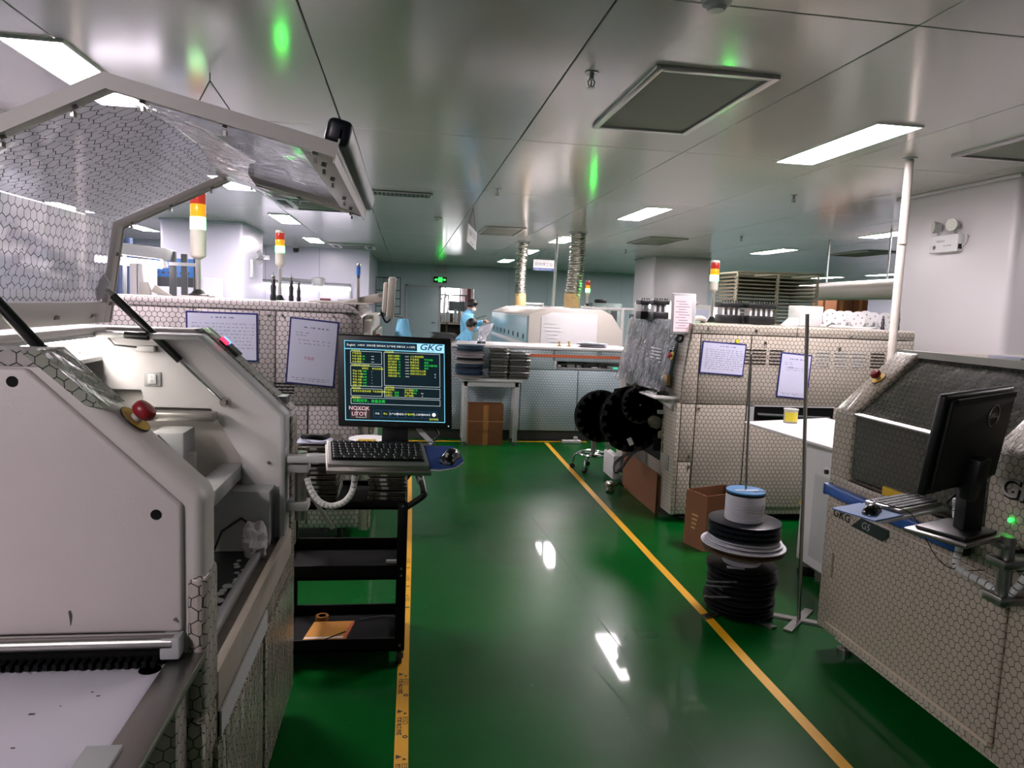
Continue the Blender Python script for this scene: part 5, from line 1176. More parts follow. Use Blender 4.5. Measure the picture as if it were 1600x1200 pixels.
# metal cabinet by the far wall
c0, c1 = at(926, 473, 19.5), at(972, 478, 19.5)
t = thing('metal_cabinet', 'dark glazed metal cabinet beyond the oven signal tower', 'cabinet', ((c0.x+c1.x)/2, 19.8, 0))
MB().box(c0.x, c1.x, 19.5, 20.0, 0, c0.z).build('body', mat('grey_green_cabinet', '#6d7d78', .5), t, bevel=.01)
for k in range(2):
    x0 = c0.x+.05+k*(c1.x-c0.x-.05)/2; dd = MB().box(x0, x0+(c1.x-c0.x)/2-.08, 19.485, 19.505, .1, c0.z-.08).build('door', mat('grey_green_cabinet2', '#7d8c86', .5), t, bevel=.006)
    MB().box(x0+.08, x0+(c1.x-c0.x)/2-.16, 19.478, 19.49, c0.z-.75, c0.z-.2).build('glass', M['dgrey'], dd)
tag(MB().box(c0.x+.15, c0.x+.42, 19.6, 19.9, c0.z, c0.z+.1).build('black_case', M['black'], bevel=.01), 'small black case on top of the metal cabinet', 'case')
# ---- hanging signs
def hsign(c, ex, w_, h, hook, label, lines, blue=True):
    ex = Vector(ex if len(ex) == 3 else (*ex, 0)).normalized(); c = Vector(c); ez = Vector((0, 0, 1)); ez = (ez-ex*ez.dot(ex)).normalized(); Mx = plane_frame(c, ex, ez)
    t = thing('hanging_sign', label, 'sign', tuple(c-Vector((0, 0, h/2))), 'signs hung from the ceiling')
    MB(Mx).box(-w_/2, w_/2, -h/2, h/2, -.004, .004).build('board', M['paperw'], t, bevel=.001, seg=1)
    if blue: MB(Mx).box(-w_/2+.002, w_/2-.002, -h/2+.002, -h/2+.05, .004, .005).build('blue_band', mat('sign_blue', '#2c4f8c', .5), t)
    for s in (-1, 1):
        MB().tube([c+ex*(s*w_*.42)+Vector((0, 0, h/2)), Vector(hook)], .0035, 6).build('chain', M['dgrey'], t)
    MB().tube([Vector(hook), Vector((hook[0], hook[1], CEIL))], .004, 6).build('hook', M['steel'], t)
    for txt, x, y, sz, key in lines: lettering([(txt, x, y, sz)], Mx @ Matrix.Translation((0, 0, .0062)), 'sign_lettering', M['dgrey'] if key == 'd' else M['paperw'], t, None)
    return t
c = at(849.5, 414.5, 13.8)
hsign(c, (1, 0), .40, .205, (c.x+.03, c.y, 2.71), 'hanging white sign with blue band naming the reflow soldering station', [('回流焊工位', 0, .012, .07, 'd'), ('Reflow Soldering Station', 0, -.078, .033, 'w')])
c = at(737.5, 370.5, 8.62)
hsign(c, (.34, .94, -.16), .40, .21, (c.x, c.y, 2.71), 'tilted hanging white sign seen obliquely left of the far ducts', [('贴片工位', 0, .02, .075, 'd'), ('SMT Station', 0, -.075, .03, 'd')], blue=False)
hsign((-1.02, 4.17, 2.33), (1, 0), .40, .21, (-1.047, 4.17, 2.71), 'hanging white sign seen through the clear raised hood', [('印刷工位', 0, .02, .075, 'd')])
# ---- exit sign and emergency lamps
q = at(688, 437, 22.5)
t = thing('exit_sign', 'green lit exit sign above the far doorway', 'sign', (q.x, 22.55, q.z-.08))
MB().box(q.x-.2, q.x+.2, 22.53, 22.6, q.z-.09, q.z+.09).build('case', M['black'], t, bevel=.006)
g = glow('exit_green', '#1fe03a', 3.0); Mx = plane_frame((q.x, 22.528, q.z), (1, 0, 0), (0, 0, 1))
b = MB(Mx); b.box(-.06, .06, -.07, .07, 0, .002); b.build('lit_field', g, t)
for s in (-1, 1): MB(Mx).prism([(s*.08, -.012), (s*.12, -.012), (s*.12, -.035), (s*.175, 0), (s*.12, .035), (s*.12, .012), (s*.08, .012)], 'z', 0, .002).build('arrow', g, t)
b = MB(Mx); dk = M['paperw']; b.sph((.012, .045, .003), .012, 6, (1, 1, .2))
for p0, p1 in (((.008, .03), (-.005, -.005)), ((-.005, -.005), (.02, -.03)), ((.02, -.03), (.012, -.058)), ((-.005, -.005), (-.022, -.03)), ((-.022, -.03), (-.045, -.035)), ((.006, .022), (.035, .01)), ((.006, .022), (-.025, .012))):
    b.tube([(p0[0], p0[1], .004), (p1[0], p1[1], .004)], .007, 6)
b.build('running_figure', dk, t, kind='stuff')
q = at(690, 421, 22.5)
t = thing('emergency_light', 'small grey emergency light box above the exit sign', 'emergency light', (q.x, 22.55, q.z-.05))
MB().box(q.x-.17, q.x+.17, 22.5, 22.6, q.z-.09, q.z+.06).build('case', M['lgrey'], t, bevel=.008)
for s in (-1, 1): MB().cyl((q.x+s*.1, 22.45, q.z+.12), (q.x+s*.1, 22.53, q.z+.12), .06, .045, n=16).build('lamp_head', M['lgrey'], t)
# emergency light on the right column
t = thing('emergency_light', 'twin headed white emergency light on the wide column near the white pole', 'emergency light', (4.5, 5.7, 2.22))
q = Vector((4.55, 5.70, 2.27))
MB().box(4.49, 4.551, 5.53, 5.86, 2.20, 2.345).build('case', M['paperw'], t, bevel=.006)
Mx = plane_frame((4.489, 5.695, 2.272), (0, -1, 0), (0, 0, 1))
lettering([('消防应急灯', -.03, .02, .02), ('主电 充电 故障', .05, -.02, .014), ('◉', -.10, -.03, .05)], Mx, 'case_print', M['dgrey'], t)
MB().box(4.5, 4.53, 5.525, 5.532, 2.22, 2.26).build('test_switch', M['black'], t)
for y, tilt in ((5.80, .5), (5.60, -.25)):
    c = Vector((4.50, y, 2.42)); d_ = Vector((-1, tilt, 0.0)).normalized()
    hh = MB().cyl(c+d_*-.03, c+d_*.03, .035, .055, n=24).build('lamp_head', M['lgrey'], t, bevel=.004)
    MB().cyl(c+d_*.03, c+d_*.034, .052, n=24).build('lens', mat('lamp_lens', '#d8dcd0', .1, var=.3, scale=80, bump=.5, bscale=150), hh)
    MB().cyl((4.52, y, 2.345), (4.51, y, 2.39), .012).build('swivel', M['lgrey'], hh)
MB().tube(smooth_pts([(4.53, 5.53, 2.24), (4.535, 5.49, 2.28), (4.54, 5.49, 2.33), (4.545, 5.53, 2.34)]), .004, 6).build('lead', M['paperw'], t)
# ================================================================ the two workers by the far doorway
def skin_body(name, joints, edges, mats, matof, parent):
    me = bpy.data.meshes.new(name); names = list(joints); me.from_pydata([joints[k][0] for k in names], [(names.index(a), names.index(b)) for a, b in edges], [])
    o = bpy.data.objects.new(name, me); COL.objects.link(o)
    md = o.modifiers.new('skin', 'SKIN'); sk = me.skin_vertices[0].data
    for i, k in enumerate(names): sk[i].radius = joints[k][1] if isinstance(joints[k][1], tuple) else (joints[k][1],)*2
    sk[0].use_root = True
    o.modifiers.new('sub', 'SUBSURF').levels = 2; o.modifiers['sub'].render_levels = 2
    bpy.context.view_layer.update()
    m2 = bpy.data.meshes.new_from_object(o.evaluated_get(bpy.context.evaluated_depsgraph_get()))
    bpy.data.objects.remove(o, do_unlink=True)
    m2.materials.clear()
    for q in mats: m2.materials.append(q)
    for p_ in m2.polygons:
        near = min(names, key=lambda k: (Vector(joints[k][0])-p_.center).length-(joints[k][1][0] if isinstance(joints[k][1], tuple) else joints[k][1])*.5); p_.material_index = matof(near); p_.use_smooth = True
    ob = bpy.data.objects.new(name, m2); COL.objects.link(ob); ob.parent = parent
    ORG[ob.name] = ORG[parent.name]; return ob
def hand(base, d, up, s=1.0):
    """palm and five bent fingers"""
    d, up = Vector(d).normalized(), Vector(up).normalized(); sd = d.cross(up).normalized(); base = Vector(base); b = MB()
    b.tube([base, base+d*.03*s, base+d*.075*s], [.022*s, .03*s, .028*s], 10)
    for k, l in enumerate((.058, .066, .062, .048)):
        r0 = base+d*.07*s+sd*((k-1.5)*.017*s); b.tube([r0, r0+d*(l*.5*s)-up*.008*s, r0+d*(l*.75*s)-up*.028*s, r0+d*(l*.75*s)-up*.04*s], [.0095*s, .009*s, .008*s, .006*s], 7)
    t0 = base+d*.025*s-sd*.028*s; b.tube([t0, t0+d*.03*s-sd*.02*s-up*.01*s, t0+d*.055*s-sd*.015*s-up*.025*s], [.011*s, .010*s, .007*s], 7)
    return b
def worker(name, label, loc, face, head, lean, arms, mask, glasses, seated, holds):
    """loc floor point, face = yaw of the gaze (0 = +x), head = height of head centre"""
    root = thing(name, label, 'person', loc); ca, sa = math.cos(face), math.sin(face)
    def W_(f, s, z): return (f*ca-s*sa, f*sa+s*ca, z)      # forward, to the left, up
    hz = head
    J = {}
    hip = .50 if seated else .90
    J['hip'] = (W_(0, 0, hip), (.16, .13)); sh = hz-.20
    J['waist'] = (W_(lean*.35, 0, hip+(sh-hip)*.4), (.19, .16)); J['chest'] = (W_(lean*.8, 0, hip+(sh-hip)*.8), (.22, .17))
    J['neckbase'] = (W_(lean, 0, sh+.01), (.13, .12)); J['neck'] = (W_(lean+.03, 0, sh+.08), .06); J['head'] = (W_(lean+.075, 0, hz-.03), (.088, .098)); J['crown'] = (W_(lean+.085, 0, hz+.06), (.076, .086))
    E_ = [('hip', 'waist'), ('waist', 'chest'), ('chest', 'neckbase'), ('neckbase', 'neck'), ('neck', 'head'), ('head', 'crown')]
    for sd, s in (('l', 1), ('r', -1)):
        el, wr = arms[sd]
        J['sho'+sd] = (W_(lean*.9, s*.19, sh-.05), .095); J['elb'+sd] = (W_(*el), .075); J['wri'+sd] = (W_(*wr), .045)
        E_ += [('chest', 'sho'+sd), ('sho'+sd, 'elb'+sd), ('elb'+sd, 'wri'+sd)]
        if seated: kn, an = (.42, s*.12, .50), (.42, s*.12, .09)
        else: kn, an = (.02, s*.1, .49), (.0, s*.1, .08)
        J['thigh'+sd] = (W_(.02, s*.1, hip-.06), .095); J['kne'+sd] = (W_(*kn), .065); J['ank'+sd] = (W_(*an), .045); J['toe'+sd] = (W_(an[0]+.17, an[1], .04), .04)
        E_ += [('hip', 'thigh'+sd), ('thigh'+sd, 'kne'+sd), ('kne'+sd, 'ank'+sd), ('ank'+sd, 'toe'+sd)]
    def mo_(k):
        if k in ('head', 'crown'): return 1
        if k[:3] in ('kne', 'ank') or k[:5] == 'thigh': return 2
        if k[:3] == 'toe': return 3
        return 0
    skin_body('body', J, E_, [M['smock'], M['skin'], M['dgrey'], M['paperw']], mo_, root)
    L_ = Vector(loc); hc = L_+Vector(W_(lean+.085, 0, hz)); f = Vector((ca, sa, 0)); sdv = Vector((-sa, ca, 0)); dn = (f*.85-Vector((0, 0, .5))).normalized(); upv = (f*.5+Vector((0, 0, .85))).normalized()
    Mh = plane_frame(hc, dn, sdv)
    # hair: cap of the skull, open at the face
    b = MB(Mh); n = 14; vs = []
    for i in range(n+1):
        for k in range(24):
            th = PI*i/n; ph = 2*PI*k/24; q = Vector((math.sin(th)*math.cos(ph)*.122, math.sin(th)*math.sin(ph)*.107, math.cos(th)*.135))
            if q.x > .05 and q.z < .06: q *= .70
            if q.z < -.045: q *= .80
            vs.append(q+Vector((-.012, 0, .012)))
    b.add(vs, [(i*24+k, i*24+(k+1) % 24, (i+1)*24+(k+1) % 24, (i+1)*24+k) for i in range(n) for k in range(24)]); b.build('hair', M['hair'], root)
    MB(Mh).prism([(.085, -.012), (.118, -.018), (.085, .03)], 'y', -.011, .011).build('nose', M['skin'], root, bevel=.004)
    for s in (-1, 1):
        MB(Mh).sph((.082, s*.031, .018), .011, 6, (.6, 1, .7)).build('eye', M['hair'], root); MB(Mh).sph((-.0, s*.083, -.005), .026, 8, (.7, .35, 1)).build('ear', M['skin'], root)
    if mask:
        b = MB(Mh); b.sph((.06, 0, -.05), .07, 10, (.8, 1.05, .75)); b.build('face_mask', M['paperw'], root)
    else: MB(Mh).box(.082, .09, -.022, .022, -.055, -.047).build('mouth', mat('lips', '#8a4a48', .5), root, bevel=.003)
    if glasses:
        b = MB(Mh)
        for s in (-1, 1):
            pts_ = [(.1, s*.033+.024*math.cos(q), .018+.019*math.sin(q)) for q in [2*PI*i/12 for i in range(13)]]; b.tube(pts_, .0035, 6); b.tube([(.1, s*.057, .02), (.0, s*.088, .015)], .003, 6)
        b.tube([(.1, -.01, .02), (.1, .01, .02)], .003, 6); b.build('glasses', M['black'], root)
    for sd in ('l', 'r'):
        wv = L_+Vector(J['wri'+sd][0]); ev = L_+Vector(J['elb'+sd][0]); d_ = (wv-ev).normalized(); hand(wv-d_*.01, d_, Vector((0, 0, 1)) if abs(d_.z) < .9 else f, 1.05).build('hand', M['skin'], root)
    # smock collar
    b = MB(); cc = L_+Vector(J['neckbase'][0]); b.lathe([(.085, .0), (.075, .05), (.062, .07)], cc+Vector((0, 0, .02)), 18); b.build('collar', M['smock'], root)
    return root, J
q = at(737, 480, 15.6)
wA, JA = worker('person', 'standing worker in light blue smock and face mask looking down at a tablet', (q.x-.10, 15.6, 0), -.25, q.z+.03, .03,
       {'l': ((.12, .2, 1.16), (.36, .08, 1.24)), 'r': ((.06, -.23, 1.08), (.32, -.12, 1.10))}, True, False, False, None)
hh = at(752, 497, 15.45)
tag(MB(plane_frame((hh.x, 15.5, hh.z+.02), (.9, 0, .32), (0, 1, 0))).box(-.11, .11, -.09, .09, -.006, .006).build('tablet', M['dgrey'], bevel=.004), 'dark tablet held by the standing worker', 'tablet')
q = at(738, 510, 14.6)
wB, JB = worker('person', 'seated worker in light blue smock and glasses bending over the counter', (q.x-.42, 14.6, 0), -.2, q.z+.02, .32,
       {'l': ((.30, .22, .80), (.55, .1, .84)), 'r': ((.28, -.24, .80), (.52, -.08, .84))}, False, True, True, None)
t = thing('stool', 'plain low stool under the seated worker', 'stool', (q.x-.42, 14.6, 0))
MB().lathe([(.0, .40), (.17, .40), (.18, .42), (.17, .445), (0, .445)], (q.x-.42, 14.6, -.06), 24).build('seat', M['black'], t); MB().cyl((q.x-.42, 14.6, .02), (q.x-.42, 14.6, .35), .025).build('post', M['steel'], t); MB().lathe([(.0, 0), (.2, 0), (.19, .02), (.03, .03)], (q.x-.42, 14.6, 0), 20).build('base', M['steel'], t)
t = thing('inspection_bench', 'narrow bench the seated worker leans on, behind the counter', 'bench', (q.x+.2, 14.55, 0))
MB().box(q.x+.06, q.x+.3, 14.2, 14.9, .755, .785).build('top', M['white2'], t)
for x in (q.x+.1, q.x+.27):
    for y in (14.25, 14.85): MB().box(x-.02, x+.02, y-.02, y+.02, 0, .755).build('leg', M['grey'], t)
tag(MB().tube([(q.x+.12, 14.38, .80), (q.x+.28, 14.3, .90)], .008, 6).build('marker_pen', M['black']), 'black marker in front of the seated worker', 'pen')
# ---- beyond the doorway
t = thing('rework_bench', 'cluttered bench with shelf seen through the far doorway', 'bench', (1.5, 24.6, 0))
MB().box(.7, 2.1, 24.3, 25.0, .94, .98).build('top', mat('tan_bench', '#8a7a58', .5), t)
for x in (.75, 1.35, 2.05): MB().box(x-.03, x+.03, 24.32, 24.38, 0, .94).build('leg', mat('dark_tan', '#4a3f2a', .6), t)
MB().box(.72, 2.08, 24.9, 24.95, .05, .9).build('back_board', mat('brown_board', '#2a2214', .7), t)
for x in (1.4, 2.0): MB().box(x-.02, x+.02, 24.8, 24.84, .98, 1.9).build('upright', M['dgrey'], t)
MB().box(1.15, 2.05, 24.7, 24.9, 1.86, 1.9).build('upper_shelf', M['grey'], t)
for k in range(9):
    x = .82+.13*k; h_ = random.uniform(.1, .45); nm = ('parts_box', 'instrument', 'bottle_rack')[k % 3]
    o = MB().box(x, x+.10, 24.4+random.uniform(0, .3), 24.8, .98, .98+h_).build(nm, (M['paperw'], M['lgrey'], M['dgrey'])[k % 3 if k % 4 else 0], None, bevel=.008)
    tag(o, 'small '+('white box', 'grey instrument', 'dark rack', 'low white box', 'pale instrument', 'black rack', 'tall white box', 'narrow instrument', 'bright box')[k]+' on the bench beyond the doorway', 'box', 'clutter on the far bench')
for k, (x, h_) in enumerate(((.95, 1.75), (1.15, 1.7), (1.3, 1.8))):
    tag(MB().tube([(x, 25.3, 0), (x, 25.3, h_), (x+.08, 25.2, h_+.08)], .035, 8).build('work_lamp', M['paperw']), ('left', 'middle', 'right')[k]+' white lamp stand beyond the far doorway', 'lamp', 'lamp stands beyond the doorway')
tag(MB().box(1.42, 1.97, 24.72, 24.78, 1.35, 1.68).build('display', M['grey'], bevel=.01), 'grey display under the shelf beyond the doorway', 'display')
# ================================================================ right placement machine (ivory, film covered end facing the camera)
RM = thing('placement_machine', 'ivory film wrapped placement machine right of the aisle with feeders and wrapped window', 'machine', (3.0, 6.0, 0))
yr = 5.2
rprof = [(2.065, .06), (2.065, 1.10), (2.115, 1.527), (3.95, 1.53), (3.95, .06)]
MB().prism(rprof, 'y', yr+.02, 5.55).build('near_frame', M['filmy'], RM, bevel=.006)
MB().prism([(2.30, .06), (2.30, .95), (2.16, 1.0), (2.18, 1.527), (3.95, 1.53), (3.95, .06)], 'y', 5.55, 6.75).build('body', M['filmy'], RM, bevel=.006)
MB().prism(rprof, 'y', 6.6, 6.8).build('far_frame', M['cream'], RM, bevel=.006)
def rpanel(poly, name='end_panel'): return MB().prism(poly, 'y', yr, yr+.022).build(name, M['filmy'], RM, bevel=.005)
rpanel([(2.12, 1.455), (2.128, 1.522), (2.95, 1.525), (2.95, 1.455)]); rpanel([(2.957, 1.455), (2.957, 1.525), (3.94, 1.525), (3.94, 1.455)])
rpanel([(2.19, .925), (2.19, 1.448), (2.585, 1.448), (2.585, .925)]); rpanel([(2.593, .925), (2.593, 1.448), (3.94, 1.448), (3.94, .925)])
rpanel([(2.072, .925), (2.072, 1.10), (2.118, 1.448), (2.184, 1.448), (2.184, .925)], 'edge_panel'); rpanel([(2.072, .48), (2.072, .917), (2.18, .917), (2.18, .48)], 'edge_panel'); rpanel([(2.072, .07), (2.072, .472), (2.172, .472), (2.172, .07)], 'edge_panel')
rpanel([(2.187, .12), (2.187, .917), (2.585, .917), (2.585, .12)]); rpanel([(2.593, .12), (2.593, .795), (3.94, .795), (3.94, .12)]); rpanel([(3.31, .80), (3.31, .917), (3.94, .917), (3.94, .80)])
# conveyor opening in the end
MB().box(2.65, 3.31, yr+.005, yr+.03, .80, .915).build('opening_dark', M['blackmatte'], RM)
MB().box(2.593, 2.65, yr-.004, yr+.024, .795, .92).build('opening_jamb', M['lgrey'], RM); MB().box(2.593, 3.31, yr-.004, yr+.024, .912, .922).build('opening_head', M['lgrey'], RM)
MB().tube([(2.68, yr+.0, .85), (3.28, yr+.0, .83)], .012).build('entry_rail', M['dgrey'], RM)
for gx, n_ in ((2.545, 1), (2.60, 1), (2.74, 1), (3.12, 0), (3.27, 0), (3.42, 0), (3.58, 1)):
    for k in range(5): MB().box(gx, gx+(.04 if gx < 2.56 else .115), yr-.003, yr+.004, 1.235+.026*k, 1.243+.026*k).build('louvre_slot', M['blackmatte'] if n_ else M['lgrey'], RM)
for x, z in ((2.24, 1.49), (2.62, 1.49), (2.7, 1.40), (3.31, 1.375), (3.4, 1.47), (3.75, 1.47), (3.72, 1.37), (2.205, .955), (2.205, .89), (2.155, .52), (2.155, .44)): bolt(RM, (x, yr, z), (0, -1, 0), .011)
tag_ = MB().prism([(3.08, .15), (3.13, .15), (3.105, .195)], 'y', yr-.003, yr+.001).build('warning_triangle', M['yellow'], RM)
w_ = MB().lathe([(.03, -.003), (.05, -.003), (.05, .001), (.03, .001)], (3.13, yr, .50), 24, 'y').build('round_gauge', M['paperw'], RM)
MB().box(3.11, 3.14, yr-.003, yr, .54, .57).build('teal_sticker', mat('teal_sticker', '#2f6a78', .5), RM)
# aisle side strip, wrapped window, tray
MB().box(2.035, 2.07, yr+.005, 5.5, .06, .92).build('aisle_strip', M['filmy'], RM, bevel=.006)
MB().box(2.028, 2.037, 5.3, 5.36, .38, .50).build('socket_panel', M['grey'], RM, bevel=.003)
hoodp = [(2.12, 1.53), (2.02, 1.02), (2.10, 1.0), (2.30, 1.0), (2.30, 1.53)]
MB().prism(hoodp, 'y', 5.42, 6.62).build('front_hood', mat('grey_teal_window', '#4f5b5c', .25, var=.1), RM, bevel=.01)
M['wraps'] = clearfilm('window_wrap', lines=False, haze=.25, wr=1.0, wscale=(14, 9, 2.2), gloss=1.0, tint='#b8c0c4')
b = MB(); vs = []
for i in range(15):
    for k in range(25):
        s_, t_ = i/14, k/24; x = 2.105-.115*s_; z_ = 1.545-.58*s_-.02*math.sin(k*.9)*(s_ > .9); y = 5.36+1.3*t_
        vs.append((x-.012-.008*math.sin(k*1.7+i*.3)-.006*math.sin(i*1.2+k*.4), y, z_))
b.add(vs, [(i*25+k, i*25+k+1, (i+1)*25+k+1, (i+1)*25+k) for i in range(14) for k in range(24)]); b.build('window_wrap', M['wraps'], RM)
for k in range(5): MB().box(2.035-.004, 2.042, 5.62, 5.86, 1.30-.026*k-.5*0, 1.308-.026*k).build('hood_slot', M['lgrey'], RM)
e = estop(RM, (2.03, 5.36, 1.27), (-1, -.1, .15), .022)
for z in (1.30, 1.255): MB().cyl((2.05, 5.42, z), (2.03, 5.42, z), .012).build('push_button', M['black'], RM)
MB().box(2.0, 2.03, 5.36, 5.44, 1.04, 1.12).build('amber_box', mat('amber_plastic', '#8a6a2a', .4), RM, bevel=.005)
MB().prism([(2.10, .945), (1.87, .945), (1.86, .955), (1.87, .965), (2.10, .965)], 'y', 5.25, 5.95).build('keyboard_tray', M['white2'], RM, bevel=.004)
MB().prism([(2.10, .80), (2.10, .944), (1.9, .944), (1.93, .925)], 'y', 5.27, 5.33).build('tray_bracket', M['white2'], RM, bevel=.004)
tag(MB().box(1.92, 2.02, 5.42, 5.62, .966, .972).build('folded_paper', M['paperw']), 'white paper on the keyboard tray of the ivory machine', 'paper')
mouse(plane_frame((1.97, 5.36, .967), (.2, 1, 0), (-1, .2, 0)), 'black mouse on the white tray of the ivory machine', 'black mice', [(1.99, 5.3, .97), (2.05, 5.26, .985), (2.08, 5.32, .97), (2.06, 5.45, .968)])
tag(MB().box(1.94, 2.0, 5.46, 5.60, .973, .985).build('black_scanner', M['black'], bevel=.004), 'flat black device lying on the white paper of the tray', 'device')
# feeder bay: dark cavity with bars, motors and cables
fb = MB().box(2.24, 2.30, 5.5, 6.6, .30, .95).build('feeder_bay', M['blackmatte'], RM)
for k in range(6):
    y = 5.9+k*.115; f = MB().prism([(2.24, .55), (2.05, .62), (1.92, .84), (1.92, .88), (2.24, .93)], 'y', y, y+.022).build('feeder', M['black'] if k % 3 else M['dgrey'], RM, bevel=.003)
    MB().cyl((1.95, y-.004, .86), (1.95, y+.026, .86), .025, n=14).build('handle_knob', M['black'], f)
for x, z, r0 in ((2.1, .70, .045), (2.0, .72, .05), (2.14, .79, .03)):
    MB().cyl((x, 5.52, z), (x, 5.60, z), r0, n=18).build('drive_motor', mat('olive_grey_cast', '#5a5a4a', .5), RM, bevel=.006)
MB().box(2.02, 2.18, 5.5, 5.56, .52, .66).build('gear_housing', mat('olive_grey_cast2', '#66664f', .5), RM, bevel=.02)
MB().box(1.98, 2.06, 5.49, 5.53, .50, .60).build('sensor_box', M['blackmatte'], RM)
MB().box(1.99, 2.05, 5.47, 5.5, .80, .83).build('number_plate', M['lgrey'], RM)
MB().box(2.058, 2.07, 5.46, 5.48, .74, .90).build('level_gauge', M['paperw'], RM, bevel=.003)
MB().tube(smooth_pts([(2.06, 5.48, .68), (2.035, 5.47, .70), (2.03, 5.46, .66), (2.05, 5.46, .64), (2.06, 5.46, .60), (2.03, 5.45, .56), (2.035, 5.45, .50), (2.06, 5.45, .52)]), .008, 8).build('coiled_hose', mat('olive_hose', '#7a7a62', .5), RM)
MB().tube(smooth_pts([(2.1, 5.47, .7), (2.04, 5.46, .62), (2.06, 5.46, .52), (2.1, 5.5, .42), (2.09, 5.5, .34)]), .007, 8).build('black_cable', M['black'], RM)
for x in (2.2, 3.8):
    for y in (5.35, 6.65): b = MB(); b.cyl((x, y, 0), (x, y, .02), .035); b.cyl((x, y, .02), (x, y, .1), .015); b.build('levelling_foot', M['dgrey'], RM)
MB().box(2.25, 3.9, 5.3, 6.7, .0, .06).build('plinth', M['blackmatte'], RM)
# big black reels on the feeder bay
def bigreel(x, y, z, r, label, tilt=0):
    t = thing('component_reel', label, 'reel', (x, y, z-r), 'large black reels at the feeder bay')
    Mx = Matrix.Translation((x, y, z)) @ Matrix.Rotation(tilt, 4, 'Z')
    for dy in (-.02, .02):
        fl_ = MB(Mx).lathe([(.03, 0), (r*.80, 0), (r*.80, .003), (.03, .003)], (0, dy, 0), 48, 'y').build('flange', M['black'], t)
        MB(Mx).lathe([(r*.93, 0), (r, 0), (r, .003), (r*.93, .003)], (0, dy, 0), 48, 'y').build('flange_ring', M['black'], t)
        for k in range(16):
            a_ = 2*PI*k/16; MB(Mx @ Matrix.Rotation(a_, 4, 'Y')).box(r*.79, r*.94, dy, dy+.003, -r*.11, r*.09).build('flange_spoke', M['black'], t)
    MB(Mx).lathe([(.03, -.018), (r*.78, -.018), (r*.78, .02), (.03, .02)], (0, 0, 0), 40, 'y').build('wound_tape', M['blackmatte'], t)
    MB(Mx).lathe([(.0, -.024), (.006, -.024), (.006, -.02)], (0, 0, 0), 12, 'y').build('hub_pin', M['lgrey'], t)
    return t
q = at(938, 650, 5.95); bigreel(q.x, 5.95, q.z, .222, 'largest fully visible black reel hanging beside the stool')
q = at(987, 655, 5.75); bigreel(q.x, 5.75, q.z, .275, 'big dark reel overlapping behind the fully visible one, near the cardboard panel')
q = at(995, 640, 5.62); bigreel(q.x+.02, 5.62, q.z+.04, .15, 'small black reel high under the white tray')
b = MB(); q0 = at(942, 685, 5.9)
for u, v, y in ((950, 697, 5.7), (985, 690, 5.45)):
    q = at(u, v, y); MB(plane_frame(q, (1, 0, .5), (-.5, 0, 1))).box(-.02, .02, -.03, .03, -.001, .001).build('reel_label', M['lgrey'], RM)
# brown board, carton, cables, cup below the feeder bay
t = thing('cardboard_panel', 'brown cardboard box wall standing under the feeder bay of the ivory machine', 'box', (2.1, 5.85, 0))
MB().box(2.0, 2.008, 5.44, 6.33, 0.0, .33).build('front_wall', M['carton'], t); MB().box(2.018, 2.026, 5.44, 6.33, 0, .30).build('back_wall', M['carton'], t); MB().box(2.0, 2.026, 6.33, 6.338, 0, .33).build('fold', M['carton'], t)
tag(MB().box(1.93, 2.0, 6.42, 6.75, .04, .26).build('white_bin', M['white2'], bevel=.008), 'small white box between stool and cardboard panel', 'box')
tag(MB().tube(smooth_pts([at(1003, 698, 5.5), at(985, 712, 5.4), at(972, 730, 5.35), at(962, 738, 5.35), at(961, 725, 5.4), at(975, 712, 5.5), at(985, 708, 5.5)]), .012, 8).build('cable_loop', M['black']), 'black cable loop hanging below the big reels', 'cable')
q = atz(952, 768, 0)
t = thing('foil_cup', 'crumpled silver foil cup on the floor beneath the feeder bay', 'cup', (q.x, q.y, 0))
b = MB(); b.lathe([(.03, .002), (.042, .01), (.04, .05), (.046, .08), (.03, .09), (.0, .085)], (q.x, q.y, 0), 18); b.v = [v+Vector((math.sin(v.z*200+v.y*90), math.sin(v.x*150+v.z*80), 0))*.004 for v in b.v]; b.build('cup', M['duct'], t)
tag(MB().tube(smooth_pts([(q.x+.05, q.y, .05), (q.x+.1, q.y+.02, .07), (q.x+.16, q.y+.1, .02)]), .007, 8).build('cable_end', M['black']), 'short black cable leading to the foil cup', 'cable')
# swivel stool
t = thing('swivel_stool', 'chrome based swivel stool on castors behind the big black reel', 'stool', (1.89, 7.0, 0))
MB().cyl((1.89, 7.0, .12), (1.89, 7.0, .46), .028).build('column', M['steel'], t)
pts_ = [(1.89+.15*math.cos(2*PI*k/28), 7.0+.15*math.sin(2*PI*k/28), .165) for k in range(29)]; MB().tube(pts_, .011, 8).build('foot_ring', M['chrome'], t)
for k in range(5):
    a_ = 2*PI*k/5+.3; d_ = Vector((math.cos(a_), math.sin(a_), 0)); c = Vector((1.89, 7.0, 0))
    l = MB().tube(smooth_pts([c+Vector((0, 0, .16)), c+d_*.1+Vector((0, 0, .165)), c+d_*.18+Vector((0, 0, .14)), c+d_*.2+Vector((0, 0, .06))], 4), .011, 8).build('base_leg', M['chrome'], t)
    cc = c+d_*.2+Vector((0, 0, .027)); sd_ = d_.cross(Vector((0, 0, 1)))
    MB().cyl(cc-sd_*.018, cc+sd_*.018, .027, n=16).build('castor', M['black'], l, bevel=.004)
MB().lathe([(.0, 0), (.16, 0), (.175, .02), (.17, .05), (.0, .06)], (1.89, 7.0, .46), 28).build('seat', M['black'], t)
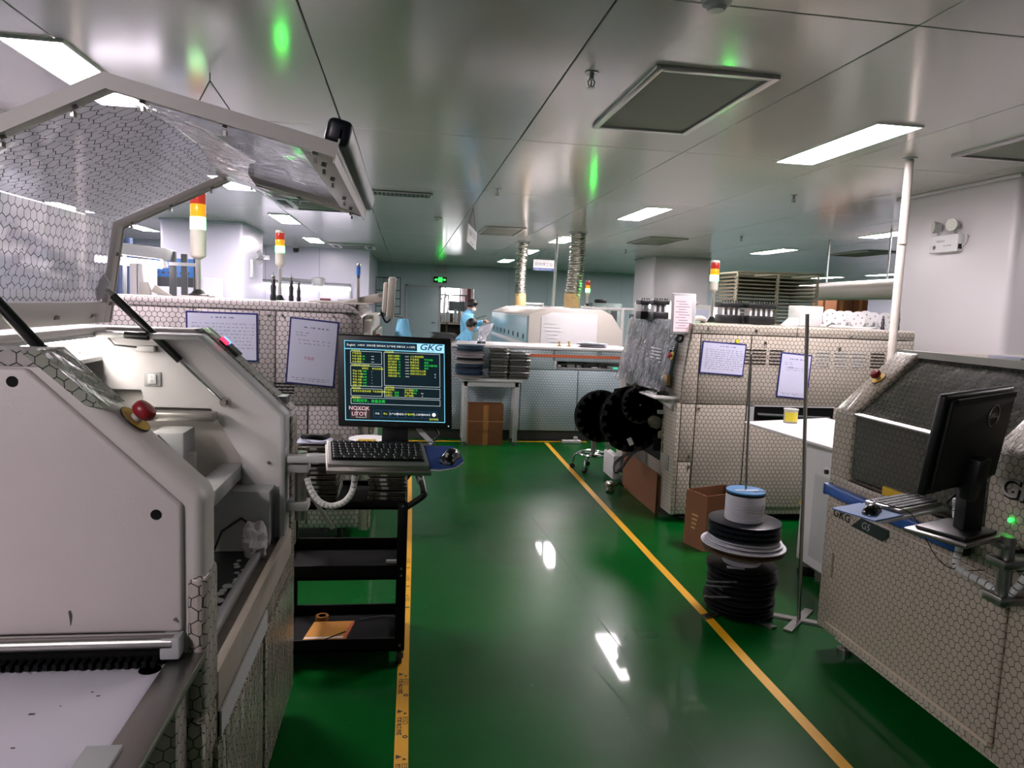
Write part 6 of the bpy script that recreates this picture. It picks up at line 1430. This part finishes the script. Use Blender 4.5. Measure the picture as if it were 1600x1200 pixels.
# open carton by the reel stand
c0 = (1.985, 4.74, .001)
t, Mx = carton('open brown carton on the floor between ivory machine and reel stack', (2.03, 4.535, .001), (.92, .36), (-.31, .95), .36, .215, .385, letters=None)
for k in range(4): MB(plane_frame(Vector((1.994, 4.64, .17)), (.31, -.95, 0), (0, 0, 1))).box(-.03, .03-.008*k, .05-.03*k, .062-.03*k, -.001, .001).build('faded_print', mat('pale_carton_print', '#b08a58', .8), t)
# ---- sheets on the ivory machine
t3, Mx, wd, ht = sheet(yr-.003, ((2.196, 1.402), (2.553, 1.384), (2.536, 1.14), (2.188, 1.155)), 'landscape sheet in blue rimmed sleeve on the ivory machine, yellow magnet above', [(-.1, .36, .3, .006)]+[(-.4, .25-.065*k, .8, .003) for k in range(10)], 3, 'sheets hung on machines')
tag(MB().cyl((2.475, yr-.008, 1.405), (2.475, yr-.001, 1.405), .016, n=16).build('yellow_magnet', mat('yellow_magnet', '#c8c83a', .4)), 'small round yellow magnet above the landscape sheet', 'magnet')
t4, Mx, wd, ht = sheet(yr-.003, ((2.831, 1.336), (3.09, 1.318), (3.074, .974), (2.817, .99)), 'tall sheet in blue rimmed sleeve on the ivory machine behind the thin stand', ll, 4, 'sheets hung on machines')
lettering([('合格', 0, 0, .018, 'CENTER', .3)], Mx @ Matrix.Translation((-.04, .06, .0068)), 'pen_mark', M['ink'], t4)
# ---- pink screen on its arm
sc_ = thing('operator_monitor', 'grey monitor with pinkish page held above the wrapped window', 'monitor', (2.06, 5.3, 1.44))
Mx = plane_frame((2.066, 5.28, 1.593), (1, -.18, 0), (0, .08, 1))
MB(Mx).box(-.085, .095, -.155, .155, -.035, 0).build('casing', M['lgrey'], sc_, bevel=.008)
MB(Mx).box(-.07, .065, -.135, .135, -.001, .002).build('screen', mat('pink_page', '#c9aeb2', .15, var=.04, emit='#d8b8bc', es=.35), sc_)
b = MB(Mx)
for k in range(11): b.box(-.055+.02*(k % 2), .02+.015*(k % 3), .09-.02*k, .094-.02*k, .002, .0026)
b.build('page_lines', M['ink'], sc_, kind='stuff', smooth=False)
MB().tube(smooth_pts([(2.10, 5.32, 1.50), (2.2, 5.4, 1.56), (2.3, 5.45, 1.56), (2.32, 5.5, 1.53)]), .02, 8).build('support_arm', M['cream'], sc_)
MB().tube(smooth_pts([(2.08, 5.31, 1.45), (2.04, 5.33, 1.40), (2.08, 5.33, 1.38), (2.1, 5.34, 1.42), (2.06, 5.35, 1.43)]), .008, 8).build('lead', M['black'], sc_)
q = at(1112, 494, 6.1); q2 = at(1119, 407, 6.1)
tower(q.x, 6.1, 1.53, q2.z, .038, 'signal tower with green lamp lit on the ivory machine beside the pink screen', .053, cap=True, body=.10, pole_r=.012)
# ---- black feeder blocks standing on top
def blocks(x, y, n, label):
    t = thing('feeder_magazine', label, 'feeder', (x, y, 1.53), 'black feeder magazines on the ivory machine')
    MB().box(x, x+n*.045, y, y+.14, 1.531, 1.60).build('base_block', M['black'], t, bevel=.004)
    MB().box(x-.005, x+n*.045+.005, y, y+.14, 1.66, 1.70).build('top_bar', M['black'], t, bevel=.004)
    for k in range(n):
        MB().box(x+k*.045+.012, x+k*.045+.03, y+.02, y+.12, 1.60, 1.66).build('clear_cell', M['lgrey'] if k % 2 else M['white2'], t)
        for q_ in (0, .02): MB().cyl((x+k*.045+.012+q_, y+.02, 1.70), (x+k*.045+.012+q_, y+.02, 1.716), .005, n=8).build('pin', M['black'], t)
q = at(1001, 490, 6.2); blocks(q.x, 6.2, 2, 'smallest black feeder magazine, left of the pinkish screen'); q = at(1021, 490, 6.0); blocks(q.x, 6.0, 3, 'black feeder magazine just behind the pinkish screen')
q = at(1128, 490, 5.7); blocks(q.x, 5.7, 4, 'black feeder magazine nearest the ivory machine signal tower'); q = at(1171, 490, 5.6); blocks(q.x, 5.6, 5, 'widest black feeder magazine in front of the wire rack')
# white box with bracket foot, papers, white reels
q = at(1250, 500, 5.7); q2 = at(1287, 480, 5.7)
t = thing('white_housing', 'plain white housing on top of the ivory machine left of the white reels', 'housing', (q.x+.1, 5.75, 1.53))
MB().box(q.x, q2.x, 5.7, 5.9, 1.531, 1.70).build('case', M['white2'], t, bevel=.004)
MB().prism([(q.x-.07, 1.531), (q.x-.06, 1.545), (q.x, 1.60), (q.x, 1.531)], 'y', 5.72, 5.88).build('gusset', M['white2'], t)
tag(MB().prism([(q.x+.1, 1.537), (q.x+.1, 1.556), (q.x+.3, 1.545), (q.x+.48, 1.545), (q.x+.4, 1.535)], 'y', 5.35, 5.55).build('folded_sheet', M['paperw']), 'white folded sheet lying on the ivory machine before the white reels', 'paper')
tag(MB().tube(smooth_pts([(q.x+.06, 5.4, 1.54), (q.x+.1, 5.38, 1.565), (q.x+.14, 5.4, 1.54)]), .006, 6).build('wire_clip', M['dgrey']), 'small dark clip beside the folded sheet on the ivory machine', 'clip')
for k, (u, v, r0) in enumerate(((1298, 497, .075), (1313, 499, .07), (1325, 497, .072), (1341, 498, .07), (1353, 499, .075), (1365, 498, .07), (1384, 500, .07))):
    y = 5.75+.05*(k % 3); q = at(u, v, y)
    t = thing('component_reel', ('first', 'second', 'third', 'fourth', 'fifth', 'sixth', 'last')[k]+' white reel from the plain white housing', 'reel', (q.x, y, 1.53), 'white reels on the ivory machine')
    z_ = 1.532+r0
    MB().lathe([(.012, 0), (r0, 0), (r0, .003), (.012, .003)], (q.x, y, z_), 32, 'y').build('flange', M['paperw'], t); MB().lathe([(.012, 0), (r0, 0), (r0, .003), (.012, .003)], (q.x, y+.014, z_), 32, 'y').build('flange', M['paperw'], t)
    MB().lathe([(.012, 0), (r0*.8, 0), (r0*.8, .011), (.012, .011)], (q.x, y+.003, z_), 24, 'y').build('tape', M['lgrey'], t)
    for a_ in range(5): MB().cyl((q.x+r0*.55*math.cos(a_*1.256+k), y-.001, z_+r0*.55*math.sin(a_*1.256+k)), (q.x+r0*.55*math.cos(a_*1.256+k), y+.001, z_+r0*.55*math.sin(a_*1.256+k)), r0*.1, n=8).build('flange_hole', M['grey'], t)
q = at(1379, 510, 5.4); rod(q.x, 5.4, 1.531, .10, 'shorter black hand tool left of the white ceiling pole', 'hand tools on the ivory machine', .95)
q = at(1403, 510, 5.4); rod(q.x, 5.4, 1.531, .155, 'taller black hand tool right of the white ceiling pole', 'hand tools on the ivory machine', .75)
# white pole from the ceiling
t = thing('ceiling_pole', 'slender white pole from the ceiling to the floor by the ivory machine', 'pole', (3.48, 4.82, 0))
MB().cyl((3.47, 4.80, 0), (3.49, 4.84, CEIL), .028, n=20).build('pipe', M['cream'], t)
for z_ in (1.42, 2.15): MB().cyl((3.48, 4.822, z_), (3.48, 4.822, z_+.02), .0305, n=20).build('joint', M['cream'], t)
MB().lathe([(.05, -.008), (.05, 0)], (3.49, 4.84, CEIL), 20).build('ceiling_ring', M['lgrey'], t)
tag(MB().cyl((-2.2, 5.42, 0), (-2.2, 5.42, CEIL), .03, n=18).build('ceiling_pole', M['cream']), 'white pole behind the raised hood at the far left', 'pole')
# ---- wire rack trolley behind
RK = thing('wire_rack', 'tall wire rack trolley for circuit boards behind the ivory machine', 'rack', (4.4, 8.3, 0))
M['wire'] = mat('greyed_wire', '#a5a28c', .4, .4)
ya, yb_ = 8.0, 8.6
xs = [at(u, 470, ya).x for u in (1150, 1214, 1276)]; zt = at(1210, 428, ya).z
for x in xs:
    for y in (ya, yb_): MB().tube([(x, y, .1), (x, y, zt)], .014, 8).build('upright', M['wire'], RK)
    for z_ in (zt, .3): MB().tube([(x, ya, z_), (x, yb_, z_)], .012, 8).build('cross_tube', M['wire'], RK)
for y in (ya, yb_): MB().tube([(xs[0], y, zt), (xs[2]+.06, y, zt+.02)], .014, 8).build('top_tube', M['wire'], RK)
w0 = None
nw = 24
for k in range(nw):
    z_ = zt-.045-k*.043
    for y in (ya, yb_):
        MB().tube([(xs[0], y, z_), (xs[2], y, z_)], .009, 6).build('horizontal_wire', M['wire'], RK)
    for x in xs: 
        MB().tube([(x-.035, ya-.01, z_-.03), (x+.0, ya-.02, z_+.01)], .009, 6).build('hook', M['wire'], RK)
    MB().box(xs[0]+.03, xs[2]-.03, ya+.05, yb_-.05, z_-.012, z_+.012).build('circuit_board', mat('olive_board', '#4f4630', .6, var=.3), RK)
MB().box(xs[0], xs[2], ya, yb_, .09, .13).build('base_frame', M['dgrey'], RK)
for x in (xs[0], xs[2]):
    for y in (ya, yb_): MB().cyl((x-.015, y, .05), (x+.015, y, .05), .05, n=16).build('castor', M['black'], RK)
# ---- pale equipment behind the ivory machine, cartons, big pipe
a_, b_ = atz(1272, 456, 2.0), atz(1420, 451, 2.0)
d_ = (b_-a_)
tag(MB().cyl(a_-d_*.15, b_+d_*.5, .13*1.0, n=24).build('white_pipe', M['cream']), 'thick white horizontal pipe behind the white ceiling pole', 'pipe')
t = thing('pipe_hanger', 'pair of thin rods hanging the thick white pipe', 'hanger', tuple(a_+d_*.2))
for k in (.15, .8): c = a_+d_*k; MB().tube([(c.x, c.y, 2.1), (c.x, c.y, CEIL)], .012, 6).build('rod', M['lgrey'], t)
for k, (u0, v0, u1, v1, y, lab) in enumerate(((1287, 461, 1331, 488, 12.2, 'largest carton behind the white reels'), (1308, 467, 1322, 488, 11.8, 'tall narrow carton in front of its neighbours behind the white reels'), (1334, 468, 1355, 488, 12.25, 'carton at the end of the row behind the white reels'))):
    p0, p1 = at(u0, v0, y), at(u1, v1, y)
    t = thing('carton', lab, 'box', ((p0.x+p1.x)/2, y+.2, 1.45), 'cartons on the far shelf')
    MB().box(p0.x, p1.x, y, y+.35, 1.451, p0.z).build('case', M['carton'], t, bevel=.004); MB().box((p0.x+p1.x)/2-.03, (p0.x+p1.x)/2+.03, y-.002, y+.352, 1.47, p0.z+.002).build('packing_tape', mat('packing_tape_brown', '#9a6a3a', .3), t)
p0, p1 = at(1280, 489, 12.2), at(1400, 489, 12.2)
t = thing('storage_shelf', 'grey shelf carrying the cartons behind the white reels', 'shelf', ((p0.x+p1.x)/2, 12.3, 0))
MB().box(p0.x-.3, p1.x+.3, 11.7, 12.7, 1.42, 1.45).build('board', M['grey'], t)
for x in (p0.x-.25, p1.x+.25):
    for y in (11.75, 12.65): MB().box(x-.025, x+.025, y-.025, y+.025, 0, 1.42).build('leg', M['grey'], t)
q = at(1332, 487, 11.6)
t = thing('steel_can', 'pair of silver cans in front of the shelf cartons', 'can', (q.x, 11.75, 1.45))
for k in range(2): MB().lathe([(.0, 0), (.05, 0), (.05, .2), (.046, .205), (.0, .205)], (q.x-.05+.1*k, 11.76, 1.451), 16).build('can', M['alu'], t)
for k in range(2):
    q = at(1361+8*k, 486, 12.0); tag(MB().cyl((q.x, 12.0, 1.451), (q.x, 12.0, 1.70), .04, n=14).build('grey_bottle', M['grey'], bevel=.012), ('left', 'right')[k]+' of the two grey bottles near the ceiling pole', 'bottle', 'grey bottles on the shelf')
# glass fronted machine corner behind the pinkish screen
a_, b_ = at(1083, 470, 7.2), at(1128, 500, 7.2)
t = thing('machine_enclosure', 'pale glazed machine enclosure behind the ivory machine signal tower', 'machine', ((a_.x+b_.x)/2, 7.5, 0))
MB().box(a_.x-.4, b_.x+.1, 7.2, 7.9, 0, a_.z-.04).build('body', M['white2'], t, bevel=.01)
MB().box(a_.x, a_.x+.17, 7.19, 7.21, a_.z-.25, a_.z-.08).build('window', M['paper'], t, bevel=.004)
MB().box(b_.x-.12, b_.x+.08, 7.19, 7.21, a_.z-.25, a_.z-.06).build('window', glow('soft_lit_window', '#e8ecf2', .8), t)
for k, u in enumerate((1019, 1046)):
    q = at(u, 479, 7.1); MB().sph((q.x, 7.15, q.z), .02, 8).build('lamp_bulb', glow('spot_white', '#ffffff', 14), t)
MB().tube([at(1005, 472, 7.18), at(1090, 474, 7.18)], .02, 8).build('lamp_rail', M['white2'], t)
q = at(985, 470, 8.9)
tag(MB().box(at(983, 490, 8.9).x, at(1003, 490, 8.9).x, 8.88, 8.9, 0, at(990, 491, 8.9).z).build('framed_board', M['black'], bevel=.004), 'dark framed board edge behind the wrapped window', 'board')
# ================================================================ reels threaded on a rod stand
SX, SY = 1.83, 3.6
t = thing('reel_stand', 'thin upright rod and flat foot holding the stack of reels beside the aisle', 'stand', (SX, SY, 0))
MB().tube([(SX, SY, .01), (SX-.008, SY, .7), (SX-.035, SY, 1.40)], .0065, 10).build('rod', M['steel'], t)
for a0 in (.35, 1.92): MB(Matrix.Translation((SX, SY, 0)) @ Matrix.Rotation(a0, 4, 'Z')).box(-.25, .25, -.02, .02, .001, .012).build('foot_bar', M['steel'], t)
def spool(z0, h, r, core, mf, mt, label, x=SX, y=SY, extra=None, n=1):
    s_ = thing('cable_reel', label, 'reel', (x, y, z0), 'reels on the rod stand')
    for dz in (0, h-.006): MB().lathe([(.012, 0), (r*.98, 0), (r, .002), (r, .004), (r*.98, .006), (.012, .006)], (x, y, z0+dz), 40).build('flange', mf, s_)
    MB().lathe([(.012, 0), (core, 0), (core, h-.012), (.012, h-.012)], (x, y, z0+.006), 36).build('wound_tape', mt, s_)
    return s_
z_ = .014
for k in range(9):
    h = .029; xx, yy = SX+random.uniform(-.012, .012), SY+random.uniform(-.012, .012)
    s_ = spool(z_, h, .185+random.uniform(-.008, .008), .15, M['black'], M['blackmatte'], ('bottom', 'second', 'third', 'fourth', 'fifth', 'sixth', 'seventh', 'eighth', 'ninth')[k]+' black reel '+('' if k == 0 else 'up ')+'in the pile at the foot of the rod stand', xx, yy); z_ += h
    if k in (3, 5, 6):
        MB().tube(smooth_pts([(xx-.1, yy-.14, z_), (xx-.2, yy-.08, z_-.02), (xx-.195, yy+.0, z_-.05), (xx-.15, yy-.1, z_-.06)]), .006, 6).build('loose_tape', M['dgrey'], s_)
    if k == 8: MB(Matrix.Translation((xx, yy, z_+.0005)) @ Matrix.Rotation(-.3, 4, 'Z')).box(-.09, .0, -.13, -.09, 0, .001).build('reel_label', M['lgrey'], s_)
M['twine'] = mat('white_wound_tape', '#bdbcc4', .6, var=.1, stretch=(1, 1, 60), scale=3)
def ribbed(s_, x, y, z0, h, r, n):
    for k in range(n): MB().lathe([(r-.004, 0), (r, .2*h/n), (r, .75*h/n), (r-.004, h/n)], (x, y, z0+k*h/n), 32).build('winding', M['twine'], s_)
s_ = thing('cable_reel', 'narrow white spool in the middle of the rod stand stack', 'reel', (SX, SY, z_), 'reels on the rod stand')
MB().lathe([(.012, 0), (.098, 0), (.098, .07), (.012, .07)], (SX, SY, z_), 32).build('core', M['twine'], s_); ribbed(s_, SX, SY, z_+.003, .066, .102, 6); z_ += .072
s_ = spool(z_, .03, .215, .17, mat('brown_disc', '#4a3a28', .5), M['carton'], 'wide brown flanged reel below the white paper disc on the rod stand'); z_ += .031
s_ = thing('cable_reel', 'wide white paper disc pair on the rod stand', 'reel', (SX, SY, z_), 'reels on the rod stand')
for k, (rr, dz) in enumerate(((.222, 0), (.20, .018), (.185, .034))): MB(Matrix.Translation((SX+.005*k, SY, z_+dz)) @ Matrix.Rotation(.02, 4, 'Y')).lathe([(.02, 0), (rr, 0), (rr, .005), (.02, .012)], (0, 0, 0), 40).build('disc', M['twine'], s_)
z_ += .052
for k in range(3):
    spool(z_, .027, .19, .15, mat('blue_black_plastic', '#141a20', .35), M['blackmatte'], ('lower', 'middle', 'upper')[k]+' of the three blue black reels under the top white spool'); z_ += .0275
s_ = thing('cable_reel', 'white wound spool with blue top flange at the top of the rod stand', 'reel', (SX-.006, SY, z_), 'reels on the rod stand')
MB().lathe([(.012, 0), (.098, 0), (.098, .145), (.012, .145)], (SX-.006, SY, z_), 36).build('core', M['twine'], s_); ribbed(s_, SX-.006, SY, z_+.003, .135, .102, 12)
MB().lathe([(.012, 0), (.102, 0), (.102, .006), (.012, .006)], (SX-.006, SY, z_+.14), 36).build('lower_flange', M['black'], s_)
MB().lathe([(.012, 0), (.102, 0), (.102, .008), (.012, .008)], (SX-.006, SY, z_+.152), 36).build('flange', mat('sky_blue_plastic', '#3f79a8', .35), s_)
MB().box(SX-.07, SX+.06, SY-.018, SY+.0, z_+.1605, z_+.1615).build('flange_label', M['paperw'], s_)
MB().box(SX+.02, SX+.09, SY-.05, SY-.03, z_+.16, z_+.1612).build('dark_slot', M['black'], s_)
# bare stand beside it
t = thing('rod_stand', 'bare tall steel rod on a crossed flat foot near the second printer', 'stand', (2.1, 3.45, 0))
MB().tube([(2.1, 3.45, .015), (2.06, 3.45, .8), (2.005, 3.45, 1.62)], .0095, 12).build('rod', M['steel'], t)
for a0 in (-.55, .75): MB(Matrix.Translation((2.1, 3.45, 0)) @ Matrix.Rotation(a0, 4, 'Z')).box(-.18, .18, -.022, .022, .002, .014 if a0 < 0 else .012).build('foot_bar', M['steel'], t)
# ================================================================ link conveyor with white top
LC = thing('link_conveyor', 'white topped link conveyor between the ivory machine and the second printer', 'conveyor', (2.75, 4.0, 0))
MB().prism([(2.33, 4.70), (2.42, 3.80), (2.46, 3.26), (3.15, 3.26), (3.1, 4.95)], 'z', .855, .872).build('table_top', M['white2'], LC, bevel=.003)
MB().box(2.5, 3.1, 3.26, 4.2, .08, .85).build('cabinet', M['white2'], LC, bevel=.006)
MB().box(2.494, 2.502, 3.4, 4.06, .14, .66).build('side_panel', M['lgrey'], LC, bevel=.004)
MB().cyl((2.475, 3.92, .70), (2.5, 3.92, .70), .014).build('knob', M['black'], LC)
MB().box(2.49, 2.5, 3.5, 3.95, .675, .725).build('control_strip', M['paperw'], LC)
MB().tube([(2.46, 3.25, .66), (2.49, 3.62, .665)], .012).build('pipe_handle', M['white2'], LC)
MB().lathe([(.05, 0), (.055, .03), (.03, .045)], (2.53, 4.12, .0), 16).build('castor_foot', M['black'], LC); MB().lathe([(.05, 0), (.055, .03), (.03, .045), (.03, .08)], (3.05, 4.12, .0), 16).build('castor_foot', M['black'], LC); MB().lathe([(.05, 0), (.055, .03), (.03, .045), (.03, .08)], (3.05, 3.35, .0), 16).build('castor_foot', M['black'], LC); MB().lathe([(.05, 0), (.055, .03), (.03, .045), (.03, .08)], (2.55, 3.35, .0), 16).build('castor_foot', M['black'], LC)
jx, jy = 2.66, 4.68
t = thing('sample_jar', 'clear jar with yellow label on the white conveyor top', 'jar', (jx, jy, .872))
MB().lathe([(.0, 0), (.045, 0), (.047, .01), (.047, .085), (.05, .09), (.05, .097), (.0, .097)], (jx, jy, .8725), 24).build('jar', mat('frosted_plastic', '#b8b8ae', .25, alpha=.75), t)
vs = []; b = MB()
for k in range(13): a_ = PI+.15+k*.17; vs += [(jx+.048*math.cos(a_), jy+.048*math.sin(a_), .885), (jx+.048*math.cos(a_), jy+.048*math.sin(a_), .95)]
b.add(vs, [(2*k, 2*k+2, 2*k+3, 2*k+1) for k in range(12)]); b.build('yellow_label', mat('bright_yellow_label', '#d0c22a', .4), t)
tag(MB(plane_frame((2.98, 4.55, .873), (1, .2, 0), (-.2, 1, 0))).box(-.15, .15, -.2, .2, 0, .002).build('paper_sheet', M['paperw']), 'white sheet on the white conveyor top by the second printer', 'paper')
# ================================================================ second stencil printer (right foreground, closed)
RP = thing('stencil_printer', 'ivory solder paste printer with closed smoked window at the right edge', 'machine', (2.7, 2.5, 0))
RX = 2.04; ry0, ry1 = 1.86, 3.2
M['filmr'] = film('film_right_printer', '#a89f90', .031, .05, wr=.35, wscale=(3, 9, 1.0))
rx = lambda d_: RX+d_
pf = [(RX, .10), (RX, 1.175), (RX+.295, 1.46), (RX+1.1, 1.46), (RX+1.1, .10)]
MB().prism(pf, 'y', 3.04, ry1).build('far_end', M['filmr'], RP, bevel=.015, seg=3)
MB().prism(pf, 'y', ry0, 2.25).build('near_end', M['filmr'], RP, bevel=.015, seg=3)
MB().prism([(RX+.3, .86), (RX+.3, 1.2), (RX+.5, 1.455), (RX+1.1, 1.455), (RX+1.1, .86)], 'y', 1.95, 3.04).build('inner_box', M['white'], RP)
MB().box(RX+.002, RX+1.1, 1.95, 3.04, .10, .86).build('body', M['filmr'], RP)
MB().box(RX-.004, RX+.02, 1.9, 3.17, .755, .86).build('sill_panel', M['filmr'], RP, bevel=.005)
dr = MB().box(RX-.012, RX+.004, 2.1, 3.12, .15, .735).build('front_door', M['filmr'], RP, bevel=.008, seg=3)
MB().box(RX-.016, RX-.008, 2.11, 3.1, .152, .166).build('door_edge', mat('pale_edge', '#b9ab98', .4), dr); MB().box(RX-.0135, RX-.008, 3.08, 3.094, .38, .50).build('pull_slot', mat('slot_shadow_paint', '#6f6850', .5), dr)
lp = MB().box(RX-.0155, RX-.012, 2.73, 3.125, .668, .728).build('name_plate', M['filmr'], RP)
MB().add([(RX-.0165, 2.90, .727), (RX-.0165, 2.97, .669), (RX-.0165, 2.745, .669), (RX-.0165, 2.715, .70), (RX-.0165, 2.715, .727)], [(0, 1, 2, 3, 4)]).build('dark_plate', mat('dark_green_plate', '#0c2220', .3), lp)
Mx = plane_frame((RX-.018, 3.045, .695), (0, -1, 0), (0, 0, 1))
lettering([('GKG', .0, 0, .05, 'CENTER', .2, .0008, 1.25)], Mx, 'brand_letters', M['blackmatte'], RP, None)
lettering([('G5', .18, .003, .045, 'CENTER', .2, 0, 1.1)], Mx, 'model_letters', M['lgrey'], RP, None)
MB().tube([(RX-.012, 3.15, .735), (RX-.012, 2.0, .735)], .003, 6).build('joint_line', mat('pale_edge', '#b9ab98', .4), RP)
for y in (2.0, 3.1):
    for x in (RX+.1, RX+1.0): b = MB(); b.cyl((x, y, 0), (x, y, .02), .035); b.cyl((x, y, .02), (x, y, .1), .013); b.build('levelling_foot', M['steel'], RP)
# smoked hood: slope and front panes in a frame
M['smoke'] = film('smoked_window', '#3f403a', .03, .055, rough=.14, wr=.07, line='#060707')
hd2 = [(RX+.34, 1.452), (RX+.295, 1.452), (RX, 1.17), (RX, .875)]
ho = MB().prism([(RX+.31, 1.445), (RX+.012, 1.165), (RX+.012, .88), (RX+.03, .88), (RX+.03, 1.16), (RX+.32, 1.43)], 'y', 2.25, 3.04).build('hood', M['smoke'], RP)
M['smokeg'] = mat('smoked_glass', '#2a2b27', .08, alpha=.78)
MB().prism([(RX+.0, 1.172), (RX+.0, 1.166), (RX+.02, 1.166), (RX+.02, 1.178)], 'y', 2.25, 3.04).build('fold_trim', M['alu'], ho)
MB().prism([(RX+.29, 1.448), (RX+.285, 1.438), (RX+.33, 1.438), (RX+.34, 1.468), (RX+.30, 1.468)], 'y', 1.95, 3.2).build('top_trim', M['alu'], ho)
MB().box(RX+.36, RX+.48, 2.55, 2.72, 1.456, 1.478).build('top_catch', M['paper'], RP, bevel=.006)
MB().box(RX+.3, RX+1.1, 1.95, 3.04, 1.448, 1.46).build('top_cover', M['filmr'], RP)
MB().box(RX-.001, RX+.014, 2.62, 2.80, .862, .898).build('yellow_notice', M['yellow'], RP)
hb = MB().box(RX-.055, RX-.015, 2.28, 3.14, .775, .825).build('hood_handle', M['blue'], RP, bevel=.008, seg=3)
MB().box(RX-.057, RX-.013, 2.27, 2.30, .773, .827).build('end_cap', M['black'], hb, bevel=.005); MB().box(RX-.057, RX-.013, 3.13, 3.15, .773, .827).build('end_cap', mat('dark_blue_cap', '#173a78', .4), hb, bevel=.005)
for y in (2.45, 2.95): MB().box(RX-.02, RX, y, y+.03, .785, .815).build('handle_foot', M['dgrey'], hb)
estop(RP, (RX+.16, 3.12, 1.332), (-.69, 0, .725), .023)
lettering([('GKG', .004, -.004, .095, 'CENTER', .15, .004, 1.2)], plane_frame((RX-.002, 2.075, 1.055), (0, -1, 0), (0, 0, 1)), 'large_brand_letters', M['blackmatte'], RP, None); lettering([('GKG', 0, 0, .095, 'CENTER', .15, .001, 1.2)], plane_frame((RX-.004, 2.075, 1.055), (0, -1, 0), (0, 0, 1)), 'silver_letter_faces', M['alu'], RP, None)
MB().sph((RX-.006, 2.13, .95), .008, 8).build('status_light', glow('status_green', '#20ff40', 3), RP)
MB().cyl((RX-.008, 2.08, .83), (RX+.0, 2.08, .83), .04, n=24).build('cable_port', M['blackmatte'], RP)
# arm, tray, monitor, keyboard, mouse on the second printer
A2 = thing('swing_arm', 'steel arm and tray holding the monitor with its back turned', 'arm', (1.95, 2.1, .7))
MB().cyl((1.93, 2.02, .70), (1.93, 2.02, .93), .022).build('pivot_post', M['steel'], A2)
for z2 in (.71, .83): MB().box(1.89, 2.035, 1.98, 2.06, z2, z2+.03).build('clamp', M['steel'], A2, bevel=.005)
MB(plane_frame((1.81, 2.11, .905), (.92, .39, 0), (-.39, .92, 0))).box(-.12, .15, -.1, .1, 0, .015).build('monitor_plate', M['steel'], A2, bevel=.003)
MB().box(1.90, 1.96, 2.0, 2.14, .89, .905).build('arm_beam', M['steel'], A2, bevel=.003)
KB2 = plane_frame((1.80, 2.40, .925), (.93, .36, .02), (-.36, .93, .0))
MB(KB2).box(-.20, .19, -.09, .09, -.02, -.008).build('keyboard_tray', M['white2'], A2, bevel=.003)
m2 = thing('monitor', 'black monitor with round emblem seen from behind at the right edge', 'monitor', (1.87, 2.16, .92))
ex = Vector((.403, .173, .02)).normalized(); nb = Vector((.39, -.92, .0)); up = Vector((.0, -.16, 1)); ey = (up-ex*up.dot(ex)).normalized()
MF = plane_frame((1.828, 2.10, 1.2266), ex, ey) @ Matrix.Scale(.97, 4)
MB(MF).box(-.22, .22, -.172, .172, -.03, .0).build('casing', M['black'], m2, bevel=.012, seg=3)
MB(MF).box(-.20, .20, -.15, .155, -.0, .016).build('back_shell', mat('textured_black', '#0d0d0e', .55, var=.2, bump=.2, bscale=300), m2, bevel=.014, seg=3)
MB(MF).box(-.18, .19, .143, .16, .012, .02).build('vent_groove', M['blackmatte'], m2)
MB(MF).box(-.205, .205, -.155, .155, -.032, -.03).build('screen', M['navy'], m2)
pts_ = [(.075+.033*math.cos(2*PI*k/32), .085+.037*math.sin(2*PI*k/32), .0175) for k in range(33)]
MB(MF).tube(pts_, .0018, 6).build('emblem_ring', M['alu'], m2)
lettering([('DELL', .075, .085, .022, 'CENTER', 0, .0006, 1.05)], MF @ Matrix.Translation((0, 0, .0175)), 'emblem_letters', M['alu'], m2, None)
MB(MF).box(-.03, .05, -.20, -.05, .014, .06).build('neck_hinge', M['black'], m2, bevel=.01)
nk = MF @ Vector((.01, -.19, .04))
MB().prism([(nk.x-.035, .922), (nk.x-.035, nk.z+.06), (nk.x+.035, nk.z+.06), (nk.x+.035, .922)], 'y', nk.y-.02, nk.y+.03).build('neck', M['black'], m2, bevel=.006)
MB(plane_frame((1.82, 2.10, .9205), (.92, .39, 0), (-.39, .92, 0))).box(-.1, .1, -.07, .09, 0, .012).build('foot_plate', M['black'], m2, bevel=.004)
k2 = thing('keyboard', 'grey keyboard on the tray beside the monitor with its back turned', 'keyboard', (1.86, 2.42, .93))
MB(KB2).box(-.07, .19, -.07, .07, -.007, .010).build('case', M['alu'], k2, bevel=.004)
for ry_ in range(5):
    for k in range(12): MB(KB2).box(-.06+k*.0202, -.0425+k*.0202, -.058+ry_*.024, -.038+ry_*.024, .010, .015).build('key', M['dgrey'], k2, bevel=.0012, seg=1)
pdm = MB(KB2).box(-.235, -.075, -.085, .085, -.0075, -.003).build('mouse_pad', mat('blue_pad_light', '#3d6ea6', .6))
tag(pdm, 'pale blue mouse pad at the edge of the second printer tray', 'mouse pad')
mouse(KB2 @ Matrix.Translation((-.15, -.015, -.003)) @ Matrix.Rotation(-1.2, 4, 'Z'), 'glossy black mouse on the pale blue pad by the second printer', 'black mice', [KB2 @ Vector((-.09, .0, .008)), KB2 @ Vector((-.04, -.09, .0)), (1.84, 2.22, .80), (1.9, 2.2, .755), (1.95, 2.12, .78)])
spiral_cable(A2, [(1.90, 2.22, 1.0), (1.905, 2.215, .93), (1.915, 2.2, .84), (1.90, 2.19, .775), (1.91, 2.16, .757), (1.93, 2.08, .745), (1.94, 2.02, .73), (1.95, 1.99, .77), (1.98, 1.97, .84), (2.03, 1.96, .90)], 'cable_bundle', .0125)
MB().tube(smooth_pts([(1.89, 2.2, 1.03), (1.87, 2.22, .99), (1.90, 2.24, .96)]), .005, 6).build('monitor_lead', M['black'], A2)
MB().box(1.90, 1.925, 2.15, 2.18, .86, .905).build('wing_bolt', M['dgrey'], A2, bevel=.004)
